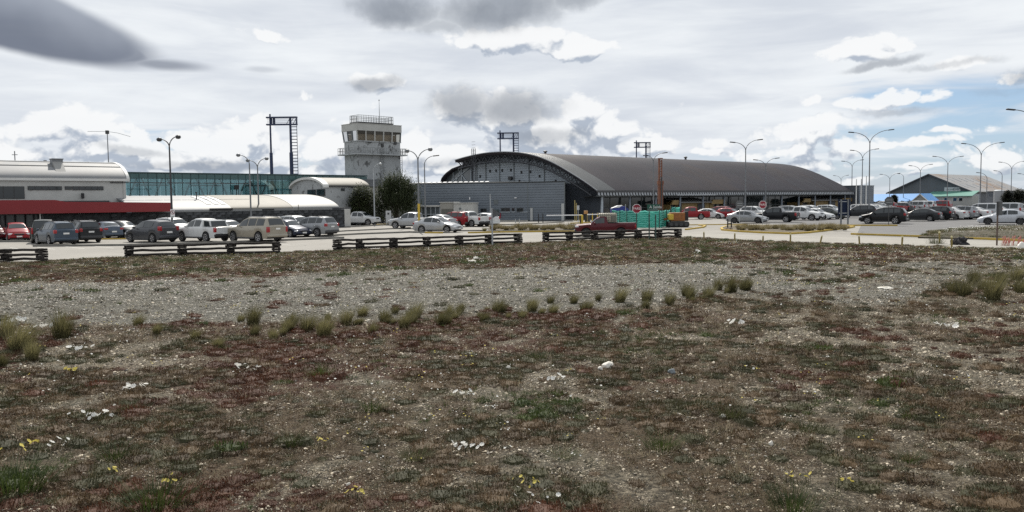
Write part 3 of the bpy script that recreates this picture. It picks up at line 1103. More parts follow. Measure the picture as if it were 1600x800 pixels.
row_lab = 'olive wind-bent tussock in the long broken row below the gravel strip'
for px, py, w_ in [(215, 510, 24), (245, 521, 22), (305, 530, 24), (340, 543, 26), (376, 503, 20), (395, 508, 34), (397, 525, 24), (427, 531, 24),
                   (456, 509, 30), (480, 517, 38), (506, 526, 44), (541, 508, 34), (566, 494, 28), (582, 521, 26), (601, 503, 30), (617, 489, 20), (631, 513, 32), (649, 498, 30),
                   (690, 507, 34), (702, 497, 26), (719, 487, 22), (756, 502, 26), (783, 489, 28), (815, 498, 22), (832, 485, 26), (860, 474, 20), (896, 474, 24), (912, 487, 24), (934, 471, 16),
                   (968, 473, 30), (1010, 470, 30), (1008, 483, 22), (1046, 476, 26), (1078, 468, 26), (1106, 466, 30), (1142, 458, 32), (1160, 452, 20)]:
    tussock(px, py, w_ * 1.05, row_lab, 'tussocks in the row below the gravel strip')
for i in range(32):
    t_ = random.random()
    px = 400 + 770 * t_
    tussock(px, np.interp(px, [400, 480, 600, 700, 800, 1000, 1170], [520, 512, 503, 497, 490, 474, 456]) + random.uniform(-10, 9), random.uniform(13, 30), row_lab, 'tussocks in the row below the gravel strip')
tussock(97, 528, 46, 'large dark tussock at left edge of the gravel strip, alone beside white flowers', 'tussocks at the far left')
tussock(30, 547, 56, 'largest dark tussock near the left edge of the field', 'tussocks at the far left')
tussock(50, 562, 32, 'small tussock just in front of the largest dark one', 'tussocks at the far left')
tussock(8, 530, 40, 'tussock behind the largest dark one at the left edge', 'tussocks at the far left')
tussock(2, 574, 26, 'tussock cut by the left edge of the picture, lowest of that cluster', 'tussocks at the far left')
for i, (px, py, w_) in enumerate([(1488, 460, 34), (1505, 463, 44), (1520, 446, 36), (1551, 468, 50), (1562, 445, 32), (1588, 438, 36), (1594, 458, 34), (1535, 455, 30)]):
    tussock(px, py, w_ * .82, 'straw coloured tussock in the cluster at the right side of the field', 'tussocks in the right hand cluster')
for px, py, w_, lab in [(1103, 395, 22, 'dark green low bush alone near the field edge, left of the pair of bushes'), (1226, 391, 40, 'dark green low bush, larger left one of the pair near the field edge'), (1262, 389, 26, 'dark green low bush, smaller right one of the pair near the field edge')]:
    tussock(px, py, w_ * 1.1, lab, 'green bushes near the field edge', TUSG, 'low_bush')
for px, py, w_, lab in [(837, 560, 46, 'green grass tuft in mid field below the tussock row'), (500, 588, 50, 'grey green grass tuft in mid field, left of centre'), (457, 692, 54, 'dark green weed tuft in the lower left field'),
                        (205, 640, 52, 'leafy tuft under a group of white flowers at left'), (345, 545, 34, 'low tuft left of the tussock row'), (245, 790, 110, 'wide green patch with yellow flowers at the bottom left'), (180, 715, 60, 'grey green bushy tuft at lower left between sorrel patches'),
                        (580, 640, 50, 'low green weed mat left of centre'), (1035, 700, 66, 'green tuft of the lower right field with dry tips'), (1260, 672, 50, 'straw topped tuft right of centre'), (1140, 650, 60, 'pale tuft with long dry blades right of centre'),
                        (880, 715, 54, 'bright green weed tuft low in the centre'), (1240, 795, 90, 'bright green weed mat at the bottom edge, right of centre'), (650, 716, 60, 'dark tuft beside white flowers low in the centre'), (1420, 650, 44, 'green tuft at right with grey stones round it'), (1085, 635, 44, 'olive tuft above the straw topped ones'), (30, 760, 110, 'green weed mat at the bottom left corner'), (1420, 720, 50, 'small green rosette tuft in the stony lower right')]:
    tussock(px, py, w_, lab, 'green tufts in the field', TUSG, 'grass_tuft', M_green if 'green' in lab else None)

# ---- flower clumps one can point at
def flower_clump(px, py, wpx, n, label, m=M_petal, size=1.0, h=.055):
    p = fp(px, py)
    D_ = (p - CAM).length
    r = wpx / F_PX * D_ / 2
    t = thing('flower_clump', label, 'flowers', p, 0, 'clumps of wild flowers')
    lv = MB()
    for _ in range(26):
        a = random.random() * 6.283; q = r * math.sqrt(random.random())
        blade(lv, (q * math.cos(a), q * math.sin(a), -.01), random.random() * 6.283, random.random(), h * random.uniform(.5, 1), .006, .5, 2)
    st = MB()
    for i in range(n):
        a = random.random() * 6.283; q = r * math.sqrt(random.random())
        x_, y_, z_ = q * math.cos(a), q * math.sin(a), h * random.uniform(.7, 1.2)
        rr = random.uniform(2.0, 4.8) / F_PX * D_ * size
        hd = MB()
        tl = Matrix.Rotation(random.uniform(-.9, .9), 3, 'X') @ Matrix.Rotation(random.uniform(-.9, .9), 3, 'Y')
        k = 8
        for j in range(k):
            a0, a1 = (j - .42) / k * 6.283, (j + .42) / k * 6.283
            vs = [Vector((0, 0, 0)), Vector((math.cos(a0) * rr * .8, math.sin(a0) * rr * .8, rr * .2)), Vector((math.cos(j / k * 6.283) * rr, math.sin(j / k * 6.283) * rr, rr * .28)), Vector((math.cos(a1) * rr * .8, math.sin(a1) * rr * .8, rr * .2))]
            hd.add([tl @ v + Vector((x_, y_, z_)) for v in vs], [(0, 1, 2, 3)])
        st.tube([(x_, y_, -.01), (x_ * .99, y_ * .99, z_)], .0015, 3, False)
        hd.build('flower', m, t, fix=False)
    lv.add(st.v, st.f)
    kind(lv.build('leaves', M_olive, t, fix=False), 'stuff')


random.seed(9)
for a_ in [(205, 612, 40, 13, 'white flowers in a group above a leafy tuft at left'), (150, 652, 70, 12, 'loose line of white flowers over the sorrel at left'), (92, 702, 26, 6, 'white flowers beside yellow ones near the left edge'),
           (722, 622, 30, 8, 'white flowers in mid field, upper group of two'), (730, 705, 46, 16, 'white flowers low in the centre beside a dark tuft'), (870, 597, 36, 9, 'white flowers in a row right of centre'),
           (838, 785, 74, 9, 'white flowers at the bottom edge in the centre'), (30, 505, 34, 10, 'white flowers behind the dark tussocks at left'), (68, 515, 24, 7, 'white flowers between the two large dark tussocks'),
           (1480, 513, 34, 12, 'white flowers at right below the tussock cluster'), (1140, 508, 44, 9, 'sparse white flowers right of centre below the gravel'), (740, 407, 22, 8, 'small white flowers in the far field under the fence gap'),
           (128, 548, 34, 9, 'thin row of tiny white flowers at left'), (1090, 395, 16, 5, 'white flowers close to the dark bush at the field edge'), (1382, 377, 14, 6, 'white flowers on the field edge at right by the yellow kerb'), (375, 581, 60, 8, 'scattered white flowers left of centre')]:
    flower_clump(*a_)
for a_ in [(30, 708, 60, 9, 'yellow flowers at the left edge near the bottom'), (265, 760, 40, 8, 'yellow flowers over the green patch at bottom left'), (820, 765, 44, 9, 'yellow flowers low in the centre'), (555, 782, 30, 7, 'yellow flowers at the bottom left of centre'),
           (1245, 757, 40, 8, 'yellow flowers above the green mat at bottom right'), (108, 585, 18, 5, 'small yellow flowers over a tuft at left'), (175, 745, 20, 4, 'few yellow flowers between sorrel at lower left'), (1310, 765, 40, 5, 'yellow flowers in the lower right corner area'), (505, 700, 30, 5, 'yellow flowers beside the dark green weed tuft')]:
    flower_clump(*a_, M_ypetal, .85)

# ---- stones and pale litter on the field
def rock(px, py, wpx, hpx, label, mt, seed, name='stone', cat='stone'):
    p = fp(px, py); D_ = (p - CAM).length
    w, h = wpx / F_PX * D_, hpx / F_PX * D_
    bm = bmesh.new(); bmesh.ops.create_icosphere(bm, subdivisions=3, radius=.5)
    for v in bm.verts:
        n = noise.noise(v.co * 2.3 + Vector((seed, 0, 0))) * .32 + noise.noise(v.co * 6 + Vector((0, seed, 0))) * .10
        v.co = v.co * (1 + n)
        v.co = Vector((v.co.x * w, v.co.y * w * .7, v.co.z * h * 1.5))
    me = bpy.data.meshes.new(name); bm.to_mesh(me); bm.free(); me.shade_smooth(); me.set_sharp_from_angle(angle=R(40))
    o = link(name, me, mt); o.location = p + Vector((0, 0, h * .25)); o.rotation_euler = (0, 0, seed)
    tag(o, label, cat)


M_wrock = mat('white_stone', (.66, .63, .56), .8, vary=.2, scale=14, bump=.6, stain=((.2, .17, .13), 16, .8, .55))
M_grock = mat('blue_grey_stone', (.17, .19, .20), .8, vary=.2, scale=14, bump=.5)
rock(951, 573, 24, 8, 'white weathered stone in mid field, largest pale stone', M_wrock, 1.0)
rock(938, 578, 10, 6, 'small white stone touching the left side of the largest pale stone', M_wrock, 2.2)
rock(1050, 584, 14, 8, 'blue grey stone right of the white stone', M_grock, .4)
rock(1384, 451, 24, 3, 'flat pale stone on the gravel near the right tussock cluster', M_wrock, .2)
rock(738, 409, 16, 3, 'flat pale stone in the far field below the fence', M_wrock, .7)
rock(1597, 387, 12, 11, 'square white marker stone at the right edge beside the pink flowering plant', mat('white_marker', (.7, .68, .63), .7, vary=.05), .1, 'marker_stone', 'marker stone')
for i, (px, py) in enumerate([(1130, 653), (795, 577), (545, 760), (1205, 695)]):
    rock(px, py, 9, 6, ['small pale pebble stone right of centre beside dry blades', 'small pale stone between sorrel patches in the centre', 'small tan stone at bottom left among yellow flowers', 'small square pale stone in the stony lower right'][i], M_wrock, .3 * i)

# ---- planted island grasses (golden) and mound cover
def golden(px, py, z, s_, label, group, meshes, m):
    p = gp(px, py, z)
    o = link('golden_grass', random.choice(meshes)); o.location = p; o.scale = (s_, s_, s_ * random.uniform(.8, 1.1))
    o.rotation_euler = (0, 0, random.uniform(-.7, .7))
    o.material_slots[0].link = 'OBJECT'; o.material_slots[0].material = m
    tag(o, label, 'ornamental grass', group)


random.seed(21)
GOLD = [tussock_mesh(260, .30, .012, .09, w_, .8) for w_ in (.2, .1)]
for me in GOLD:
    me.materials.append(M_gold)
for i in range(46):
    t = i / 45
    golden(1152 + 166 * t + random.uniform(-3, 3), 357.0 + random.uniform(-1.6, 2.2) + (1.6 * math.sin(t * 3.14)), .14, random.uniform(1.5, 2.2), 'golden tuft among the grasses filling the yellow-kerbed island', 'golden grasses on the yellow-kerbed island', GOLD, M_gold)
for i in range(34):
    t = i / 33
    golden(768 + 142 * t + random.uniform(-3, 3), 358.6 - .8 * t + random.uniform(-1.8, 1.6), .12, random.uniform(1.7, 2.5), 'golden tuft of the long grass bed behind the timber fence', 'golden grasses in the bed behind the fence', GOLD, M_gold)
for px in (1136, 1142, 1313, 1325):
    golden(px, 358.4 if px < 1200 else 355.4, .12, 1.3, 'dark reddish small shrub at the tip of the yellow-kerbed island', 'small dark shrubs at the island tips', TUSG, M_sorrel)
golden(757, 361, .02, 1.6, 'single dark grass tuft at the left end of the grass bed behind the fence', None, GOLD, M_tuss)
# mound cover
n = 7000
th = rng.random(n) * 6.283; rr = np.sqrt(rng.random(n)) * .93
poly_ = np.array([(p.x, p.y) for p in ISL3])
ang = np.arctan2(poly_[:, 1] - ISL3c.y, poly_[:, 0] - ISL3c.x); o_ = np.argsort(ang)
rad = np.interp(th, np.mod(ang[o_], 6.283)[np.argsort(np.mod(ang[o_], 6.283))], np.hypot(*(poly_ - np.array([ISL3c.x, ISL3c.y])).T)[o_][np.argsort(np.mod(ang[o_], 6.283))], period=6.283)
x, y = ISL3c.x + np.cos(th) * rad * rr, ISL3c.y + np.sin(th) * rad * rr
P = np.stack([x, y, .10 + .22 * (1 - rr) - .02], -1)
rot = np.stack([np.zeros(n), np.zeros(n), rng.random(n) * 6.28], -1)
scatter('mound_grass', plants, P, rot, rng.uniform(1.6, 3.6, n), rng.choice([1, 3, 4, 6, 8, 7, 9, 10], n), 'grass and weeds covering the mound at right')
n = 260
th = rng.random(n) * 6.283; rr = np.sqrt(rng.random(n)) * .8
rad = np.interp(th, np.mod(ang[o_], 6.283)[np.argsort(np.mod(ang[o_], 6.283))], np.hypot(*(poly_ - np.array([ISL3c.x, ISL3c.y])).T)[o_][np.argsort(np.mod(ang[o_], 6.283))], period=6.283)
P = np.stack([ISL3c.x + np.cos(th) * rad * rr, ISL3c.y + np.sin(th) * rad * rr, .14 + .22 * (1 - rr)], -1)
scatter('mound_flowers', heads, P, np.zeros((n, 3)), rng.uniform(2.0, 3.4, n), rng.choice([0, 1], n), 'white flowers on the mound at right')

# pink flowering plant, dark stump, small shrub by the footpath
p = fp(1580, 384)
t = thing('flowering_plant', 'pink red flower spikes over dark leaves at the right edge beside the sign post', 'flowering plant', p)
mb = MB()
for _ in range(260):
    a = random.random() * 6.283; r = .55 * math.sqrt(random.random())
    blade(mb, (r * math.cos(a), r * math.sin(a) * .6, -.02), a, .5, random.uniform(.2, .5), .02, .6, 3)
kind(mb.build('leaves', M_tuss2, t, fix=False), 'stuff')
M_pink = mat('pink_red_spike', (.46, .17, .14), .7, vary=.3, scale=30)
for _ in range(26):
    a = random.random() * 6.283; r = .6 * math.sqrt(random.random())
    x_, y_, h_ = r * math.cos(a), r * math.sin(a) * .6, random.uniform(.5, .85)
    mb = MB(); mb.tube([(x_, y_, .1), (x_ + .05, y_, h_ - .2), (x_ + .08, y_, h_ - .1), (x_ + .10, y_, h_)], [.006, .012, .034, .010], 6)
    mb.build('flower_spike', M_pink, t)
p = fp(1500, 382.5)
t = thing('tree_stump', 'dark jagged stump between the yellow bollards and the pink plant', 'stump', p)
bm = bmesh.new(); bmesh.ops.create_icosphere(bm, subdivisions=4, radius=.5)
for v in bm.verts:
    n_ = noise.noise(v.co * 3.1) * .5 + noise.noise(v.co * 9) * .25
    v.co = v.co * (1 + n_); v.co.x *= .9; v.co.y *= .8; v.co.z = v.co.z * .8 + .25
me = bpy.data.meshes.new('stump_wood'); bm.to_mesh(me); bm.free()
link('stump_wood', me, mat('charred_wood', (.022, .02, .022), .9, vary=.4, scale=8, bump=1, bscale=20), t)
mb = MB()
for _ in range(16):
    a = random.random() * 6.283
    mb.tube([(math.cos(a) * .25, math.sin(a) * .2, .3), (math.cos(a) * .4 + random.uniform(-.1, .1), math.sin(a) * .3, .3 + random.uniform(.1, .4))], [.04, .008], 5)
kind(mb.build('splinters', MATS['charred_wood'], t), 'stuff')
o = tussock(1462, 381, 26, 'small wiry dark shrub at the footpath edge left of the stump', None, TUSG, 'small_shrub'); o.scale.z *= 2.2

# ------------------------------------------------------------------ timber fences
FENCES = [
    ([(-60, 411), (10, 407), (66, 409)], 'short dark timber rail fence at the left edge of the field'),
    ([(202, 402.5), (285, 400), (361, 398), (432, 396)], 'dark timber rail fence in front of the white pickup and the tan estate car'),
    ([(527, 391), (562, 389.6), (615, 388.6), (667, 386.6), (717, 384.2), (764, 382), (810, 380)], 'longest dark timber rail fence in front of the silver sedan'),
    ([(853, 377), (890, 376.2), (929, 375.2), (966, 374), (997, 373.2), (1029, 372.2), (1059, 371)], 'dark timber rail fence in front of the red pickup carrying a tank'),
]
random.seed(3)
for pts, lab in FENCES:
    W_ = []
    for (px, py) in pts:
        p = gp(px, py, .05)
        W_.append(Vector((p.x, p.y, max(tzs(p.x, p.y), -.02))))
    t = thing('timber_fence', lab, 'fence', W_[0])
    loc = [w - W_[0] for w in W_]
    for i, p in enumerate(loc):
        d = (loc[min(i + 1, len(loc) - 1)] - loc[max(i - 1, 0)]); d.z = 0; d.normalize()
        q = d.to_track_quat('X', 'Z').to_matrix()
        mb = MB()
        z = -.05
        while z < .66:       # crib of short logs laid crosswise in turn
            for s_ in (-1, 1):
                jit = Matrix.Rotation(random.uniform(-.07, .07), 3, 'Z')
                mb.bev(p + Vector((0, 0, z + .06)) + q @ Vector((0, s_ * .13, 0)) + Vector((random.uniform(-.03, .03), 0, 0)), (.46 + random.uniform(-.08, .08), .12, .115), .028, q @ jit)
            z += .13
            if z > .64:
                break
            for s_ in (-1, 1):
                mb.bev(p + Vector((0, 0, z + .05)) + q @ Vector((s_ * .15, 0, 0)), (.12, .42 + random.uniform(-.06, .06), .10), .025, q)
            z += .115
        mb.build('post', M_wood, t)
    for a, b in zip(loc, loc[1:]):
        d = (b - a).normalized(); sd = Vector((-d.y, d.x, 0))
        for k, z in enumerate((.14, .37, .61)):
            off = sd * random.uniform(-.06, .06)
            pts_ = [a.lerp(b, f) + off + Vector((0, 0, z + random.uniform(-.025, .025))) + sd * random.uniform(-.02, .02) for f in (-.04, .25, .5, .75, 1.04)]
            mb = MB(); mb.tube(pts_, [.062, .07, .066, .064, .055], 7)
            mb.build('rail', M_wood, t, smooth=50)

# ------------------------------------------------------------------ yellow bollards along the footpath
BOL = [(1100, 376, 14, .02), (1148, 379, 15, 0), (1192, 380, 12, -.03), (1235, 381, 16, 0), (1281, 382.5, 15, -.22), (1343, 382, 14, .08), (1409, 386.5, 18, -.05), (1468, 379.5, 18, .03), (1487, 387.5, 19, .02)]
labs = ['thin grey-yellow bollard furthest left on the footpath', 'faded bollard in front of the left tip of the planted island', 'faded bollard between the two posts in front of the island middle', 'yellow bollard in front of the island middle, just right of the faded one',
        'leaning yellow bollard in front of the right end of the island', 'yellow bollard left of the black car, standing at the start of the yellow kerb', 'yellow bollard with a pale top in front of the black car', 'yellow bollard left of the dark stump, further from the camera', 'yellow bollard right beside the dark stump']
for (px, py, h, ln), lab in zip(BOL, labs):
    p = gp(px, py, .02); D_ = p.y; hh = h / F_PX * D_
    t = thing('bollard', lab, 'bollard', p, 0, 'bollards along the footpath')
    mb = MB(); mb.lathe([(.048, -.1), (.048, hh * .86)], 10)
    a = mb.build('bollard_post', mat('faded_yellow', (.27, .205, .06), .7, vary=.2, stain=((.12, .1, .06), 6, .7, .55)), t, smooth=40)
    mb = MB(); mb.lathe([(.049, hh * .86), (.049, hh * .97), (.036, hh)], 10)
    mb.build('bollard_top', mat('pale_yellow_top', (.62, .55, .30), .6), t, smooth=40)
    t.rotation_euler = (0, ln * -1, 0)


# ------------------------------------------------------------------ lettering
def text_mesh(name, s_, size, mt, parent, loc, rot, ext=.004, shear=0.0, align='CENTER'):
    cu = bpy.data.curves.new(name, 'FONT')
    cu.body = s_; cu.size = size; cu.extrude = ext; cu.align_x = align; cu.align_y = 'CENTER'; cu.shear = shear
    cu.resolution_u = 3
    tmp = bpy.data.objects.new(name + '_tmp', cu)
    me = bpy.data.meshes.new_from_object(tmp)
    bpy.data.objects.remove(tmp)
    me.materials.clear()
    o = link(name, me, mt, parent)
    o.location = loc; o.rotation_euler = rot
    return o


M_sign_back = mat('sign_back_grey', (.10, .105, .11), .5, metal=.3, vary=.1)
M_sign_white = mat('sign_white', (.72, .72, .72), .5, vary=.04)
M_sign_red = mat('sign_red', (.22, .009, .025), .45, vary=.05)
M_sign_green = mat('sign_green', (.008, .085, .055), .45, vary=.06)
M_sign_blue = mat('sign_blue_back', (.007, .015, .042), .6, spec=.2, vary=.08)
M_print = mat('black_print', (.02, .02, .02), .5, vary=0)


def octa(mb, r, y0, y1, z):
    mb.prism([(r * math.cos(R(22.5 + 45 * i)), z + r * math.sin(R(22.5 + 45 * i))) for i in range(8)], 'y', y0, y1)


def stop_sign(px, py, top, lab, front=True, post=M_steel, rpx=7, grp='stop signs'):
    p = gp(px, py); s = F_PX / p.y
    h = (py - top) / s; r = rpx / s
    t = thing('stop_sign', lab, 'traffic sign', p, 0, grp)
    mb = MB(); mb.tube([(0, .03, -.1), (0, .03, h - .02)], .035, 8); mb.build('post', post, t, smooth=50)
    z = h - r
    if front:
        mb = MB(); octa(mb, r, -.012, 0, z); mb.build('sign_rim', M_sign_white, t)
        mb = MB(); octa(mb, r * .9, -.018, -.0125, z); mb.build('sign_plate', M_sign_red, t)
        text_mesh('lettering', 'PARE', r * .72, M_sign_white, t, (0, -.021, z), (R(90), 0, 0), .002)
    else:
        mb = MB(); octa(mb, r, -.012, 0, z); mb.build('sign_plate', M_sign_back, t)
        mb = MB(); mb.b2((-r * .6, -.03, z + r * .2), (r * .6, -.0125, z + r * .3)); mb.b2((-r * .6, -.03, z - r * .3), (r * .6, -.0125, z - r * .2)); mb.build('bracket', M_steel, t)
    return t


stop_sign(995, 371, 318.5, 'red octagonal stop sign in front of the teal mesh barrier', post=mat('dark_green_post', (.03, .06, .05), .5), rpx=7.5)
stop_sign(1191.5, 352, 313.5, 'red octagonal stop sign standing behind the grey sedan', rpx=6.4)
stop_sign(1388.5, 352.5, 307, 'dark back of an octagonal sign on a post beside the black car', False, M_trim, 7.5)
stop_sign(1155.5, 350, 313, 'grey back of a round-cornered sign on a thin post over the grey sedan', False, M_steel, 6.5)

# give way sign, seen from behind, on a post before the grass bed
p = gp(769.5, 383.5, .1); s = F_PX / p.y
t = thing('give_way_sign', 'back of a triangular sign on a tall post behind the longest fence', 'traffic sign', p)
mb = MB(); mb.tube([(0, 0, -.1), (0, 0, 58 / s)], .05, 8); mb.build('post', M_steel, t, smooth=50)
zz = 58 / s; w = 13 / s
mb = MB(); mb.prism([(.02, zz), (w, zz - .32), (.02, zz - .62)], 'y', -.03, -.01); mb.build('sign_plate', M_sign_back, t)
p = gp(766.5, 352); s = F_PX / p.y
t = thing('steel_pole', 'thin bare steel pole standing behind the triangular sign', 'pole', p)
mb = MB(); mb.tube([(0, 0, -.1), (0, 0, 49 / s)], .05, 8); mb.build('pole_shaft', M_steel, t, smooth=50)
mb = MB(); mb.lathe([(.12, 0), (.12, .02), (.06, .04)], 10); mb.build('base_flange', M_steel, t)

# green direction sign
p0, p1 = gp(1014.5, 375, .05), gp(1024.5, 369)
c = (p0 + p1) / 2; c.y = p0.y; s = F_PX / c.y
t = thing('direction_sign', 'green direction sign with a lower panel on two posts before the teal barrier', 'road sign', (c.x - .1, c.y, 0))
gpost = MATS['dark_green_post']
for px in (1014.5, 1024.5):
    x_ = at_depth(px, 370, c.y).x - (c.x - .1)
    mb = MB(); mb.tube([(x_, .03, -.1), (x_, .03, (372 - 331) / s)], .045, 8); mb.build('post', gpost, t, smooth=50)
xa, xb = at_depth(1011.3, 325, c.y).x - (c.x - .1), at_depth(1031.5, 325, c.y).x - (c.x - .1)
za, zb, zc = at_depth(1020, 330.3, c.y).z, at_depth(1020, 326.4, c.y).z, at_depth(1020, 319.4, c.y).z
mb = MB(); mb.b2((xa, -.03, zb + .02), (xb, 0, zc)); mb.build('sign_plate', M_sign_green, t)
mb = MB(); mb.b2((xa, -.03, za), (xa + (xb - xa) * .86, 0, zb - .01)); mb.build('lower_plate', mat('sign_grey_green', (.08, .14, .125), .5), t)
text_mesh('lettering', 'A Salida', .26, M_sign_white, t, ((xa + xb) / 2 + .12, -.034, (zb + zc) / 2 - .03), (R(90), 0, 0), .002)

# large dark blue sign on two posts seen from behind
p = gp(1319.5, 351.6); s = F_PX / p.y
t = thing('information_sign', 'tall dark blue panel on two posts right of the planted island', 'information sign', p)
for dx in (-5.6, 5.2):
    mb = MB(); mb.b2((dx / s - .07, -.06, -.1), (dx / s + .07, .06, 40 / s)); mb.build('post', M_lamp_grey, t)
mb = MB(); mb.b2((-10 / s, .065, 15 / s), (9 / s, .12, 39.8 / s)); mb.build('sign_panel', M_sign_blue, t)
mb = MB()
for z_ in (18, 36):
    mb.b2((-8.6 / s, .061, z_ / s), (6.6 / s, .0645, (z_ + 1.2) / s))
mb.build('cross_rail', M_steel, t)

# dark narrow sign at the right edge on a tall post
p = gp(1557.5, 382.5, .05); s = F_PX / p.y
t = thing('sign_post', 'dark narrow upright sign on a rusty post right of the stump', 'road sign', p)
mb = MB(); mb.tube([(0, 0, -.1), (0, 0, 68 / s)], .045, 8); mb.build('post', mat('rusty_post', (.10, .07, .055), .8, vary=.3), t, smooth=50)
mb = MB(); mb.bev((.06, -.055, 57 / s), (9.4 / s, .03, 22 / s), .012); mb.build('sign_plate', M_sign_back, t)
mb = MB(); mb.bev((-.02, -.085, 57 / s), (2.6 / s, .025, 21 / s), .008); mb.build('stiffener', M_trim, t)

# parking sign at the lamp post on the left
p = gp(273.2, 373); s = F_PX / p.y
t = thing('no_parking_sign', 'white rectangular no parking sign on a thin post before the dark stone wall', 'traffic sign', p + Vector((0, -.25, 0)))
mb = MB(); mb.tube([(0, .03, -.1), (0, .03, 46 / s)], .035, 8); mb.build('post', M_steel, t, smooth=50)
w, z0, z1 = 6.6 / s, 33.5 / s, 46 / s
mb = MB(); mb.b2((-w / 2, -.02, z0), (w / 2, 0, z1)); mb.build('sign_plate', M_sign_white, t)
zc, r = z1 - .26, .18
mb = MB()
for i in range(24):
    a0, a1 = i / 24 * 6.2832, (i + 1) / 24 * 6.2832
    mb.add([(math.cos(a0) * r, -.024, zc + math.sin(a0) * r), (math.cos(a1) * r, -.024, zc + math.sin(a1) * r), (math.cos(a1) * r * .8, -.024, zc + math.sin(a1) * r * .8), (math.cos(a0) * r * .8, -.024, zc + math.sin(a0) * r * .8)], [(0, 1, 2, 3)])
mb.bar((-r * .62, -.025, zc + r * .62), (r * .62, -.025, zc - r * .62), .004, .04)
mb.build('red_ring', M_sign_red, t)
text_mesh('lettering', 'E', .26, M_print, t, (0, -.0225, zc), (R(90), 0, 0), .001)
mb = MB(); mb.b2((-w * .3, -.023, z0 + .05), (w * .3, -.0205, z0 + .09)); mb.build('arrow_bar', M_print, t)


# ------------------------------------------------------------------ lamps
def lamp(px, top, D_, arms, lab, head='flat', mt=M_lamp_grey, rot=0.0, hz=None, base=None, grp='street lamps', yel=False):
    """arms: list of (horizontal reach px, tip py); arms leave the shaft below its tip and curve out"""
    gx = at_depth(px, 330, D_).x
    t = thing('street_lamp', lab, 'street lamp', (gx, D_, 0), 0, grp)
    s = F_PX / D_
    tips = [(r / s, at_depth(px + r, py, D_).z) for r, py in arms]
    zmax = max(z for _, z in tips)
    zj = zmax - (1.75 if len(arms) > 1 else 1.6) * (max(abs(r) for r, _ in tips) / 2.2) ** .6
    mb = MB(); mb.tube([(0, 0, -.1), (0, 0, zj * .5), (0, 0, zj + .05)], [.10, .082, .062], 10); mb.build('shaft', mt, t, smooth=60)
    mb = MB(); mb.lathe([(.2, 0), (.2, .03), (.13, .06), (.13, .5), (.1, .55)], 10); mb.build('base', mt, t)
    if yel:
        mb = MB(); mb.tube([(0, 0, .02), (0, 0, 2.7)], .112, 10); mb.build('yellow_band', M_yellow, t, smooth=60)
    for (r, z) in tips:
        pts = []
        for i in range(13):
            q = i / 12
            a = q * math.pi / 2 * .93
            pts.append((r * (1 - math.cos(a)) / (1 - math.cos(math.pi / 2 * .93)), 0, zj + (z - zj) * math.sin(a) / math.sin(math.pi / 2 * .93)))
        mb = MB(); mb.tube(pts, [.055 - .02 * i / 12 for i in range(13)], 8)
        arm = mb.build('arm', mt, t, smooth=60)
        sg = 1 if r > 0 else -1
        hd = MB()
        if head == 'flat':
            hd.bev((r + sg * .28, 0, z + .02), (.78, .28, .13), .05, Matrix.Rotation(-sg * .10, 3, 'Y'))
        else:
            hd.lathe([(.03, 0), (.16, .03), (.24, .16), (.20, .28), (.08, .34)], 12, 'z', (r + sg * .12, 0, z - .2))
        hd.build('lamp_head', M_lamp_head if head == 'flat' else mt, arm, smooth=50)
    return t


NV = M_lamp_grey
lamp(268.5, 213, 71, [(-13, 217.5), (12, 213.5)], 'double-armed lamp in front of the teal glass gallery, furthest left', 'round', M_lamp_head)
lamp(392, 240, 88, [(-15, 242)], 'single-armed lamp left of the short double lamp, before the low barrel roof', 'round', M_lamp_grey)
lamp(404.5, 247, 92, [(-13, 250.5), (13, 247.5)], 'short double-armed lamp before the low barrel roof', 'round', M_lamp_grey)
lamp(654.5, 233, 78, [(-14.5, 235.5), (17.5, 233)], 'double-armed lamp with a yellow lower shaft right of the dark tree', 'round', M_lamp_grey, yel=True)
lamp(664.5, 242, 104, [(15, 243.5)], 'single-armed lamp with a dark head beside the yellow-footed double lamp', 'flat', M_lamp_grey)
lamp(585.0, 254, 106, [(9.5, 256)], 'thin single-armed lamp in front of the control tower', 'round', M_steel)
lamp(1021, 238, 121, [(-9, 243.5), (15, 239)], 'double-armed lamp beside the brown drilling mast', 'flat', M_lamp_grey)
lamp(1164.5, 217, 112, [(-17, 222.5), (19, 218.5)], 'tall double-armed lamp in front of the middle of the big curved roof', 'flat', M_lamp_grey)
lamp(1196, 247, 138, [(-13.5, 250), (15, 247.3)], 'shorter double-armed lamp in front of the curved roof, right of the tall one', 'flat', M_lamp_grey)
LR = [(1357.5, 112, [(-26, 207), (29.5, 203)], 'tallest double-armed lamp beside the right end of the big curved roof'), (1346.5, 150, [(-14, 235), (19.5, 233)], 'middle one of three lamps beside the end of the curved roof'), (1330.5, 176, [(-12, 252), (13, 250)], 'lowest one of three lamps beside the end of the curved roof'),
      (1313.5, 250, [(-9, 274.5), (8.5, 274)], 'small distant double lamp showing over the curved roof end'), (1389.5, 215, [(-12, 272.5), (12, 271)], 'small distant double lamp over the blue roof'), (1437, 190, [(-14, 259), (14.5, 257)], 'double lamp in front of the hangar gable, left one'),
      (1479.5, 165, [(-19, 244.5), (19, 244.5)], 'double lamp crossing the hangar sign'), (1531, 132, [(-25, 224.5), (29, 223)], 'tall double lamp in front of the hangar roof'), (1579, 186, [(-16, 253.5), (17.5, 252)], 'double lamp behind the right end of the hangar roof')]
for px, D_, arms, lab in LR:
    lamp(px, 0, D_, arms, lab, 'flat', M_lamp_grey)
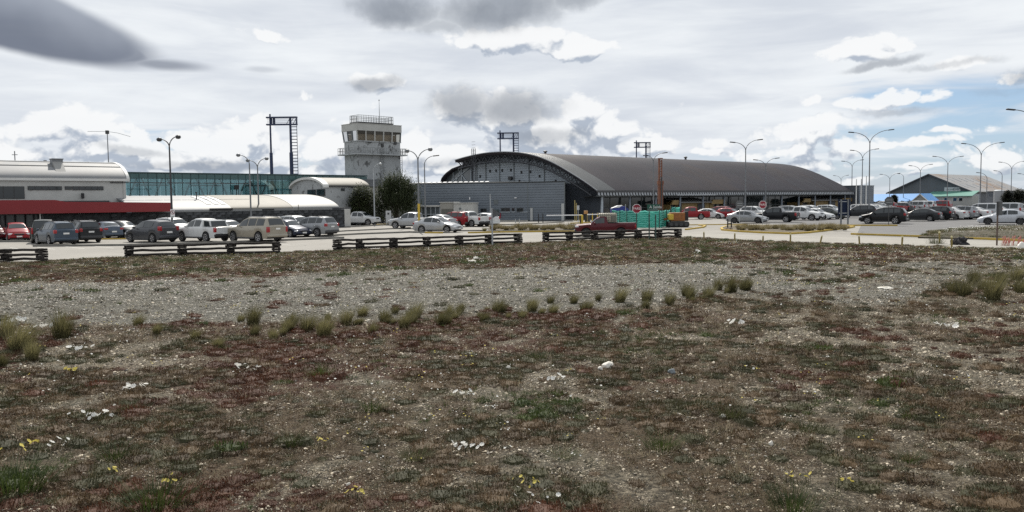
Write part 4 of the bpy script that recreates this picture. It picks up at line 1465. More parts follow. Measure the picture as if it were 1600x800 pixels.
for px, D_, arms, lab in [(1411, 230, [(-6.5, 271.5)], 'small single-armed lamp right of the distant double lamp'), (1541, 170, [(-12, 270)], 'single-armed lamp before the middle of the hangar roof'), (1564.5, 185, [(-9, 267)], 'single-armed lamp at the right end of the hangar roof'), (1602, 190, [(-9, 271.5)], 'single lamp head entering at the right edge over the hangar')]:
    lamp(px, 0, D_, arms, lab, 'flat', M_lamp_grey)
lamp(1622, 0, 74, [(-42, 171.5)], 'nearest lamp reaching in from the right edge, its shaft out of frame', 'flat', M_lamp_grey)

# flag poles at the right end of the terminal
for px, top, lab in [(1337.5, 281, 'left one of the three white flag poles at the end of the terminal'), (1345, 281, 'middle one of the three white flag poles at the end of the terminal'), (1353, 276, 'right one of the three white flag poles at the end of the terminal')]:
    D_ = 128; q = at_depth(px, 330, D_)
    t = thing('flag_pole', lab, 'flag pole', (q.x, D_, 0), 0, 'flag poles at the terminal end')
    h = at_depth(px, top, D_).z
    mb = MB(); mb.tube([(0, 0, -.1), (0, 0, h)], [.10, .06], 10); mb.build('pole', M_white_trim, t, smooth=60)
    mb = MB(); mb.lathe([(.03, h), (.09, h + .06), (.03, h + .14)], 8); mb.build('finial', M_white_trim, t)


# ------------------------------------------------------------------ apron floodlight masts
def flood_mast(px0, px1, top, D_, lab):
    s = F_PX / D_
    a = at_depth(px0, 300, D_); zt = at_depth(px0, top, D_).z
    w = (px1 - px0) / s
    t = thing('floodlight_mast', lab, 'floodlight mast', (a.x, D_, 0), 0, 'apron floodlight masts')
    mb = MB(); mb.tube([(0, 0, 0), (0, 0, zt * .66), (0, 0, zt * .661), (0, 0, zt + .5)], [.30, .26, .16, .13], 10); mb.build('left_leg', M_navy, t, smooth=40)
    x1 = w - .55 if w > 2 else w
    lx = w - 1.0
    mb = MB(); mb.tube([(lx, 0, 0), (lx, 0, zt * .66), (lx, 0, zt * .661), (lx, 0, zt)], [.34, .30, .20, .18], 10); mb.build('right_leg', M_navy, t, smooth=40)
    mb = MB(); mb.tube([(lx + 1.05, 0, zt * .3), (lx + 1.05, 0, zt)], .05, 6)
    lad = mb.build('ladder_rail', M_navy, t)
    z = zt * .3
    while z < zt - 1.2:
        mb = MB(); mb.b2((lx + .1, -.05, z), (lx + 1.1, .05, z + .12)); mb.build('rung', M_navy, lad)
        z += .52
    fr = MB(); hh = 1.35
    for z in (zt - hh, zt - .18):
        fr.b2((-.6, -.35, z), (w + .15, .35, z + .22))
    fr.b2((w - .02, -.3, zt - hh), (w + .12, .3, zt))
    f = fr.build('head_frame', M_navy, t)
    for k in range(3):
        z = zt - hh + .38 + k * .30
        mb = MB(); mb.b2((-.5, -.09, z), (w, -.03, z + .05)); mb.build('guard_rail', M_navy, f)
    for x in np.linspace(w * .62, w, 4):
        mb = MB(); mb.bar((x, .03, zt - hh + .18), (min(x + .6, w), .03, zt - .2), .07); mb.build('brace', M_navy, f)
    for x in (.12, .62):
        mb = MB(); mb.bev((x, .1, zt - hh * .5), (.38, .3, .95), .05); mb.build('floodlight', M_navy, f)
    return t


flood_mast(425.5, 466, 183, 138, 'tall navy floodlight mast with a ladder behind the teal glass gallery')
flood_mast(782.5, 810.5, 207.5, 176, 'navy floodlight mast behind the arched gable of the terminal')
flood_mast(994.5, 1015.5, 222.5, 209, 'navy floodlight mast behind the middle of the long terminal roof')

# ------------------------------------------------------------------ shared wall helpers
def siding(mb, x0, x1, z0, z1, y=0.0, pitch=.25, depth=.035):
    """horizontal metal cladding: lapped rows with a recess between them, facing -y"""
    z = z0
    while z < z1 - 1e-4:
        zt_ = min(z + pitch, z1)
        zr = z + (zt_ - z) * .84
        mb.add([(x0, y - depth * .75, z), (x1, y - depth * .75, z), (x1, y - depth, zr), (x0, y - depth, zr),
                (x1, y, zr + .006), (x0, y, zr + .006), (x1, y, zt_), (x0, y, zt_), (x0, y, z), (x1, y, z)],
               [(0, 1, 2, 3), (3, 2, 4, 5), (5, 4, 6, 7), (8, 9, 1, 0), (0, 3, 5, 8), (1, 9, 4, 2)])
        z = zt_


def frame_of(p0, p1):
    ex, ey = p1[0] - p0[0], p1[1] - p0[1]
    return math.atan2(ey, ex), math.hypot(ex, ey)


def window_on(parent, p0, p1, rect, y=-.06, name='window', glass=None, frame=None, depth=.05, bars=0, fw=.06):
    """window given by a photo rectangle on the wall plane p0->p1 (parent frame: x along wall)"""
    s0, z1 = on_line(p0, p1, rect[0], rect[1]); s1, z0 = on_line(p0, p1, rect[2], rect[3])
    w = MB()
    w.b2((s0, y - depth, z0), (s1, y, z0 + fw)); w.b2((s0, y - depth, z1 - fw), (s1, y, z1))
    w.b2((s0, y - depth, z0 + fw), (s0 + fw, y, z1 - fw)); w.b2((s1 - fw, y - depth, z0 + fw), (s1, y, z1 - fw))
    for i in range(bars):
        xx = s0 + (s1 - s0) * (i + 1) / (bars + 1)
        w.b2((xx - fw / 2, y - depth, z0 + fw), (xx + fw / 2, y, z1 - fw))
    f = w.build(name, frame or M_trim, parent)
    g = MB(); g.b2((s0 + fw * .5, y - .015, z0 + fw * .5), (s1 - fw * .5, y + .01, z1 - fw * .5))
    g.build('pane', glass or M_dark_glass, f)
    return s0, s1, z0, z1


# ------------------------------------------------------------------ the big terminal
M_troof = mat('dark_ribbed_roof', (.026, .0235, .0295), .6, metal=0, spec=.1, vary=.2, scale=.09, stain=((.040, .031, .029), .05, .55, .5))
def ribs(m, axis, per_m, strength, dist=.03, darken=.35):
    nt = m.node_tree; N = Nodes(nt); b = nt.nodes['Principled BSDF']
    pos = N.sep(N.new('ShaderNodeTexCoord').outputs['Object'])[axis]
    w = N.m('PINGPONG', N.m('MULTIPLY', pos, per_m), .5)
    h = N.step(w, .30, .46)
    bn = N.new('ShaderNodeBump'); bn.inputs['Strength'].default_value = strength; bn.inputs['Distance'].default_value = dist
    N.put(bn.inputs['Height'], h)
    if b.inputs['Normal'].links:
        N.put(bn.inputs['Normal'], b.inputs['Normal'].links[0].from_socket)
    nt.links.new(bn.outputs[0], b.inputs['Normal'])
    if darken:
        src = b.inputs['Base Color'].links[0].from_socket if b.inputs['Base Color'].links else None
        if src:
            nt.links.new(N.mix(N.m('MULTIPLY', N.step(w, .42, .5), darken), src, (.03, .03, .03)), b.inputs['Base Color'])
ribs(M_troof, 0, 1.6, .5, darken=.2)
def sheets(m, w_):
    # each roof sheet has weathered to its own tone
    nt = m.node_tree; N = Nodes(nt); b = nt.nodes['Principled BSDF']
    p_ = N.sep(N.new('ShaderNodeTexCoord').outputs['Object'])
    wn = N.new('ShaderNodeTexWhiteNoise'); wn.noise_dimensions = '2D'
    N.put(wn.inputs['Vector'], N.comb(N.m('FLOOR', N.m('MULTIPLY', p_[0], 1 / w_)), N.m('FLOOR', N.m('MULTIPLY', p_[1], .13))))
    hs = N.new('ShaderNodeHueSaturation'); N.put(hs.inputs['Value'], N.m('MULTIPLY_ADD', wn.outputs[0], .34, .83))
    N.put(hs.inputs['Color'], b.inputs['Base Color'].links[0].from_socket); nt.links.new(hs.outputs[0], b.inputs['Base Color'])
    nt.links.new(N.m('MULTIPLY_ADD', wn.outputs[0], .18, .48), b.inputs['Roughness'])
sheets(M_troof, 1.25)
M_tcap = mat('grey_ribbed_cladding', (.030, .034, .036), .45, metal=0, spec=.35, vary=.1, scale=.3)
ribs(M_tcap, 0, 3.0, .6)
M_side = mat('blue_grey_siding', (.155, .18, .21), .55, metal=.1, vary=.10, scale=.35)
M_side_l = mat('light_grey_siding', (.36, .40, .435), .5, metal=.1, vary=.10, scale=.35)
M_side_d = mat('dark_grey_wall', (.075, .086, .102), .6, vary=.10, scale=.5)
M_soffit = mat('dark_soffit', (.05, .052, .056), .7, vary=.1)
M_louvre = mat('pale_louvre', (.24, .255, .27), .4, vary=.08, obj_rand=.1)
M_truss = mat('dark_truss_steel', (.045, .048, .055), .5, metal=.2, vary=.1)
M_tglass = mat('shopfront_glass', (.018, .027, .030), .07, spec=.6, vary=0)
M_frame = mat('grey_window_frame', (.11, .125, .13), .5, vary=.1)
M_ochre = mat('ochre_render', (.22, .15, .055), .7, vary=.12, scale=.8)
M_canopy = mat('grey_canopy_roof', (.13, .13, .125), .6, vary=.1, scale=.8)

TX, TY = 13.0, 120.0
T0 = Vector((TX, TY, 0))
T = thing('airport_terminal', 'large grey terminal with a long dark curved roof and an arched trussed gable', 'terminal building', T0, UA)
AR = [(-.25, 3.95), (0, 4.15), (2.5, 5.55), (5, 6.8), (8.5, 8.4), (12, 9.62), (15.5, 10.38), (19, 10.78), (22, 10.92), (25, 10.9), (28, 10.7), (31, 10.38), (33.6, 10.0)]
AT = np.array([a for a, _ in AR]); AZ = np.array([z for _, z in AR])
from numpy import interp
def arch(t):
    # smooth through the control points (Catmull-Rom)
    i = int(np.clip(np.searchsorted(AT, t) - 1, 0, len(AT) - 2))
    t0, t1 = AT[i], AT[i + 1]; q = (t - t0) / (t1 - t0)
    def sl(j):
        a, b = max(j - 1, 0), min(j + 1, len(AT) - 1)
        return (AZ[b] - AZ[a]) / (AT[b] - AT[a])
    h = t1 - t0
    return (2 * q**3 - 3 * q**2 + 1) * AZ[i] + (q**3 - 2 * q**2 + q) * h * sl(i) + (-2 * q**3 + 3 * q**2) * AZ[i + 1] + (q**3 - q**2) * h * sl(i + 1)

LEN = 79.0
ts = list(np.linspace(-.25, 33.0, 46))
def slab(ts, zf, th, x0, x1, up=0.0):
    mb = MB()
    top = [(t, zf(t) + up) for t in ts]; bot = [(t, zf(t) + up - th) for t in ts]
    n = len(ts)
    vs = [(x0, a, b) for a, b in top] + [(x1, a, b) for a, b in top] + [(x0, a, b) for a, b in bot] + [(x1, a, b) for a, b in bot]
    fs = []
    for i in range(n - 1):
        fs += [(i, i + 1, n + i + 1, n + i), (2 * n + i, 3 * n + i, 3 * n + i + 1, 2 * n + i + 1), (i, 2 * n + i, 2 * n + i + 1, i + 1), (n + i, n + i + 1, 3 * n + i + 1, 3 * n + i)]
    fs += [(0, n, 3 * n, 2 * n), (n - 1, 3 * n - 1, 4 * n - 1, 2 * n - 1)]
    return mb.add(vs, fs)

slab(ts, arch, .38, -.6, LEN).build('roof', M_troof, T, smooth=25)
slab(ts, arch, .10, -.62, 3.4, .05).build('roof_end_cladding', M_tcap, T, smooth=25)
slab(ts, arch, .13, -.74, -.625, .085).build('verge_trim', mat('bright_verge_metal', (.26, .27, .28), .35, metal=.4, vary=.05), T, smooth=25)
mb = MB(); mb.b2((-1.2, 14.0, 10.60), (LEN - 1, 14.0 + .01, 10.61))
for i, (x, t) in enumerate([(12.0, 23.5), (51.0, 22)]):
    z = arch(t)
    v = MB(); v.lathe([(.22, z - .2), (.22, z + .45), (.38, z + .5), (.38, z + .62), (.1, z + .75)], 12, 'z', (x, t, 0)); v.build('roof_vent', M_trim, T, smooth=40)

# eave: dark gutter, then pale sloping louvre plates
mb = MB(); mb.b2((-1.3, -.42, 4.02), (LEN, -.255, 4.26)); mb.build('gutter', M_soffit, T)
pl = MB(); pl.bev((0, 0, 0), (.42, .05, .50), .012, Matrix.Rotation(R(-24), 3, 'X') @ Matrix.Rotation(R(13), 3, 'Y'))
plm = pl.mesh('louvre'); plm.materials.append(M_louvre)
for i in range(121):
    o = link('louvre', plm, None, T); o.location = (-.9 + i * .66, -.42, 3.75)
mb = MB(); mb.b2((-1.2, -.34, 3.40), (LEN, -.20, 3.52)); mb.build('eave_beam', M_frame, T)
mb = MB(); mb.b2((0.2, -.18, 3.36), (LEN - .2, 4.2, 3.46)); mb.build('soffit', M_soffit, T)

# trussed arch under the roof edge at the gable
ch = MB()
for off, r in ((.45, .12), (1.55, .13)):
    ch.tube([(-.25, t, arch(t) - off) for t in np.linspace(.6 if off < 1 else 1.6, 32.6, 34)], r, 6)
ch.build('truss_chord', M_truss, T)
tt = list(np.linspace(1.6, 32.4, 37))
for i, (a, b) in enumerate(zip(tt, tt[1:])):
    za, zb = (arch(a) - .5, arch(b) - 1.5) if i % 2 == 0 else (arch(a) - 1.5, arch(b) - .5)
    m_ = MB(); m_.bar((-.25, a, za), (-.25, b, zb), .12); m_.build('truss_brace', M_truss, T)
    m_ = MB(); m_.bar((-.20, a, zb - (arch(b) - arch(a))), (-.20, b, za + (arch(b) - arch(a))), .07); m_.build('truss_brace', M_truss, T)

# gable wall: dark below, pale ribbed siding above, recessed under the truss
MG = Matrix.Rotation(R(-90), 4, 'Z')          # local siding faces -x of the terminal
gb = MB(); gb.prism([(.6, 0)] + [(t, arch(t) - .40) for t in np.linspace(.6, 33.2, 40)] + [(33.2, 0)], 'x', 1.10, 1.3)
gb.build('gable_wall', M_side_d, T)
sd = MB(MG)
z = 5.45
fine = np.linspace(.6, 33.0, 400); az_ = np.array([arch(t) - .9 for t in fine])
while z < 10.2:
    ok = fine[az_ > z + .36]
    ok = ok[(ok < 30.2)]
    if len(ok) > 3:
        siding(sd, -ok[-1], -ok[0], z, z + .38, 1.09, .38, .12)
    z += .38
sd.build('siding', M_side_l, T)
for px in (745, 759, 780.5, 803, 826.5, 850.5):
    s_, _ = on_line(T0 + U * .95, T0 + U * .95 + V, px, 265)
    m_ = MB(); m_.b2((.93, s_ - .11, 5.4), (1.02, s_ + .11, arch(s_) - .5)); m_.build('pilaster', M_frame, T)
for px, py in [(766, 267.3), (775.5, 266.8), (785, 266.2), (798.5, 265.6), (815, 269.2), (829, 268.4), (843.5, 275.3), (812, 283.3), (868.5, 283.3), (750.5, 275.5)]:
    s_, z_ = on_line(T0 + U, T0 + U + V, px, py)
    m_ = MB(); m_.b2((.90, s_ - .16, z_ - .22), (1.02, s_ + .16, z_ + .22)); m_.build('wall_vent', M_black, T)
s_, z_ = on_line(T0 + U, T0 + U + V, 799, 278.5)
m_ = MB(); m_.bev((.8, s_, z_), (.5, .75, .55), .05); m_.build('fan_unit', M_trim, T)
# glazed end under the lower back roof
lowr = [(30.3, 9.35), (32.1, 9.2), (34.5, 8.75), (36.2, 8.05), (37.4, 7.3), (38.0, 6.6), (38.1, 5.9)]
def lr(t):
    return float(interp(t, [a for a, _ in lowr], [b for _, b in lowr]))
lt = list(np.linspace(30.3, 38.1, 16))
slab(lt, lr, .28, -.2, LEN - 6).build('lower_roof', M_troof, T, smooth=30)
m_ = MB(); m_.prism([(30.3, 5.3)] + [(t, lr(t) - .3) for t in lt] + [(38.1, 5.3)], 'x', .9, 1.0)
M_gglass = mat('grey_end_glass', (.09, .105, .115), .15, spec=.7, vary=.15, scale=.5)
m_.build('end_glazing', M_gglass, T)
for a, b in [((30.5, 5.5), (30.5, 9.0)), ((33.0, 5.5), (33.0, 8.7)), ((35.4, 5.5), (35.4, 8.2)), ((30.5, 8.9), (37.6, 5.6)), ((33, 8.6), (35.4, 5.6)), ((31, 5.7), (34, 8.6))]:
    m_ = MB(); m_.bar((.84, a[0], a[1]), (.84, b[0], b[1]), .14); m_.build('glazing_bar', M_side_l, T)
m_ = MB(); m_.prism([(30.6, 0), (30.6, 5.4), (38.0, 5.4), (38.0, 0)], 'x', 1.0, 60); m_.build('rear_wall', M_side_d, T)

# front: glazed shopfront, columns, entrance lobbies
fy = 4.0
F0 = T0 + V * fy
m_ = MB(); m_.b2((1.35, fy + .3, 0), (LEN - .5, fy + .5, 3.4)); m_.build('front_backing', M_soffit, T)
npan = 30
gl = MB(); wpan = (LEN - 2.5) / npan
gl.b2((.05, 0, .06), (wpan - .05, .05, 1.55)); gl.b2((.05, 0, 1.66), (wpan - .05, .05, 3.34))
gm = gl.mesh('shop_window'); gm.materials.append(M_tglass)
for i in range(npan):
    o = link('shop_window', gm, None, T); o.location = (1.5 + i * wpan, fy, 0)
mu = MB(); mu.b2((-.045, -.05, 0), (.045, .02, 3.36)); mm = mu.mesh('mullion'); mm.materials.append(M_frame)
for i in range(npan + 1):
    o = link('mullion', mm, None, T); o.location = (1.5 + i * wpan, fy, 0)
m_ = MB(); m_.b2((1.5, fy - .07, 1.56), (LEN - 1, fy - .052, 1.65)); m_.b2((1.5, fy - .07, 3.22), (LEN - 1, fy - .052, 3.34)); m_.build('transom', M_frame, T)
for i in range(13):
    x = .3 + i * 6.3
    m_ = MB(); m_.tube([(x, .2, 0), (x + .35, .35, 3.38)], [.22, .16], 10); m_.build('column', M_side if i else M_side_l, T, smooth=60)
m_ = MB(); m_.b2((LEN - .45, .3, 0), (LEN - .2, 33, 3.9)); m_.build('end_wall', M_side, T)
m_ = MB(); m_.prism([(.6, 3.9)] + [(t, arch(t) - .40) for t in np.linspace(.6, 33.2, 40)] + [(33.2, 3.9)], 'x', LEN - .6, LEN - .3); m_.build('end_gable', M_side, T)


def lobby(pxa, pxb, label=None):
    p0 = T0 + V * .55
    s0, _ = on_line(p0, p0 + U, pxa, 320); s1, _ = on_line(p0, p0 + U, pxb, 320)
    L_ = s1 - s0
    e = bpy.data.objects.new('entrance_lobby', None); COL.objects.link(e); e.parent = T; e.location = (s0, .55, 0)
    m_ = MB(); m_.b2((L_ * .22, .3, 0), (L_ * .8, 3.4, 2.5)); m_.build('lobby_wall', M_ochre, e)
    m_ = MB(); m_.prism([(-.35, 2.25), (3.45, 3.05), (3.45, 3.17), (-.35, 2.40)], 'x', L_ * .14, L_ * .72); m_.build('lobby_roof', M_canopy, e)
    for a, b in ((0.0, .14), (.72, 1.0)):
        m_ = MB(); m_.prism([(L_ * a, 2.0), (L_ * a + L_ * .035, 2.72), (L_ * b - L_ * .01, 2.72), (L_ * b, 2.0)], 'y', -.15, .15); m_.build('gable_board', M_ochre, e)
        m_ = MB(); m_.b2((L_ * a + .05, .16, 0), (L_ * a + .22, 3.3, 2.0)); m_.b2((L_ * b - .22, .16, 0), (L_ * b - .05, 3.3, 2.0)); m_.build('lobby_pier', M_ochre, e)
        m_ = MB(); m_.b2((L_ * a + .24, .6, .05), (L_ * b - .24, .66, 1.95)); m_.build('lobby_glass', M_tglass, e)
    m_ = MB(); m_.b2((L_ * .5, .2, 0), (L_ * .63, .29, 2.1)); m_.build('lobby_door', M_soffit, e)


lobby(1048, 1133); lobby(1254, 1335)

# block at the right end
p = T0 + U * (LEN + .6) - V * 1.0
B = thing('service_block', 'square grey metal block closing the right end of the terminal', 'building', (p.x, p.y, 0), UA)
zt_ = at_depth(1345, 290.5, p.y).z
m_ = MB(); m_.b2((0, .02, 0), (7.0, 12, zt_)); m_.build('wall', M_side_d, B)
m_ = MB(); siding(m_, 0, 7.0, .1, zt_, 0, .4, .06); m_.build('siding', M_side, B)
m_ = MB(); m_.b2((-.1, -.1, zt_ + .005), (7.1, 12.1, zt_ + .14)); m_.build('parapet_cap', M_frame, B)
for k in range(3):
    m_ = MB(); m_.b2((.9 + k * 1.8, -.08, 0), (1.0 + k * 1.8, -.045, zt_)); m_.build('seam', M_frame, B)

# ------------------------------------------------------------------ low grey wing with small windows
A1 = at_depth(648, 330, 121); A2 = at_depth(825, 330, 118.6); A3 = at_depth(882.5, 330, 117)
for p in (A1, A2, A3):
    p.z = 0
wz = 5.5
an, Lw = frame_of(A1, A2)
Wg = thing('grey_annex', 'long low blue-grey clad annex with small windows in front of the arched gable', 'building', A1, an)
MI = Matrix.Rotation(-an, 4, 'Z') @ Matrix.Translation(-A1)
def wl(p):
    return MI @ Vector(p)
foot = [wl(A1), wl(A2), wl(A3), wl((7.9, 128.5, 0)), wl((-8, 146, 0)), wl((-22, 140, 0))]
foot = [Vector((p.x, p.y + .03, 0)) for p in foot]
m_ = MB(); m_.prism([(p.x, p.y) for p in foot], 'z', 0, wz - .05); m_.build('wall', M_side_d, Wg)
m_ = MB(); siding(m_, 0, Lw, .15, wz, 0, .36, .09); m_.build('siding', M_side, Wg)
an2, L2 = frame_of(wl(A2), wl(A3))
m_ = MB(Matrix.Translation(wl(A2)) @ Matrix.Rotation(an2, 4, 'Z')); siding(m_, .06, L2, .15, wz, 0, .36, .09); m_.build('siding', M_side, Wg)
m_ = MB(); m_.b2((Lw - .06, -.09, .1), (Lw + .06, .0, wz + .02)); m_.build('corner_trim', M_frame, Wg)
m_ = MB(Matrix.Translation(wl(A2)) @ Matrix.Rotation(an2, 4, 'Z')); m_.b2((L2 - .06, -.09, .1), (L2 + .06, .02, wz + .02)); m_.build('corner_trim', M_frame, Wg)
roofp = [(p.x, p.y) for p in foot]
m_ = MB(); m_.add([(foot[0].x - .15, -.2, wz), (foot[1].x, -.2, wz), (foot[2].x + .1, foot[2].y - .2, wz), (foot[3].x + .1, foot[3].y, wz + .25), (foot[4].x, foot[4].y, wz + .55), (foot[5].x, foot[5].y, wz + .55),
                   (foot[0].x - .15, -.2, wz + .12), (foot[1].x, -.2, wz + .12), (foot[2].x + .1, foot[2].y - .2, wz + .12), (foot[3].x + .1, foot[3].y, wz + .37), (foot[4].x, foot[4].y, wz + .67), (foot[5].x, foot[5].y, wz + .67)],
                  [(0, 1, 2, 3, 4, 5), (6, 7, 8, 9, 10, 11)] + [(i, (i + 1) % 6, 6 + (i + 1) % 6, 6 + i) for i in range(6)])
m_.build('roof', M_tcap, Wg)
# pale translucent roof slats along the left part
for i in range(14):
    m_ = MB(); m_.box((.6 + i * .78, .35, wz + .22), (.52, .9, .05), Matrix.Rotation(R(9), 3, 'X')); m_.build('roof_light', M_louvre, Wg)
for rect in [(737, 326, 747, 331.6), (751, 326, 760.5, 331.6), (783.2, 325, 797, 330.6), (799.8, 325, 804.2, 330.4), (813.3, 324.8, 824, 330.6)]:
    s0, s1, z0, z1 = window_on(Wg, A1, A2, rect, -.10, bars=1 if rect[2] - rect[0] > 6 else 0)
    m_ = MB(); m_.b2((s0 - .06, -.20, z0 - .12), (s1 + .06, -.095, z0 - .01)); m_.build('sill', M_side_l, Wg)
def panel_on(parent, p0, p1, rect, name, m, y=-.06, d=.06):
    s0, z1 = on_line(p0, p1, rect[0], rect[1]); s1, z0 = on_line(p0, p1, rect[2], rect[3])
    q = MB(); q.b2((s0, y - d, max(z0, 0)), (s1, y, z1)); return q.build(name, m, parent)
panel_on(Wg, A2, A3, (828, 323.5, 834, 344.5), 'door_frame', M_frame, -.10).location = wl(A2); Wg.children[-1].rotation_euler = (0, 0, an2)
d_ = panel_on(Wg, A2, A3, (829, 325, 833, 344.5), 'door', mat('white_door', (.42, .43, .42), .5, vary=.05), -.165, .04); d_.location = wl(A2); d_.rotation_euler = (0, 0, an2)
d_ = panel_on(Wg, A2, A3, (877.5, 318, 882, 344.5), 'door', MATS['white_door'], -.165, .04); d_.location = wl(A2); d_.rotation_euler = (0, 0, an2)
panel_on(Wg, A1, A2, (772, 327, 780, 343), 'door', mat('green_grey_door', (.06, .085, .085), .5), -.10, .05)
panel_on(Wg, A1, A2, (773.5, 329, 775, 334), 'door_window', M_dark_glass, -.155, .02)
panel_on(Wg, A1, A2, (776.6, 329, 779, 334), 'door_window', M_dark_glass, -.155, .02)
panel_on(Wg, A1, A2, (781.5, 333, 783, 340), 'fire_hose_cabinet', M_sign_red, -.10, .1)
panel_on(Wg, A1, A2, (771.5, 312, 778.5, 319), 'vent_grille', M_frame, -.10, .06)
panel_on(Wg, A1, A2, (804, 308.5, 807.5, 309.8), 'wall_lamp', M_sign_white, -.05, .2)
panel_on(Wg, A1, A2, (733.5, 308, 735, 312), 'wall_lamp', M_sign_white, -.05, .2)
m_ = MB(); m_.prism([(p.x, p.y - .25) for p in (wl(A1), wl(A2))] + [(wl(A2).x, -.05), (0, -.05)], 'z', 0, .13); m_.build('plinth', M_concrete, Wg)

# cream entrance kiosk and glazed porch before the annex
E1 = at_depth(688, 330, 113); E2 = at_depth(738.5, 330, 112.5); E1.z = E2.z = 0
an, Le = frame_of(E1, E2)
K = thing('cream_kiosk', 'cream flat-roofed block with a shuttered bay before the grey annex', 'building', E1, an)
_, kz = on_line(E1, E2, 715, 316.6)
M_cream = mat('cream_render', (.30, .29, .26), .85, vary=.08, scale=1, stain=((.2, .19, .17), 1.2, .4, .6))
s_m, _ = on_line(E1, E2, 709.5, 330)
m_ = MB(); m_.b2((0, .02, 0), (s_m - .01, 5, kz)); m_.build('wall', M_cream, K)
m_ = MB(); m_.b2((s_m, -.25, 0), (Le, 5, kz - .12)); m_.build('wall', mat('white_render', (.42, .42, .40), .85, vary=.08, stain=((.28, .27, .25), 1.2, .4, .58)), K)
m_ = MB(); m_.b2((-.12, -.12, kz + .004), (s_m, 5.1, kz + .12)); m_.b2((s_m + .01, -.4, kz - .115), (Le + .1, 5.1, kz)); m_.build('parapet_cap', M_white_wall, K)
panel_on(K, E1, E2, (690, 326.5, 708, 345), 'roller_shutter', mat('beige_shutter', (.13, .125, .105), .7, vary=.1), 0.015, .05)
s0, z1 = on_line(E1, E2, 690, 326.5); s1, z0 = on_line(E1, E2, 708, 345)
for i in range(9):
    m_ = MB(); m_.b2((s0, -.055, .12 + i * .2), (s1, -.036, .16 + i * .2)); m_.build('shutter_rib', M_frame, K)
for rect in [(713.5, 328.5, 717.2, 333.5), (726, 327, 733.2, 336)]:
    window_on(K, E1, E2, rect, -.255, frame=M_white_trim)
panel_on(K, E1, E2, (727.5, 336.5, 732.5, 345), 'door', M_side_d, -.255, .05)
m_ = MB(); m_.lathe([(.16, -.30), (.16, -.26)], 16, 'y', (on_line(E1, E2, 719.5, 326)[0], 0, on_line(E1, E2, 719.5, 326)[1])); m_.build('round_vent', M_frame, K)
G1 = at_depth(652, 330, 114); G2 = at_depth(687.6, 330, 113.1); G1.z = G2.z = 0
an, Lg = frame_of(G1, G2)
G = thing('glazed_porch', 'glazed porch with white frames between the dark tree and the cream kiosk', 'building', G1, an)
_, gz = on_line(G1, G2, 670, 321.5)
m_ = MB(); m_.b2((-.3, -.5, gz - .16), (Lg, 4, gz)); m_.build('flat_roof', M_white_wall, G)
m_ = MB(); m_.b2((0, .05, 0), (Lg - .02, 3.6, gz - .165)); m_.build('porch_body', M_side_d, G)
for i in range(5):
    for k, (za, zb) in enumerate(((.5, 1.15), (1.25, gz - .3))):
        xa, xb = Lg * i / 5 + .06, Lg * (i + 1) / 5 - .06
        m_ = MB(); m_.b2((xa, 0, za), (xb, .045, zb)); m_.build('pane', M_gglass if k else M_tglass, G)
for i in range(6):
    x = Lg * i / 5
    m_ = MB(); m_.b2((x - .055, -.05, 0), (x + .055, -.002, gz - .17)); m_.build('window_frame', M_side_l, G)
for z_ in (.45, 1.2):
    m_ = MB(); m_.b2((0, -.075, z_ - .05), (Lg, -.052, z_ + .05)); m_.build('window_frame', M_side_l, G)

# ------------------------------------------------------------------ old terminal on the left
W0 = Vector(((547.5 - 800) / F_PX * 98, 98, 0))
OL = lambda yo: (W0 + V * yo, W0 + V * yo + U)
def os_(px, py, yo):
    a, b = OL(yo)
    return on_line(a, b, px, py)

SW = thing('stone_wall', 'long dark stone wall behind the parked cars, with a white end pillar', 'wall', W0, UA)
s_left, _ = os_(-60, 340, 0)
_, z_r = os_(500, 329.3, 0)
SWT = 2.06
m_ = MB()
nst = 150
for i in range(1):
    m_.b2((s_left, 0, 0), (-.75, .45, SWT))
m_.build('masonry', M_stone, SW)
# the nearest courses of stones stand proud of the wall face
random.seed(4)
stm = []
for k in range(6):
    b_ = MB(); b_.bev((0, 0, 0), (random.uniform(.5, .8), .10, random.uniform(.26, .36)), .03); me_ = b_.mesh('stone'); me_.materials.append(mat('dark_stone_block', (.05, .053, .057), .9, vary=.4, scale=3, bump=.6, bscale=9, obj_rand=.45, spec=.2)); stm.append(me_)
rows_ = [.2, .56, .92, 1.28, 1.64, 1.92]
cnt = 0
for r_, z_ in enumerate(rows_):
    x_ = -1.1 - .3 * (r_ % 2)
    while x_ > s_left + 12 and cnt < 290:
        o = link('stone', random.choice(stm), None, SW); o.location = (x_ + random.uniform(-.05, .05), random.uniform(-.03, .0), z_ + random.uniform(-.03, .03)); o.rotation_euler = (0, random.uniform(-.08, .08), 0)
        x_ -= random.uniform(.75, 1.0); cnt += 1
m_ = MB(); m_.b2((s_left, -.06, SWT + .004), (-.8, .5, SWT + .07)); m_.build('coping', M_stone, SW)
m_ = MB(); m_.b2((-.74, -.1, 0), (.05, .6, SWT + .10)); m_.build('end_pillar', M_white_wall, SW)
# flat dark canopy edge over the right end of the wall
m_ = MB(); m_.b2((os_(538, 329, 0)[0] - 1.2, .6, 2.1), (.6, 4, 2.35)); m_.build('roof_edge', M_soffit, SW)

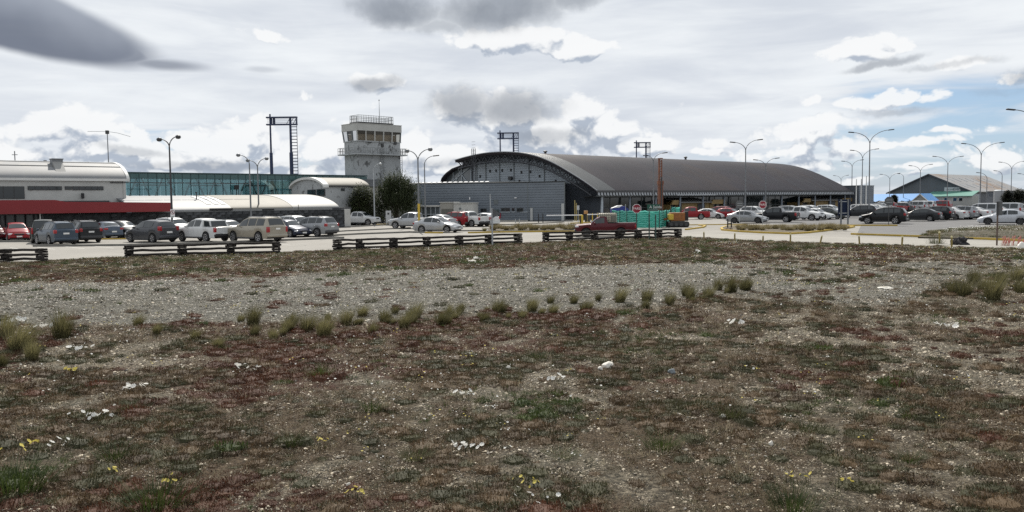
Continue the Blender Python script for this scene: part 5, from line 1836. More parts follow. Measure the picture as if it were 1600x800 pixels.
OT = thing('old_terminal', 'old white terminal with a barrel roof and a red fascia at the left edge', 'building', W0, UA)
yo = 5.0
s0, z_e = os_(198, 281.3, yo)
s_l = os_(-120, 281, yo)[0]
HWB = 5.6
zap = at_depth(174, 255.8, (W0 + V * (yo + HWB) + U * s0).y).z
m_ = MB(); m_.b2((s_l, yo + .12, 0), (s0 - .1, yo + 2 * HWB, z_e + .1)); m_.build('wall', M_white_wall, OT)
def vault(z0, zt, hw, y0):
    return lambda q: z0 + (zt - z0) * max(0.0, 1 - abs((q - y0) / hw - 1) ** 2.1) ** .72
vf = vault(z_e, zap, HWB, yo)
vt = [yo + HWB * (1 - math.cos(a)) for a in np.linspace(0, math.pi, 36)]
slab(vt, vf, .16, s_l, s0, .12).build('barrel_roof', M_roof_white, OT, smooth=30)
slab(vt, vf, .34, s0 + .002, s0 + .3, .16).build('roof_end_arch', M_white_trim, OT, smooth=30)
m_ = MB(); m_.prism([(yo + .12, 2)] + [(t, vf(t) - .1) for t in vt[1:-1]] + [(yo + 2 * HWB - .1, 2)], 'x', s0 - .35, s0 - .1); m_.build('gable_wall', M_white_wall, OT)
m_ = MB(); m_.b2((s_l, yo - .12, z_e - .12), (s0 + .2, yo + .1, z_e + .12)); m_.build('eave_trim', M_white_trim, OT)
for f in (.33, .62):
    t_ = yo + HWB * f; m_ = MB(); m_.b2((s_l, t_ - .06, vf(t_) + .11), (s0, t_ + .06, vf(t_) + .17)); m_.build('roof_seam', M_roof_white2, OT)
for x in np.linspace(s_l + 30, s0 - .7, 8):
    m_ = MB(); m_.b2((x - .9, yo + .02, z_e - .32), (x + .9, yo + .1, z_e - .22)); m_.build('wall_slot', M_trim, OT)
WL0, WL1 = OL(yo + .12)
for rect, bars in [((-30, 291, 38.5, 310.5), 3), ((43, 290.8, 96.5, 297), 4), ((101, 291, 112, 296.4), 0), ((112.8, 291, 161.5, 297), 4)]:
    s_a, z1 = on_line(WL0, WL1, rect[0], rect[1]); s_b, z0 = on_line(WL0, WL1, rect[2], rect[3])
    w = MB(); w.b2((s_a, yo + .04, z0), (s_b, yo + .115, z1)); fr = w.build('window', M_trim, OT)
    nb = bars + 1
    for i in range(nb):
        g = MB(); g.b2((s_a + (s_b - s_a) * i / nb + .05, yo + .02, z0 + .05), (s_a + (s_b - s_a) * (i + 1) / nb - .05, yo + .038, z1 - .05)); g.build('pane', M_dark_glass, fr)
# chimney, vents and masts on the roof
def chimney(px, pyt, w, dep, t_, m, name='chimney'):
    a, b = OL(t_)
    s_, z1 = on_line(a, b, px, pyt)
    m_ = MB(); m_.b2((s_ - w / 2, t_, vf(t_) - .8), (s_ + w / 2, t_ + dep, z1)); m_.b2((s_ - w / 2 - .06, t_ - .06, z1 + .003), (s_ + w / 2 + .06, t_ + dep + .06, z1 + .09)); m_.build(name, m, OT)
chimney(90, 249, .95, 1.0, yo + 1.9, M_lamp_grey)
m_ = MB(); sx_ = os_(90, 262, yo + 1.9)[0]; m_.prism([(yo + .7, vf(yo + .7) + .12), (yo + 1.9, vf(yo + 1.9) + .12), (yo + 1.9, vf(yo + 1.9) + .55)], 'x', sx_ - .45, sx_ + .45); m_.build('chimney_flashing', M_roof_white2, OT)
for px, py, t_ in [(50, 256, 4), (70.5, 250.5, 5.5), (137, 253, 5.5), (167.5, 274.5, 1.3)]:
    a, b = OL(yo + t_); s_, z1 = on_line(a, b, px, py)
    m_ = MB(); m_.lathe([(.08, vf(yo + t_)), (.08, z1 - .15), (.16, z1 - .14), (.16, z1)], 8, 'z', (s_, yo + t_, 0)); m_.build('roof_vent', M_trim, OT)
a, b = OL(yo + 2.6); s_, z1 = on_line(a, b, 150.5, 263)
m_ = MB(); m_.lathe([(.5, z1 - .5), (.35, z1 - .25), (.55, z1 - .2), (.2, z1)], 12, 'z', (s_, yo + 2.6, 0)); m_.build('roof_fan', M_trim, OT)
m_ = MB(); s_, z_ = on_line(WL0, WL1, 128, 306); m_.bev((s_, yo - .15, z_), (.25, .3, .55), .05); m_.build('wall_lantern', M_black, OT)
# red fascia canopy
yc = -1.4
s_r, zr0 = os_(269.5, 330.3, yc); _, zr1 = os_(269.5, 316.6, yc)
s_k, zk1 = os_(86, 312.4, yc); s_k2, zk2 = os_(102, 315.2, yc)
M_REDF = M_red_fascia
s_f = os_(-60, 320, yc)[0]
m_ = MB(); m_.prism([(s_f, zr0), (s_r, zr0), (s_r, zr1), (s_k2, zk2), (s_k, zk1), (s_f, zk1 + .02)], 'y', yc, yc + .25); m_.build('red_fascia', M_REDF, OT)
m_ = MB(); m_.b2((s_f, yc + .26, zr1 - .3), (s_r - .05, yo + .1, zr1 - .08)); m_.build('canopy_roof', M_roof_white, OT)
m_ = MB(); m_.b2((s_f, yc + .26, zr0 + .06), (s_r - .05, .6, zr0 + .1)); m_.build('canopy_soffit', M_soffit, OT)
m_ = MB(); m_.b2((s_f, yo - .02, zr1 - .08), (s_r - 4, yo + .1, zr1 + .3)); m_.build('wall_flashing', M_trim, OT)
# shop windows below the canopy at the left end
for px0, px1 in [(-16, -2), (0, 7), (9, 22.5), (24.5, 38.5), (40.5, 52), (54, 58.5)]:
    a, b = OL(-.32)
    s_a, _ = on_line(a, b, px0, 345); s_b, _ = on_line(a, b, px1, 345)
    m_ = MB(); m_.b2((s_a, -.38, .35), (s_b, -.30, zr0 - .05)); w_ = m_.build('shop_window', M_trim, OT)
    m_ = MB(); m_.b2((s_a + .08, -.41, .45), (s_b - .08, -.385, zr0 - .12)); m_.build('pane', mat('dim_shop_glass', (.05, .055, .055), .2, vary=.2), w_)
for px in (63, 67):
    s_a, _ = os_(px, 345, -.9)
    m_ = MB(); m_.tube([(s_a, -.9, 0), (s_a, -.9, zr0 + .05)], .055, 8); m_.build('canopy_post', M_white_trim if px == 63 else M_trim, OT)

# low barrel roofs behind the stone wall
LB = thing('low_barrel_building', 'low building with pale barrel roofs behind the dark stone wall', 'building', W0, UA)
sa, sb, sc_, sd_ = os_(272, 325, .6)[0], os_(362, 325, .6)[0], os_(458, 325, .6)[0], os_(530.5, 325, .6)[0]
sa0 = os_(205, 312, .6)[0]
hw = 9.2
for (x0, x1, z0, zt, mt_, yy) in [(sa0, sb, 2.28, 3.92, M_roof_white, .45), (sb + .004, sc_, 2.40, 3.97, M_roof_beige, .7), (sc_ + .004, sd_, 2.42, 4.02, M_roof_white2, .7)]:
    f_ = vault(z0, zt, hw, yy)
    tv = [yy + hw * (1 - math.cos(a)) for a in np.linspace(0, math.pi * .8, 34)]
    slab(tv, f_, .14, x0, x1).build('barrel_roof', mt_, LB, smooth=30)
    m_ = MB(); m_.b2((x0, yy - .05, z0 - .34), (x1, yy + .08, z0 - .02)); m_.build('eave_fascia', M_roof_white2, LB)
    m_ = MB(); m_.b2((x0 + .02, yy + .2, 0), (x1 - .02, yy + hw * 1.6, z0 - .36)); m_.build('wall', M_white_wall, LB)
    m_ = MB(); m_.prism([(yy + .2, z0 - .35)] + [(t, f_(t) - .12) for t in tv] + [(tv[-1], z0 - .35)], 'x', x1 - .3, x1 - .03); m_.build('gable_wall', M_white_wall, LB)
f_ = vault(2.28, 3.92, hw, .45)
for px in (318, 330, 341):
    s_ = os_(px, 316, 3.0)[0]
    slab(list(np.linspace(1.6, 6.0, 10)), f_, .04, s_ - .22, s_ + .22, .05).build('skylight', M_white_trim, LB, smooth=30)
for rect in [(326, 325.6, 362, 328.6), (410, 326.5, 428, 328.4), (503, 327.5, 520, 329)]:
    a, b = OL(.60 if rect[0] < 360 else .62)
    s_a, z1 = on_line(a, b, rect[0], rect[1]); s_b, z0 = on_line(a, b, rect[2], rect[3])
    m_ = MB(); m_.b2((s_a, .30 if rect[0] < 360 else .55, z0), (s_b, .40 if rect[0] < 360 else .64, z1)); m_.build('eave_slot', M_black, LB)
m_ = MB(); s_ = os_(307, 309, 4)[0]; m_.lathe([(.06, 3.4), (.06, 4.15), (.12, 4.16), (.12, 4.25)], 8, 'z', (s_, 4, 0)); m_.build('roof_vent', M_trim, LB)
m_ = MB(); s_, z_ = os_(467, 336, -.2); m_.tube([(s_, -.15, 1.2), (s_, -.15, 2.75)], .035, 6); m_.build('vent_pipe', M_trim, LB)

# small white barrel-roofed hall
H0 = at_depth(509.5, 330, 106); H0.z = 0
HB = thing('white_barrel_hall', 'small white hall with beige barrel roof and dark gable windows beside the control tower', 'building', H0, UA)
hz = at_depth(509.5, 290.6, 106).z; hw2 = 4.65
hzt = at_depth(481, 278.2, 109.5).z
hv = vault(hz, hzt, hw2, 0)
ht = [hw2 * (1 - math.cos(a)) for a in np.linspace(0, math.pi, 30)]
Lh = 6.6
slab([t for t in ht], hv, .13, .5, Lh, .06).build('barrel_roof', M_roof_beige, HB, smooth=30)
slab([t for t in ht], hv, .30, -.3, .497, .10).build('roof_end_arch', M_white_trim, HB, smooth=30)
m_ = MB(); m_.prism([(.15, 0), (.15, hz - .05)] + [(t, hv(t) - .1) for t in ht[2:-2]] + [(2 * hw2 - .15, hz - .05), (2 * hw2 - .15, 0)], 'x', .02, Lh - .2); m_.build('wall', M_tower, HB)
m_ = MB(); m_.b2((.5, -.1, hz - .1), (Lh, .08, hz + .05)); m_.build('eave_trim', M_trim, HB)
gp0, gp1 = H0, H0 + V
for rect in [(494.8, 295.6, 508, 306), (480.5, 296.6, 493.6, 306)]:
    sb_, z1 = on_line(gp0, gp1, rect[0], rect[1]); sa_, z0 = on_line(gp0, gp1, rect[2], rect[3])
    m_ = MB(); m_.b2((-.05, sa_, z0), (.06, sb_, z1)); w_ = m_.build('window', M_trim, HB)
    m_ = MB(); m_.b2((-.07, sa_ + .08, z0 + .08), (-.052, sb_ - .08, z1 - .08)); m_.build('pane', M_dark_glass, w_)
s_a, z1 = on_line(H0, H0 + U, 533.5, 294.2); s_b, z0 = on_line(H0, H0 + U, 539.5, 298.2)
m_ = MB(); m_.b2((s_a, .08, z0), (s_b, .2, z1)); w_ = m_.build('window', M_trim, HB)
m_ = MB(); m_.b2((s_a + .05, .06, z0 + .05), ((s_a + s_b) / 2 - .03, .078, z1 - .05)); m_.b2(((s_a + s_b) / 2 + .03, .06, z0 + .05), (s_b - .05, .078, z1 - .05)); m_.build('pane', M_dark_glass, w_)

# ------------------------------------------------------------------ teal glass gallery
def glass_mat(name, tint, refl, shade):
    m = bpy.data.materials.new(name); m.use_nodes = True; nt = m.node_tree; nt.nodes.clear(); N = Nodes(nt)
    tr = N.new('ShaderNodeBsdfTransparent'); tr.inputs[0].default_value = (*tint, 1)
    gl_ = N.new('ShaderNodeBsdfGlossy'); gl_.inputs[0].default_value = (*shade, 1); gl_.inputs['Roughness'].default_value = .04
    fr = N.new('ShaderNodeFresnel'); fr.inputs[0].default_value = 1.5
    mx = N.new('ShaderNodeMixShader'); N.put(mx.inputs[0], N.m('ADD', N.m('MULTIPLY', fr.outputs[0], .8), refl, clamp=True))
    nt.links.new(tr.outputs[0], mx.inputs[1]); nt.links.new(gl_.outputs[0], mx.inputs[2])
    out = N.new('ShaderNodeOutputMaterial'); nt.links.new(mx.outputs[0], out.inputs[0])
    return m
M_teal = glass_mat('teal_glass', (.47, .60, .615), .13, (.55, .72, .74))
M_teal_d = mat('teal_band_glass', (.022, .085, .085), .08, spec=.6, vary=.2, scale=.8)
M_tmull = mat('teal_mullion', (.02, .055, .058), .5, vary=.1)
GD = 101.0
G0 = at_depth(190, 300, GD); G0.z = 0
GA = thing('glass_gallery', 'long teal glass gallery between the old terminal and the control tower', 'building', G0, UA)
gz1 = at_depth(198, 269.0, GD + .5).z; gzm = at_depth(198, 278.5, GD + .5).z; gz0 = at_depth(198, 302.5, GD + .5).z - .3
Lgal = 36.0; pw = 1.06
np_ = int(Lgal / pw)
m1 = MB(); m1.b2((.03, 0, gz0 + .1), (pw - .03, .02, gzm - .06)); m1 = m1.mesh('pane'); m1.materials.append(M_teal)
m2 = MB(); m2.b2((.03, -.01, gzm + .04), (pw - .03, .02, gz1 - .14)); m2 = m2.mesh('upper_pane'); m2.materials.append(M_teal_d)
m3 = MB(); m3.b2((-.03, -.06, gz0), (.03, .08, gz1 - .1)); m3 = m3.mesh('mullion'); m3.materials.append(M_tmull)
for i in range(np_):
    link('pane', m1, None, GA).location = (i * pw, 0, 0)
    link('upper_pane', m2, None, GA).location = (i * pw, 0, 0)
    link('mullion', m3, None, GA).location = (i * pw, 0, 0)
m_ = MB(); m_.b2((-.2, -.12, gz1 - .1), (np_ * pw, 5.2, gz1 + .04)); m_.build('roof_slab', M_tmull, GA)
m_ = MB(); m_.b2((-.2, -.08, gzm - .05), (np_ * pw, -.061, gzm + .03)); m_.build('transom', M_tmull, GA)
m_ = MB(); m_.b2((-.2, -.1, 0), (np_ * pw, 5.2, gz0)); m_.build('base_wall', M_side_d, GA)
m5 = MB(); m5.b2((.03, 5.0, gz0 + .1), (pw * 2 - .03, 5.03, gz1 - .15)); m5 = m5.mesh('rear_pane'); m5.materials.append(M_teal)
for i in range(np_ // 2):
    link('rear_pane', m5, None, GA).location = (i * pw * 2, 0, 0)
M_brace = mat('pale_teal_brace', (.05, .12, .13), .6)
for px in (238, 322, 405):
    a_, _ = on_line(G0 + V * 2.4, G0 + V * 2.4 + U, px, 290)
    for dx in (-3.2, 0):
        for sg in (-1, 1):
            m_ = MB(); m_.bar((a_ + dx + sg * .2 + 1.6, 2.4, gzm + .3), (a_ + dx + sg * 1.25 + 1.6, 2.4, gz0 + .05), .15); m_.build('inner_brace', M_brace, GA)
    m_ = MB(); m_.b2((a_ - 2.0, 2.3, gz0 + 1.3), (a_ + 2.0, 2.5, gz0 + 1.5)); m_.build('inner_brace', M_tmull, GA)
a_, _ = on_line(G0, G0 + U, 366.5, 294)
m_ = MB(); m_.b2((a_ - .05, -.7, gz0 - .3), (a_ + .05, -.6, gz0 + .8)); m_.bev((a_, -.65, gz0 + 1.1), (.6, .3, .6), .05); m_.build('siren_box', M_black, GA)

# grey-roofed block behind the tree, at the tower foot
N0 = at_depth(543, 330, 117); N0.z = 0
NB = thing('grey_roof_block', 'low block with a dark sloping roof behind the cypress at the tower foot', 'building', N0, UA)
nz = at_depth(560, 291.5, 118).z
m_ = MB(); m_.b2((0, .1, 0), (11.5, 5, nz)); m_.build('wall', M_cream, NB)
m_ = MB(); m_.prism([(-.2, nz + .004), (3.0, nz + 1.15), (5.2, nz + 1.15), (5.2, nz + .004)], 'x', -.2, 8.0); m_.build('sloping_roof', mat('slate_grey_roof', (.065, .068, .072), .6, vary=.1), NB)
m_ = MB(); m_.prism([(-.2, nz + .02), (2.4, nz + .95), (5.1, nz + .02)], 'x', 8.004, 11.8); m_.build('pale_roof', M_roof_white, NB)

# ------------------------------------------------------------------ control tower
TD = 124.0
C0 = at_depth(559.5, 300, TD); C0.z = 0
CT = thing('control_tower', 'peeling white control tower with glazed cab, balcony and roof railing', 'control tower', C0, UA)
_cz = lambda px, py: at_depth(px, py, TD).z
zt, zf, zs = _cz(559.5, 192.3), _cz(559.5, 203.4), _cz(561, 219.0)
RL, RWd = 8.1, 4.3
bx0, bx1, by0, by1 = .22, 7.95, .25, 3.95
m_ = MB(); m_.b2((bx0, by0, 0), (bx1, by1, zs - .12)); m_.build('shaft', M_tower, CT)
m_ = MB(); m_.b2((bx0 - .12, by0 - .12, zs - .115), (bx1 + .12, by1 + .12, zs + .02)); m_.build('sill_band', M_tower, CT)
m_ = MB(); m_.b2((0, 0, zf + .02), (RL, RWd, zt)); m_.b2((-.05, -.05, zt + .003), (RL + .05, RWd + .05, zt + .07)); m_.build('cab_roof', M_white_wall, CT)
M_cabglass = glass_mat('cab_glass', (.62, .62, .60), .04, (.7, .7, .7))
def lerp2(a, b, f):
    return a + (b - a) * f
corners_b = [(bx0, by0), (bx1, by0), (bx1, by1), (bx0, by1)]
corners_t = [(.12, .12), (RL - .12, .12), (RL - .12, RWd - .12), (.12, RWd - .12)]
for k, n_ in ((0, 5), (1, 3), (2, 5), (3, 3)):
    b0, b1, t0, t1 = corners_b[k], corners_b[(k + 1) % 4], corners_t[k], corners_t[(k + 1) % 4]
    for i in range(n_):
        f0, f1 = i / n_ + .015, (i + 1) / n_ - .015
        q = [(lerp2(b0[0], b1[0], f0), lerp2(b0[1], b1[1], f0), zs + .03), (lerp2(b0[0], b1[0], f1), lerp2(b0[1], b1[1], f1), zs + .03), (lerp2(t0[0], t1[0], f1), lerp2(t0[1], t1[1], f1), zf), (lerp2(t0[0], t1[0], f0), lerp2(t0[1], t1[1], f0), zf)]
        m_ = MB(); m_.add(q, [(0, 1, 2, 3)]); m_.build('cab_pane', M_cabglass, CT)
    for i in range(n_):
        f = i / n_
        m_ = MB(); m_.bar((lerp2(b0[0], b1[0], f), lerp2(b0[1], b1[1], f), zs), (lerp2(t0[0], t1[0], f), lerp2(t0[1], t1[1], f), zf + .05), .17); m_.build('cab_mullion', M_white_wall if k in (0,) else M_frame, CT)
m_ = MB(); m_.b2((bx0 + .1, by0 + .1, zs - .1), (bx1 - .1, by1 - .1, zs + .03)); m_.build('cab_floor', M_frame, CT)
m_ = MB(); m_.b2((.2, .2, zf - .25), (RL - .2, RWd - .2, zf + .01)); m_.build('cab_ceiling', M_soffit, CT)
for x in (2.0, 4.2, 6.0):
    m_ = MB(); m_.b2((x, 1.6, zs + .04), (x + .9, 2.3, zs + .62)); m_.build('console', M_trim, CT)
m_ = MB(); m_.b2((.7, by0 + .5, zs + .03), (bx1 - .5, by0 + .54, zf - .42)); m_.b2((.62, by0 + .56, zs + .03), (.66, by1 - .5, zf - .42));  m_.build('roller_blind', mat('beige_blind', (.50, .41, .31), .8), CT)
# balcony and railings
zb = _cz(561, 239.6)
m_ = MB(); m_.b2((bx0 - .8, by0 - .8, zb - .16), (bx1 + .8, by1 + .7, zb)); m_.build('balcony_floor', M_tower, CT)
M_rail = mat('grey_rail_steel', (.22, .23, .23), .5, metal=.3, vary=.1)
def railing(parent, x0, y0, x1, y1, z, h, step, name='railing', m=M_rail):
    fr = MB()
    for zz in (z + h, z + h * .5):
        fr.b2((x0, y0 - .02, zz - .025), (x1, y0 + .02, zz + .025)); fr.b2((x0, y1 - .02, zz - .025), (x1, y1 + .02, zz + .025))
        fr.b2((x0 - .02, y0 + .021, zz - .025), (x0 + .02, y1 - .021, zz + .025)); fr.b2((x1 - .02, y0 + .021, zz - .025), (x1 + .02, y1 - .021, zz + .025))
    r = fr.build(name, m, parent)
    b = MB(); b.b2((-.022, -.022, 0), (.022, .022, h - .03)); me_ = b.mesh('baluster'); me_.materials.append(m)
    nx_ = max(2, round((x1 - x0) / step)); ny_ = max(2, round((y1 - y0) / step))
    for i in range(nx_ + 1):
        for yy in (y0, y1):
            link('baluster', me_, None, r).location = (x0 + (x1 - x0) * i / nx_, yy, z)
    for i in range(1, ny_):
        for xx in (x0, x1):
            link('baluster', me_, None, r).location = (xx, y0 + (y1 - y0) * i / ny_, z)
railing(CT, bx0 - .75, by0 - .75, bx1 + .75, by1 + .65, zb, .92, .42)
rz = zt + .36
px0, px1, py0, py1 = .85, 7.1, .8, 3.2
m_ = MB(); m_.b2((px0 - .05, py0 - .05, rz - .16), (px1 + .05, py1 + .05, rz)); m_.build('roof_platform', M_trim, CT)
for x in (px0 + .3, (px0 + px1) / 2, px1 - .3):
    m_ = MB(); m_.b2((x - .06, py0 + .2, zt + .07), (x + .06, py1 - .2, rz - .165)); m_.build('platform_foot', M_trim, CT)
railing(CT, px0, py0, px1, py1, rz, 1.0, .30, 'roof_railing')
ax, azz = on_line(C0 + V * 2, C0 + V * 2 + U, 592.3, 157.5)
m_ = MB(); m_.tube([(ax, 2, zt), (ax, 2, zt + 2.2), (ax, 2, azz)], [.06, .05, .025], 8); mst = m_.build('antenna_mast', M_steel, CT)
m_ = MB(); m_.lathe([(.05, azz), (.12, azz + .08), (.04, azz + .2)], 8, 'z', (ax, 2, 0)); m_.build('antenna_tip', M_steel, mst)
def ladder(parent, x, y, z0, z1, w, axis='x', cage=True):
    mb = MB()
    for d in (-w / 2, w / 2):
        p_ = (x + d, y) if axis == 'x' else (x, y + d)
        mb.b2((p_[0] - .025, p_[1] - .025, z0), (p_[0] + .025, p_[1] + .025, z1))
    r = mb.build('ladder', M_rail, parent)
    z_ = z0 + .2
    b = MB(); b.b2((-w / 2, -.02, 0), (w / 2, .02, .04)) if axis == 'x' else b.b2((-.02, -w / 2, 0), (.02, w / 2, .04))
    me_ = b.mesh('rung'); me_.materials.append(M_rail)
    while z_ < z1:
        link('rung', me_, None, r).location = (x, y, z_); z_ += .34
    if cage:
        z_ = z0 + .8
        while z_ < z1:
            h = MB()
            pts = [(x + math.cos(a) * .42, y - .1 - abs(math.sin(a)) * .6, z_) for a in np.linspace(0, math.pi, 9)]
            h.tube(pts, .02, 5); h.build('cage_hoop', M_rail, r); z_ += .75
lx_, _ = on_line(C0 + V * by0, C0 + V * by0 + U, 596.5, 260)
ladder(CT, lx_, by0 - .18, 4.5, zb + .9, .55)
ladder(CT, bx1 + .55, by0 + .6, 3.5, zb + .8, .5, 'y', False)
for px, py, w_, h_ in [(597, 227, .38, .55), (617, 223.8, .5, .4), (578, 222.4, .5, .12)]:
    s_, z_ = on_line(C0 + V * by0, C0 + V * by0 + U, px, py)
    m_ = MB(); m_.bev((s_, by0 - .1, z_), (w_, .25, h_), .03); m_.build('wall_unit', M_trim, CT)

# antennas at the left
p = at_depth(172.5, 320, 98)
t = thing('wire_antenna', 'tall thin mast with a sagging crosswire behind the old white terminal', 'antenna', (p.x, 98, 0))
zA = at_depth(172.5, 206.5, 98).z
m_ = MB(); m_.tube([(0, 0, 0), (0, 0, zA)], [.08, .05], 8); m_.build('mast', M_lamp_grey, t)
m_ = MB(); m_.bev((0, 0, zA), (.36, .3, .42), .04); m_.build('mast_head', M_trim, t)
m_ = MB(); m_.tube([(-2.3, 0, zA + .12), (0, 0, zA + .08), (1.2, 0, zA - .1), (2.7, 0, zA - .55)], .025, 5); m_.build('cross_wire', M_steel, t)
p = at_depth(27, 320, 105)
t = thing('cross_antenna', 'short mast with a cross bar over the roof at the left edge', 'antenna', (p.x, 105, 0))
zA = at_depth(27, 236, 105).z
m_ = MB(); m_.tube([(0, 0, 0), (0, 0, zA)], .06, 8); m_.build('mast', M_lamp_grey, t)
m_ = MB(); m_.b2((-.35, -.03, zA - .5), (.35, .03, zA - .42)); m_.build('cross_bar', M_lamp_grey, t)
# ladder frame on the terminal gable
s_, z_ = on_line(T0 - U * 1.0, T0 - U * 1.0 + V, 746, 232.5)
lad = T
ladder_e = bpy.data.objects.new('gable_ladder', None); COL.objects.link(ladder_e); ladder_e.parent = T
m_ = MB()
for d in (-.45, .0, .45):
    m_.b2((-1.9, s_ + d - .04, 5.6), (-1.82, s_ + d + .04, z_))
m_.build('stile', M_truss, ladder_e)
for k in range(15):
    m_ = MB(); m_.b2((-1.88, s_ - .45, 5.8 + k * .5), (-1.84, s_ + .45, 5.84 + k * .5)); m_.build('rung', M_truss, ladder_e)

# ------------------------------------------------------------------ hangar and houses at the right
M_hang = mat('hangar_gable_grey', (.085, .098, .108), .6, vary=.08, scale=.3)
M_hroof = mat('weathered_hangar_roof', (.25, .245, .24), .6, vary=.12, scale=.15, stain=((.22, .15, .10), .06, .9, .52))
ribs(M_hroof, 0, 1.2, .4, darken=.15)
H1 = Vector((131, 236, 0))
HG = thing('hangar', 'grey hangar with a pitched roof, pale skylights and a sign on its gable', 'hangar', H1, UA)
HWd, HL = 23.0, 47.0
hz0, hz1 = 4.3, 9.4
m_ = MB(); m_.prism([(0, 0), (0, hz0), (HWd / 2, hz1 - .2), (HWd, hz0), (HWd, 0)], 'x', .4, HL); m_.build('wall', M_hang, HG)
def pitched(x0, x1, up, th):
    m_ = MB(); m_.prism([(-.8, hz0 - .35 + up), (HWd / 2, hz1 + up), (HWd + .8, hz0 - .35 + up), (HWd + .8, hz0 - .35 - th + up), (HWd / 2, hz1 - th + up), (-.8, hz0 - .35 - th + up)], 'x', x0, x1); return m_
pitched(-.2, HL, .15, .2).build('roof', M_hroof, HG)
pitched(-.5, -.203, .17, .36).build('barge_board', M_truss, HG)
slope = math.atan2(hz1 - hz0 + .35, HWd / 2 + .8)
for i in range(7):
    for j in range(2):
        x = 4 + i * 5.2 + j * 1.4; f = .22 + .36 * j
        y_ = -.8 + (HWd / 2 + .8) * f
        m_ = MB(); m_.box((x, y_ + 1.2, hz0 - .35 + (hz1 - hz0 + .35) * ((y_ + 1.2 + .8) / (HWd / 2 + .8)) + .19), (1.0, 2.5, .05), Matrix.Rotation(slope, 3, 'X')); m_.build('skylight', M_louvre, HG)
# gable sign
gp0, gp1 = H1 - U * .0, H1 + V
s1_, z1 = on_line(gp0, gp1, 1475.0, 292.8); s0_, z0 = on_line(gp0, gp1, 1500.0, 298.6)
m_ = MB(); m_.b2((.26, s0_, z0), (.38, s1_, z1)); sg = m_.build('sign_board', mat('pale_sign', (.46, .48, .48), .5, vary=.05), HG)
text_mesh('lettering', 'aerovias', .62, MATS['sign_green'], sg, (.245, s1_ - 1.6, (z0 + z1) / 2), (R(90), 0, R(-90)), .003, .2)
text_mesh('lettering', 'DAP', 1.0, M_print, sg, (.245, s0_ + 1.15, (z0 + z1) / 2), (R(90), 0, R(-90)), .003, .35)
# open side with posts
for i in range(8):
    m_ = MB(); m_.b2((1 + i * 6, -.12, 0), (1.25 + i * 6, .0 - .005, hz0 - .4)); m_.build('side_post', M_truss, HG)
for i in range(7):
    m_ = MB(); m_.b2((1.4 + i * 6, -.06, .3), (6.9 + i * 6, -.006, hz0 - .8)); m_.build('side_panel', [M_side_l, M_side_d, M_hang][i % 3], HG)
# annex with green roof before the gable
n0 = on_line(H1 - U * 5, H1 - U * 5 + V, 1520, 305)[0]
n1 = on_line(H1 - U * 5, H1 - U * 5 + V, 1446, 305)[0]
GR = thing('green_roof_annex', 'low white annex with a green metal roof below the hangar sign', 'building', H1 - U * 5, UA)
zr1, zr0 = on_line(H1 - U * 5, H1 - U * 5 + V, 1510, 301.5)[1], on_line(H1 - U * 5, H1 - U * 5 + V, 1500, 306.5)[1]
zr0 = min(zr0, zr1 - .5)
m_ = MB(); m_.b2((.1, n0 + .2, 0), (5.1, n1 - .2, zr0)); m_.build('wall', mat('off_white_wall', (.34, .345, .33), .8, vary=.08, scale=.5), GR)
m_ = MB(); m_.prism([(-.5, zr0 - .05), (5.2, zr1 + .5), (5.2, zr1 + .62), (-.5, zr0 + .08)], 'y', n0, n1); m_.build('roof', mat('green_metal_roof', (.10, .25, .20), .5, vary=.08, scale=.5), GR)
for px in (1462, 1478, 1492, 1501):
    s_, z_ = on_line(H1 - U * 5, H1 - U * 5 + V, px, 311.5)
    m_ = MB(); m_.b2((.03, s_ - .55, z_ - .55), (.095, s_ + .55, z_ + .5)); w_ = m_.build('window', M_white_trim, GR)
    m_ = MB(); m_.b2((.008, s_ - .47, z_ - .47), (.028, s_ + .47, z_ + .42)); m_.build('pane', M_dark_glass, w_)
# blue roofed building
Q0 = at_depth(1441, 320, 224); Q0.z = 0
BR = thing('blue_roof_building', 'long low building with a bright blue metal roof left of the hangar', 'building', Q0, UA)
zb1, zb0 = at_depth(1430, 302.4, 226).z, at_depth(1430, 315.5, 224).z
qL = on_line(Q0, Q0 + V, 1350, 310)[0]
m_ = MB(); m_.b2((0.3, .2, 0), (9, qL, zb0)); m_.build('wall', MATS['off_white_wall'], BR)
m_ = MB(); m_.prism([(-.4, zb0 - .02), (4.6, zb1), (9.4, zb0 - .02), (9.4, zb0 - .2), (4.6, zb1 - .18), (-.4, zb0 - .2)], 'y', 0, qL + .4); m_.build('roof', mat('blue_metal_roof', (.05, .22, .50), .45, vary=.06, scale=.4), BR)
for k in range(7):
    y_ = 1.5 + k * 2.6
    m_ = MB(); m_.b2((.22, y_, .8), (.295, y_ + 1.5, zb0 - .6)); m_.build('window', M_dark_glass, BR)
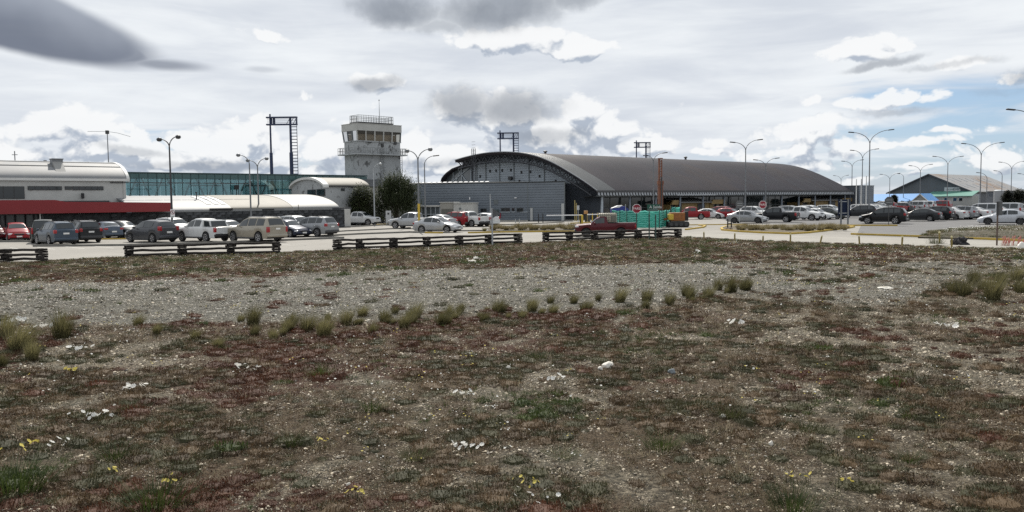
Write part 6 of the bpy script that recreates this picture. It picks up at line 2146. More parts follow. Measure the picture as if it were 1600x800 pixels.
# pale gabled hut in front of it
q0 = at_depth(1452, 320, 196); q0.z = 0
GH = thing('gabled_hut', 'pale gabled hut with white barge boards between the blue roof and the green roof', 'hut', q0, UA)
wv = on_line(q0, q0 + V, 1424, 310)[0]
za_ = at_depth(1439, 302.6, 197).z; ze_ = at_depth(1452, 314.5, 196).z
m_ = MB(); m_.prism([(0.2, 0), (.2, ze_), (wv / 2, za_ - .15), (wv - .2, ze_), (wv - .2, 0)], 'x', 0, 6); m_.build('wall', M_cream, GH)
m_ = MB(); m_.prism([(-.15, ze_ - .12), (wv / 2, za_), (wv + .15, ze_ - .12), (wv + .15, ze_ - .32), (wv / 2, za_ - .2), (-.15, ze_ - .32)], 'x', -.4, -.15); m_.build('barge_board', M_white_trim, GH)
m_ = MB(); m_.prism([(-.15, ze_ - .08), (wv / 2, za_ + .06), (wv + .15, ze_ - .08), (wv + .15, ze_ - .2), (wv / 2, za_ - .1), (-.15, ze_ - .2)], 'x', -.14, 6.3); m_.build('roof', MATS['blue_metal_roof'], GH)
m_ = MB(); m_.b2((-.03, wv * .38, .9), (-.002, wv * .55, 2.0)); m_.build('window', M_dark_glass, GH)
# storage tank
p = at_depth(1561.5, 320, 200)
tk = thing('storage_tank', 'grey cylindrical tank in front of the right side of the hangar', 'tank', (p.x, 200, 0))
zt2 = at_depth(1561, 298.2, 200).z; r2 = 8.3 * 200 / F_PX
m_ = MB(); m_.lathe([(r2, 0), (r2, zt2)], 28); m_.build('tank_shell', mat('tank_grey', (.27, .275, .28), .5, vary=.1, scale=.6), tk, smooth=40)
m_ = MB(); m_.lathe([(r2 + .06, zt2 + .003), (r2 * .6, zt2 + .25), (.1, zt2 + .32)], 28); m_.build('tank_roof', M_steel, tk, smooth=30)
# wall behind trees on the right
p = at_depth(1575, 320, 215)
t = thing('dark_shed', 'dark low shed behind the tank at the right edge', 'shed', (p.x, 215, 0))
m_ = MB(); m_.b2((-2, 0, 0), (16, 6, at_depth(1590, 299, 215).z)); m_.build('wall', M_side_d, t)
m_ = MB(); m_.b2((-2.2, -.2, at_depth(1590, 299, 215).z + .004), (16.2, 6.2, at_depth(1590, 299, 215).z + .15)); m_.build('flat_roof', M_trim, t)


# ------------------------------------------------------------------ trees
def tree(name, label, px, base_y, D_, w_px, top_y, crown_lo, mt, dense=900, plume=True, seed=1, leafm=.16, squash=1.0, cat='tree'):
    rnd = random.Random(seed)
    p = at_depth(px, base_y, D_); s = F_PX / D_
    H = at_depth(px, top_y, D_).z; wr = w_px / s / 2
    t = thing(name, label, cat, (p.x, D_, 0))
    m_ = MB(); m_.tube([(0, 0, -.1), (.05, 0, H * .3), (-.05, .05, H * .7)], [wr * .10 + .05, wr * .07 + .03, .03], 9)
    m_.build('trunk', mat('bark', (.05, .04, .03), .9, vary=.3, scale=6, bump=.6), t, smooth=60)
    lm = MB(); cr = MB()
    zc = (H + crown_lo) / 2; hz = (H - crown_lo) / 2
    for i in range(22):
        a = rnd.random() * 6.283; z0 = H * rnd.uniform(.12, .6); q = rnd.uniform(.35, .8)
        lm.tube([(0, 0, z0), (math.cos(a) * wr * q * .5, math.sin(a) * wr * q * .5, z0 + hz * .25), (math.cos(a) * wr * q, math.sin(a) * wr * q, z0 + hz * .6)], [.07, .045, .015], 5)
    kind(lm.build('limbs', MATS['bark'], t), 'stuff')
    for i in range(dense):
        # clumps spread through an uneven volume
        a = rnd.random() * 6.283; v_ = rnd.uniform(-1, 1); q = rnd.random() ** .45
        lump = .78 + .34 * noise.noise(Vector((math.cos(a) * 1.6, math.sin(a) * 1.6, v_ * 2 + seed)))
        rr = math.sqrt(max(0, 1 - max(v_, -.2) ** 2)) * q * lump
        c_ = Vector((math.cos(a) * rr * wr, math.sin(a) * rr * wr * squash, zc + v_ * q * hz * (.92 + .16 * noise.noise(Vector((a, v_, seed))))))
        out = Vector((math.cos(a) * rr, math.sin(a) * rr, .35 + .5 * v_)).normalized()
        if plume:
            d = (out * .7 + Vector((rnd.uniform(-.2, .5), rnd.uniform(-.2, .2), .75))).normalized()
            L_ = rnd.uniform(.6, 1.25) * wr * (.36 if rnd.random() > .16 else .62)
            for k in range(9):
                f = k / 9
                b_ = c_ + d * L_ * f + Vector((0, 0, L_ * .25 * f * f))
                leaf(cr, b_, rnd.random() * 6.283, rnd.uniform(.2, 1.2), leafm * (1.5 - f), leafm * .42 * (1.3 - f))
        else:
            for k in range(8):
                b_ = c_ + Vector((rnd.gauss(0, 1), rnd.gauss(0, 1), rnd.gauss(0, .8))) * wr * .10
                leaf(cr, b_, rnd.random() * 6.283, rnd.uniform(-.6, .9), leafm * rnd.uniform(.7, 1.3), leafm * .7)
    kind(cr.build('crown', mt, t, fix=False), 'stuff')
    return t


M_cyp = leaf_mat('dark_cypress_leaf', (.016, .024, .011), (.060, .075, .034), trans=.25)
M_shrub = leaf_mat('shrub_leaf', (.030, .040, .016), (.13, .15, .07), trans=.3)
M_dtree = leaf_mat('distant_dark_leaf', (.014, .018, .012), (.04, .045, .028), trans=.15)
tree('cypress_tree', 'dark bushy cypress with feathery tips in front of the control tower', 619, 346, 111, 80, 274, .1, M_cyp, 1650, True, 3, .30, .8)
tree('round_shrub', 'rounder lighter green shrub left of the dark cypress', 568, 346, 108, 58, 286, .1, M_shrub, 1100, False, 7, .22, .8)
for i, (px, D_, w_, ty, lab) in enumerate([(1397, 178, 13, 304, 'small dark tree before the blue roof'), (1573, 165, 20, 297, 'dark tree beside the grey tank, left of two'), (1592, 165, 26, 294, 'dark tree at the right edge beside the hangar end'), (1612, 168, 24, 296, 'dark tree cut by the right edge')]):
    tree('dark_tree', lab, px, 330, D_, w_, ty, .8, M_dtree, 420, False, 11 + i, .26)
# far dark tree line and buildings glimpsed between the blue roof and the terminal
for i in range(6):
    tree('distant_tree', ['far left tree of the dark line under the blue roof', 'second tree from left of the dark line under the blue roof', 'third tree from left of the dark line under the blue roof', 'fourth tree from left of the dark line under the blue roof', 'fifth tree from left of the dark line under the blue roof', 'sixth tree from left of the dark line under the blue roof'][i], 1362 + i * 12, 330, 190, 14, 313.5, .2, M_dtree, 120, False, 31 + i, .3)
p = at_depth(607, 341, 104)
t = thing('notice_board', 'white upright notice board standing before the dark cypress', 'notice board', (p.x, 104, 0))
m_ = MB(); m_.b2((-.33, -.04, .35), (.33, .04, 1.85)); m_.build('board', mat('grey_white_board', (.40, .41, .42), .6, vary=.06), t)
m_ = MB(); m_.b2((-.12, -.055, 1.35), (.12, -.041, 1.6)); m_.build('emblem', M_trim, t)
for x in (-.25, .25):
    m_ = MB(); m_.b2((x - .04, -.03, -.1), (x + .04, .03, .346)); m_.build('leg', M_steel, t)
A_, B_ = at_depth(612, 342, 106), at_depth(650, 342, 103)
t = thing('garden_rail', 'low pale rail fence under the dark cypress', 'fence', (A_.x, A_.y, 0))
d = Vector((B_.x - A_.x, B_.y - A_.y, 0))
for z_ in (.5, .85):
    m_ = MB(); m_.bar((0, 0, z_), (d.x, d.y, z_), .07); m_.build('rail', M_side_l, t)
for i in range(5):
    m_ = MB(); m_.b2((d.x * i / 4 - .05, d.y * i / 4 - .05, -.1), (d.x * i / 4 + .05, d.y * i / 4 + .05, .95)); m_.build('post', M_side_l, t)

# ------------------------------------------------------------------ works area: teal mesh, rig, barriers
M_mesh = leaf_mat('teal_plastic_mesh', (.16, .60, .51), (.30, .80, .70), rough=.5, trans=.6)
M_mesh_d = leaf_mat('teal_netting', (.018, .16, .13), (.026, .20, .165), rough=.6, trans=.5)
def mesh_barrier(pl, top_px, lab, bands, seed):
    rnd = random.Random(seed)
    pts = [at_depth(px, 330, D_) for px, D_ in pl]
    o0 = Vector((pts[0].x, pts[0].y, 0))
    P_ = [Vector((p.x, p.y, 0)) - o0 for p in pts]
    t = thing('mesh_barrier', lab, 'barrier', o0)
    # fine polyline
    fine_ = []
    for a, b in zip(P_, P_[1:]):
        for k in range(6):
            fine_.append(a.lerp(b, k / 6))
    fine_.append(P_[-1])
    H = top_px
    bh = H / bands
    for k in range(bands):
        z0 = .06 + k * bh
        ph = rnd.random() * 6
        m_ = MB(); vs = []; n = len(fine_)
        for i, p in enumerate(fine_):
            sag = .035 * math.sin(i * .9 + ph) + .022 * math.sin(i * 2.3 + ph * 2)
            nrm_ = Vector((0, -1, 0)) * (.03 * math.sin(i * 1.7 + ph))
            for zz, off in ((z0 + sag, -.03), (z0 + bh * .62 + sag, .03)):
                vs.append(p + nrm_ + Vector((0, off, zz)))
        fs = [(2 * i, 2 * i + 2, 2 * i + 3, 2 * i + 1) for i in range(n - 1)]
        m_.add(vs, fs); m_.build('mesh_band', M_mesh, t, fix=False)
    m_ = MB(); vs = []
    for p in fine_:
        vs += [p + Vector((0, .10, .03)), p + Vector((0, .10, H - .03))]
    m_.add(vs, [(2 * i, 2 * i + 2, 2 * i + 3, 2 * i + 1) for i in range(len(fine_) - 1)]); m_.build('netting', M_mesh_d, t, fix=False)
    for p in P_:
        m_ = MB(); m_.tube([p + Vector((0, -.08, -.1)), p + Vector((.02, -.08, H + .12))], .045, 6); m_.build('stake', MATS['dark_green_post'], t)
mesh_barrier([(956, 90), (968, 86), (979, 84), (994, 82), (1014, 81.5), (1030, 82), (1041, 84.5), (1047, 88)], 1.72, 'teal plastic mesh barrier with wavy bands around the works behind the fence', 9, 1)
mesh_barrier([(1048.5, 93), (1054.5, 92), (1062.5, 92.5)], 1.95, 'short piece of teal mesh behind the orange drilling rig', 9, 2)
p = at_depth(967, 326, 92)
t = thing('blue_tarpaulin', 'blue tarpaulin heap with a pale top over the left end of the teal mesh', 'tarpaulin', (p.x, 92, 0))
m_ = MB(); m_.prism([(-.75, .0), (-.78, 1.85), (-.1, 2.1), (.7, 2.12), (1.1, 1.8), (1.1, 0)], 'y', .2, 1.6); m_.build('tarpaulin_cover', mat('blue_sheet', (.018, .035, .22), .45, vary=.2, scale=2), t)
m_ = MB(); m_.prism([(-.74, 1.93), (-.05, 2.2), (.45, 2.24), (.1, 2.0)], 'y', .15, 1.5); m_.build('pale_top', M_sign_white, t)
m_ = MB(); m_.tube([(.75, .1, 0), (.75, .1, 2.35)], .04, 6); m_.build('stake', M_steel, t)

# orange drilling rig
rp = gp(1056, 355.5)
RG = thing('drilling_rig', 'orange crawler drilling rig with a tall brown mast', 'drilling rig', (rp.x, rp.y + 1.2, 0))
M_orange = mat('worn_orange_paint', (.24, .085, .018), .6, vary=.2, scale=4, stain=((.12, .06, .03), 5, .7, .58))
M_mast = mat('brown_mast_steel', (.17, .065, .036), .6, vary=.2, scale=3, stain=((.08, .05, .04), 4, .6, .55))
sx = (rp.y + 1.2) / F_PX
mx = (1036 - 1056) * sx
mzt = at_depth(1036, 248.5, rp.y + 1.2).z; mz2 = at_depth(1036, 284, rp.y + 1.2).z
m_ = MB(); m_.b2((mx - .24, -.12, mz2), (mx - .08, .12, mzt)); m_.b2((mx + .04, -.10, mz2), (mx + .15, .10, mzt - .1)); m_.b2((mx - .28, -.16, mzt), (mx + .2, .16, mzt + .10)); ms_ = m_.build('mast', M_mast, RG)
for k in range(9):
    m_ = MB(); m_.bar((mx - .06, 0, mz2 + .2 + k * .26), (mx + .04, 0, mz2 + .33 + k * .26), .05); m_.build('lattice', M_mast, ms_)
m_ = MB(); m_.b2((mx - .28, -.18, .3), (mx + .22, .18, mz2 - .004)); m_.b2((mx - .34, -.22, mz2 - .3), (mx + .28, .22, mz2 + .1)); m_.build('mast_carriage', M_mast, RG)
m_ = MB(); m_.tube([(mx + .05, -.24, .2), (mx + .05, -.24, mz2 + .5)], .07, 8); m_.build('drill_rod', M_trim, RG)
m_ = MB(); m_.bev((.35, .1, 1.05), (1.45, 1.3, .85), .06); m_.build('engine_housing', M_orange, RG)
m_ = MB(); m_.bev((-.35, -.2, 1.05), (.5, .9, .6), .05); m_.build('control_box', M_yellow, RG)
m_ = MB(); m_.bev((1.25, .1, 1.1), (.35, 1.1, .95), .05); m_.build('radiator', M_black, RG)
m_ = MB(); m_.lathe([(.07, 1.4), (.07, 1.95), (.1, 1.96), (.1, 2.05)], 8, 'z', (.8, .2, 0)); m_.build('exhaust', M_trim, RG)
m_ = MB(); m_.bar((mx + .3, 0, .8), (-.3, 0, .9), .22); m_.build('boom', M_orange, RG)
for y_ in (-.75, .75):
    tr = MB(); tr.bev((.35, y_, .30), (2.2, .36, .58), .2); k_ = tr.build('crawler_track', M_black, RG, smooth=40)
    for i in range(4):
        w_ = MB(); w_.lathe([(.18, y_ - .2 if y_ < 0 else y_ + .17), (.18, y_ - .17 if y_ < 0 else y_ + .2)], 10, 'y', (-.4 + i * .5, 0, .3)); w_.build('road_wheel', M_trim, k_)

# entry gate gear
def simple(name, lab, cat, px, py, group=None):
    p = gp(px, py); return thing(name, lab, cat, (p.x, p.y, 0), 0, group), p.y / F_PX
t, m1_ = simple('plastic_barrier', 'red and white water-filled plastic barrier by the boom gate', 'barrier', 872.5, 343.5)
m_ = MB(); m_.prism([(-.62, 0), (.62, 0), (.62, .16), (.45, .3), (.5, .78), (-.5, .78), (-.45, .3), (-.62, .16)], 'y', -.25, .25); m_.build('barrier_shell', mat('faded_red_plastic', (.45, .07, .06), .5, vary=.1), t)
m_ = MB(); m_.b2((-.42, -.262, .36), (.42, -.2505, .56)); m_.build('white_panel', M_sign_white, t)
t, m1_ = simple('boom_gate', 'yellow and black boom gate post with its white arm lowered to the left', 'boom gate', 908.5, 350)
m_ = MB(); m_.bev((0, 0, .55), (.42, .4, 1.1), .04); m_.build('housing', M_yellow, t)
m_ = MB(); m_.b2((-.215, -.21, .1), (-.05, -.202, 1.0)); m_.build('black_stripe', M_black, t)
m_ = MB(); m_.b2((-4.2, .22, 1.02), (.1, .30, 1.14)); m_.build('boom_arm', M_sign_white, t)
t, m1_ = simple('boom_gate', 'small boom gate with a white arm lowered behind the red pickup', 'boom gate', 920, 348)
m_ = MB(); m_.bev((0, 0, .5), (.34, .34, 1.0), .04); m_.build('housing', mat('dark_gate_box', (.04, .045, .05), .5), t)
m_ = MB(); m_.b2((-.2, -.28, 1.0), (4.0, -.2, 1.12)); m_.build('boom_arm', M_sign_white, t)
for k, px in enumerate((920, 928, 936)):
    p = gp(px, 346.5)
    b = thing('safety_bollard', ['yellow safety post nearest the small boom gate', 'middle yellow safety post behind the red pickup hood', 'yellow safety post furthest right behind the red pickup cab'][k], 'bollard', (p.x, p.y + 2, 0), 0, 'yellow safety posts at the gate')
    m_ = MB(); m_.lathe([(.07, -.1), (.07, 1.05)], 8); m_.build('post', M_yellow, b)
    m_ = MB(); m_.lathe([(.071, 1.051), (.04, 1.12)], 8); m_.build('cap', M_yellow, b)
t, m1_ = simple('ticket_machine', 'orange-topped ticket machine beside the small boom gate', 'ticket machine', 915.5, 347)
m_ = MB(); m_.b2((-.14, -.14, 0), (.14, .14, 1.05)); m_.build('pedestal', M_black, t)
m_ = MB(); m_.bev((0, 0, 1.28), (.5, .42, .42), .05); m_.build('machine_head', mat('orange_box', (.38, .19, .06), .6), t)
t, m1_ = simple('height_gauge', 'tall yellow gate post with an orange cap before the dark terminal wall', 'gate post', 899.5, 345.5)
m_ = MB(); m_.b2((-.16, -.1, 0), (-.05, .1, 2.9)); m_.b2((.05, -.1, 0), (.16, .1, 2.5)); m_.build('post', mat('dull_yellow_post', (.30, .24, .09), .7), t)
t, m1_ = simple('small_sign', 'small pale rectangular sign on a thin post left of the tall yellow gate post', 'traffic sign', 903.5, 349.5)
m_ = MB(); m_.tube([(0, .03, 0), (0, .03, 28 * m1_)], .04, 6); m_.build('post', M_steel, t)
m_ = MB(); m_.b2((-1.9 * m1_, -.02, 21.5 * m1_), (1.9 * m1_, 0, 28.5 * m1_)); m_.build('sign_plate', mat('pale_grey_sign', (.4, .42, .43), .5), t)
for (pxa, pxb, py, h, lab, nm) in [(841.5, 848.5, 348.3, 14.5, 'pair of tall black posts with a low rail at the road edge before the annex', 'post_pair'), (805.5, 811.5, 348.5, 6.5, 'pair of short grey bollards before the annex windows', 'post_pair'), (1137, 1143.3, 358, 16, 'pair of thin grey posts at the left tip of the yellow-kerbed island', 'post_pair')]:
    a, b = gp(pxa, py), gp(pxb, py); s_ = a.y / F_PX
    t = thing(nm, lab, 'posts', (a.x, a.y, 0))
    for x in (0, b.x - a.x):
        m_ = MB(); m_.tube([(x, 0, -.1), (x, 0, h * s_)], .06, 8); m_.build('post', M_black if h > 10 else M_steel, t)
    m_ = MB(); m_.b2((.02, -.02, h * s_ * .5), (b.x - a.x - .02, .02, h * s_ * .5 + .05)); m_.build('rail', M_trim, t)

# ------------------------------------------------------------------ vehicles
def paint(name, c, metal=.25, rough=.32):
    return mat('paint_' + name, c, rough, metal=metal, spec=.3, vary=.08, scale=1.5, coat=.12)


SPEC = {
    # belt / top profiles: (x from the nose, height); wt: half width of the upper edge; w: half width in plan
    'sedan': dict(L=4.5, wheels=(.86, 3.52), rw=.32, low=.20,
                  belt=[(0, .50), (.25, .66), (1.25, .88), (2.4, .92), (3.9, .98), (4.38, .96), (4.5, .80)],
                  top=[(0, .54), (.25, .72), (1.15, .93), (1.95, 1.36), (2.45, 1.45), (3.0, 1.43), (3.35, 1.36), (4.0, 1.07), (4.4, 1.03), (4.5, .86)],
                  wt=[(0, .55), (.3, .68), (1.2, .74), (1.95, .58), (2.5, .56), (3.3, .56), (4.0, .66), (4.5, .60)],
                  w=[(0, .66), (.25, .80), (.8, .87), (2.2, .89), (3.8, .86), (4.3, .80), (4.5, .72)],
                  ws=(1.22, 1.92), rwn=(3.40, 3.98), side=[(1.62, 2.42), (2.50, 3.30)], tail=(.86, .30, .16), plate=.62, rail=False),
    'hatch': dict(L=4.0, wheels=(.78, 3.25), rw=.31, low=.20,
                  belt=[(0, .52), (.22, .70), (1.05, .92), (2.4, .97), (3.7, 1.02), (4.0, .92)],
                  top=[(0, .56), (.22, .76), (1.0, .98), (1.75, 1.40), (2.3, 1.50), (3.2, 1.46), (3.62, 1.38), (3.92, 1.06), (4.0, .95)],
                  wt=[(0, .55), (.3, .68), (1.0, .72), (1.75, .58), (2.5, .57), (3.6, .54), (4.0, .66)],
                  w=[(0, .66), (.25, .78), (.8, .84), (2.2, .86), (3.5, .83), (4.0, .74)],
                  ws=(1.06, 1.72), rwn=(3.64, 3.92), side=[(1.42, 2.25), (2.33, 3.20)], tail=(.95, .22, .30), plate=.70, rail=False),
    'suv': dict(L=4.55, wheels=(.88, 3.55), rw=.36, low=.26,
                belt=[(0, .62), (.2, .84), (1.15, 1.03), (2.4, 1.07), (4.2, 1.13), (4.55, 1.02)],
                top=[(0, .66), (.2, .90), (1.1, 1.09), (1.85, 1.58), (2.4, 1.69), (3.5, 1.68), (4.15, 1.60), (4.45, 1.16), (4.55, 1.05)],
                wt=[(0, .60), (.3, .72), (1.1, .77), (1.85, .62), (2.5, .61), (4.1, .58), (4.55, .72)],
                w=[(0, .70), (.25, .84), (.8, .90), (2.2, .92), (3.9, .90), (4.55, .80)],
                ws=(1.16, 1.82), rwn=(4.17, 4.45), side=[(1.55, 2.42), (2.50, 3.35), (3.43, 4.02)], tail=(1.0, .22, .26), plate=.86, rail=True),
    'estate': dict(L=5.0, wheels=(.95, 3.9), rw=.39, low=.30,
                   belt=[(0, .72), (.15, .98), (1.35, 1.12), (2.6, 1.15), (4.7, 1.19), (5.0, 1.10)],
                   top=[(0, .76), (.15, 1.04), (1.3, 1.18), (2.0, 1.68), (2.5, 1.83), (3.8, 1.84), (4.62, 1.78), (4.92, 1.22), (5.0, 1.12)],
                   wt=[(0, .66), (.3, .78), (1.3, .82), (2.0, .68), (2.6, .67), (4.6, .66), (5.0, .80)],
                   w=[(0, .78), (.25, .90), (.8, .95), (2.2, .97), (4.4, .96), (5.0, .88)],
                   ws=(1.36, 1.98), rwn=(4.65, 4.92), side=[(1.75, 2.62), (2.72, 3.55), (3.66, 4.48)], tail=(.95, .20, .42), plate=1.0, rail=True),
    'pickup': dict(L=5.2, wheels=(.95, 4.0), rw=.38, low=.32,
                   belt=[(0, .74), (.15, .95), (1.3, 1.07), (2.5, 1.10), (3.55, 1.12), (5.05, 1.10), (5.2, 1.05)],
                   top=[(0, .78), (.15, 1.00), (1.25, 1.13), (1.95, 1.62), (2.4, 1.75), (3.1, 1.74), (3.38, 1.66), (3.56, 1.14), (5.1, 1.12), (5.2, 1.06)],
                   wt=[(0, .64), (.3, .76), (1.3, .80), (1.95, .64), (2.5, .63), (3.36, .62), (3.56, .84), (5.2, .82)],
                   w=[(0, .74), (.25, .86), (.8, .91), (2.2, .92), (5.0, .91), (5.2, .88)],
                   ws=(1.32, 1.93), rwn=(3.40, 3.54), side=[(1.68, 2.45), (2.54, 3.26)], tail=(.92, .16, .36), plate=.62, rail=False, bed=(3.66, 5.10)),
    'single': dict(L=5.6, wheels=(1.0, 4.15), rw=.40, low=.42,
                   belt=[(0, .86), (.12, 1.05), (1.45, 1.15), (2.5, 1.18), (2.95, 1.2), (5.5, 1.2), (5.6, 1.14)],
                   top=[(0, .90), (.12, 1.10), (1.40, 1.21), (2.0, 1.70), (2.3, 1.84), (2.75, 1.84), (2.86, 1.80), (2.98, 1.22), (5.5, 1.22), (5.6, 1.16)],
                   wt=[(0, .70), (.3, .82), (1.4, .86), (2.0, .72), (2.8, .72), (2.98, .92), (5.6, .90)],
                   w=[(0, .84), (.25, .96), (.8, .99), (2.2, 1.0), (5.5, .99), (5.6, .96)],
                   ws=(1.46, 1.98), rwn=(2.87, 2.97), side=[(1.75, 2.66)], tail=(.95, .16, .30), plate=.7, rail=False, bed=(3.06, 5.5)),
    'van': dict(L=4.7, wheels=(.85, 3.75), rw=.33, low=.24,
                belt=[(0, .66), (.15, .90), (.9, 1.10), (2.4, 1.16), (4.5, 1.18), (4.7, 1.08)],
                top=[(0, .70), (.15, .96), (.75, 1.16), (1.55, 1.74), (2.1, 1.92), (3.9, 1.93), (4.45, 1.86), (4.64, 1.22), (4.7, 1.10)],
                wt=[(0, .64), (.3, .74), (.8, .78), (1.55, .66), (2.2, .66), (4.4, .64), (4.7, .78)],
                w=[(0, .72), (.25, .86), (.8, .90), (2.2, .92), (4.4, .91), (4.7, .84)],
                ws=(.82, 1.52), rwn=(4.46, 4.64), side=[(1.25, 2.2), (2.3, 3.3), (3.4, 4.3)], tail=(1.05, .16, .5), plate=.9, rail=False),
}
CAR_CACHE = {}


def car_meshes(kind_):
    if kind_ in CAR_CACHE:
        return CAR_CACHE[kind_]
    S = SPEC[kind_]; L = S['L']
    ip = lambda key, x: float(np.interp(x, [a for a, _ in S[key]], [b for _, b in S[key]]))
    aw = S['rw'] * 1.22

    def low(x):
        z = S['low'] + (.10 if x < .12 or x > L - .12 else 0)
        for xc in S['wheels']:
            d = abs(x - xc)
            if d < aw:
                z = max(z, S['rw'] + math.sqrt(max(0, aw * aw - d * d)) * .98)
        return z

    def sec(x):
        w, b, t, wt = ip('w', x), ip('belt', x), ip('top', x), ip('wt', x)
        t = max(t, b + .03); zl = min(low(x), b - .06); wt = min(wt, w * .95)
        hgt = b - zl
        return [(w * .955, zl), (w * .99, zl + .28 * hgt), (w, zl + .62 * hgt), (w * .985, b - .03), (w * .955, b + .01), (wt, t - .015), (wt * .90, t + .012), (wt * .5, t + .035), (0, t + .045)]

    xs = {0, L, L * .01, .1, .25, L - .1}
    for key in ('belt', 'top'):
        xs |= {a for a, _ in S[key]}
    for xc in S['wheels']:
        for k in range(-6, 7):
            xs.add(xc + aw * math.sin(k / 6 * math.pi / 2) * .999)
        xs |= {xc - aw * 1.001, xc + aw * 1.001}
    xs |= set(np.linspace(0, L, 20))
    xs = sorted(x for x in xs if 0 <= x <= L)
    xs = [x for i, x in enumerate(xs) if i == 0 or x - xs[i - 1] > .0005]
    X = lambda x: L / 2 - x          # forward = +x
    body = MB(); n = 9
    vs = []
    for x in xs:
        s_ = sec(x)
        vs += [(X(x), y, z) for y, z in s_] + [(X(x), -y, z) for y, z in s_[-2::-1]]
    m = 2 * n - 1
    fs = []
    for i in range(len(xs) - 1):
        for j in range(m - 1):
            fs.append((i * m + j, (i + 1) * m + j, (i + 1) * m + j + 1, i * m + j + 1))
    fs.append(tuple(range(m))); fs.append(tuple(range((len(xs) - 1) * m, len(xs) * m))[::-1])
    body.add(vs, fs)
    out = {'body': body.mesh('body', 35)}

    # dark chassis filling the wheel wells and underside
    ch = MB(); ch.b2((X(L - .15), -ip('w', L / 2) * .72, S['low'] - .03), (X(.15), ip('w', L / 2) * .72, S['low'] + .42))
    out['chassis'] = ch.mesh('chassis')

    def on(x, a, off):
        """surface point of the cabin side between belt (a=0) and roof edge (a=1)"""
        s_ = sec(x); (y0, z0), (y1, z1) = s_[4], s_[5]
        nz, ny = -(y1 - y0), (z1 - z0); l_ = math.hypot(nz, ny) or 1
        return (y0 + (y1 - y0) * a + ny / l_ * off, z0 + (z1 - z0) * a + nz / l_ * off)

    sides = []
    for (xa, xb) in S['side']:
        for sg in (1, -1):
            g = MB(); nn = 6; vv = []
            for i in range(nn + 1):
                x = xa + (xb - xa) * i / nn
                lo, hi = on(x, .10, .012), on(x, .88, .012)
                vv += [(X(x), sg * lo[0], lo[1]), (X(x), sg * hi[0], hi[1])]
            g.add(vv, [(2 * i, 2 * i + 2, 2 * i + 3, 2 * i + 1) for i in range(nn)])
            sides.append(g.mesh('side_window', 40))
    out['sides'] = sides

    def screen(xa, xb, inset=.93):
        g = MB(); nu, nv = 4, 8; vv = []
        for i in range(nu + 1):
            x = xa + (xb - xa) * (.06 + .88 * i / nu)
            dx = .02; zs_ = [(sec(x - dx)[8][1]), (sec(x + dx)[8][1])]
            sl = (zs_[1] - zs_[0]) / (2 * dx); ln = math.hypot(sl, 1); off = .014
            for j in range(nv + 1):
                f = (j / nv) * 2 - 1
                s_ = sec(x); yy = [s_[5][0], s_[6][0], s_[7][0], 0]; zz = [s_[5][1], s_[6][1], s_[7][1], s_[8][1]]
                y = abs(f) * yy[0] * inset
                z = float(np.interp(y, yy[::-1], zz[::-1]))
                vv.append((X(x - sl / ln * off), math.copysign(y, f), z + off / ln))
        g.add(vv, [(i * (nv + 1) + j, (i + 1) * (nv + 1) + j, (i + 1) * (nv + 1) + j + 1, i * (nv + 1) + j + 1) for i in range(nu) for j in range(nv)])
        return g.mesh('windscreen', 40)
    out['windscreen'] = screen(*S['ws']); out['rear_window'] = screen(*S['rwn'], .88)

    w0, b0 = ip('w', .12), ip('belt', .2)
    g = MB(); g.bev((X(.10), 0, b0 - .12), (.22, w0 * 1.02, .15), .04); out['grille'] = g.mesh('grille', 40)
    out['headlight'] = []
    for sg in (1, -1):
        g = MB(); g.bev((X(.20), sg * (ip('w', .2) - .15), b0 - .09), (.34, .30, .15), .05, Matrix.Rotation(sg * -.35, 3, 'Z')); out['headlight'].append(g.mesh('headlight', 40))
    tz_, tw, th_ = S['tail']; out['taillight'] = []
    for sg in (1, -1):
        g = MB(); g.bev((X(L - .10), sg * (ip('w', L - .1) - tw / 2 + .015), tz_), (.22, tw, th_), .03); out['taillight'].append(g.mesh('taillight', 40))
    g = MB(); g.bev((X(.09), 0, S['low'] + .18), (.26, w0 * 1.98, .20), .07); out['front_bumper'] = g.mesh('front_bumper', 40)
    g = MB(); g.bev((X(L - .07), 0, S['low'] + .20), (.26, ip('w', L - .1) * 1.98, .24), .07); out['rear_bumper'] = g.mesh('rear_bumper', 40)
    g = MB(); g.b2((X(L) - .035, -.2, S['plate'] - .06), (X(L) - .004, .2, S['plate'] + .06)); out['rear_plate'] = g.mesh('number_plate')
    g = MB(); g.b2((X(0) + .03, -.2, S['low'] + .14), (X(0) + .05, .2, S['low'] + .25)); out['front_plate'] = g.mesh('number_plate')
    out['mirror'] = []
    xm = S['side'][0][0] + .05
    for sg in (1, -1):
        g = MB(); g.bev((X(xm), sg * (ip('w', xm) + .09), ip('belt', xm) + .09), (.12, .20, .15), .04); out['mirror'].append(g.mesh('mirror', 40))
    # sills and arch trims
    g = MB()
    for sg in (1, -1):
        g.bev((X((S['wheels'][0] + S['wheels'][1]) / 2), sg * (ip('w', L / 2) - .02), S['low'] + .02), (S['wheels'][1] - S['wheels'][0] - 2 * aw, .08, .12), .03)
    out['sill'] = g.mesh('sill', 40)
    if S['rail']:
        xa, xb = S['side'][0][0] + .75, S['side'][-1][1]
        for_r = []
        for sg in (1, -1):
            g = MB(); g.tube([(X(xa), sg * (ip('wt', xa) - .04), ip('top', xa) + .02), (X(xa + .15), sg * (ip('wt', xa) - .04), ip('top', xa + .15) + .07), (X(xb - .15), sg * (ip('wt', xb) - .04), ip('top', xb - .15) + .07), (X(xb), sg * (ip('wt', xb) - .04), ip('top', xb) + .02)], .022, 6); for_r.append(g.mesh('roof_rail', 60))
        out['rails'] = for_r
    # wheels
    r = S['rw']
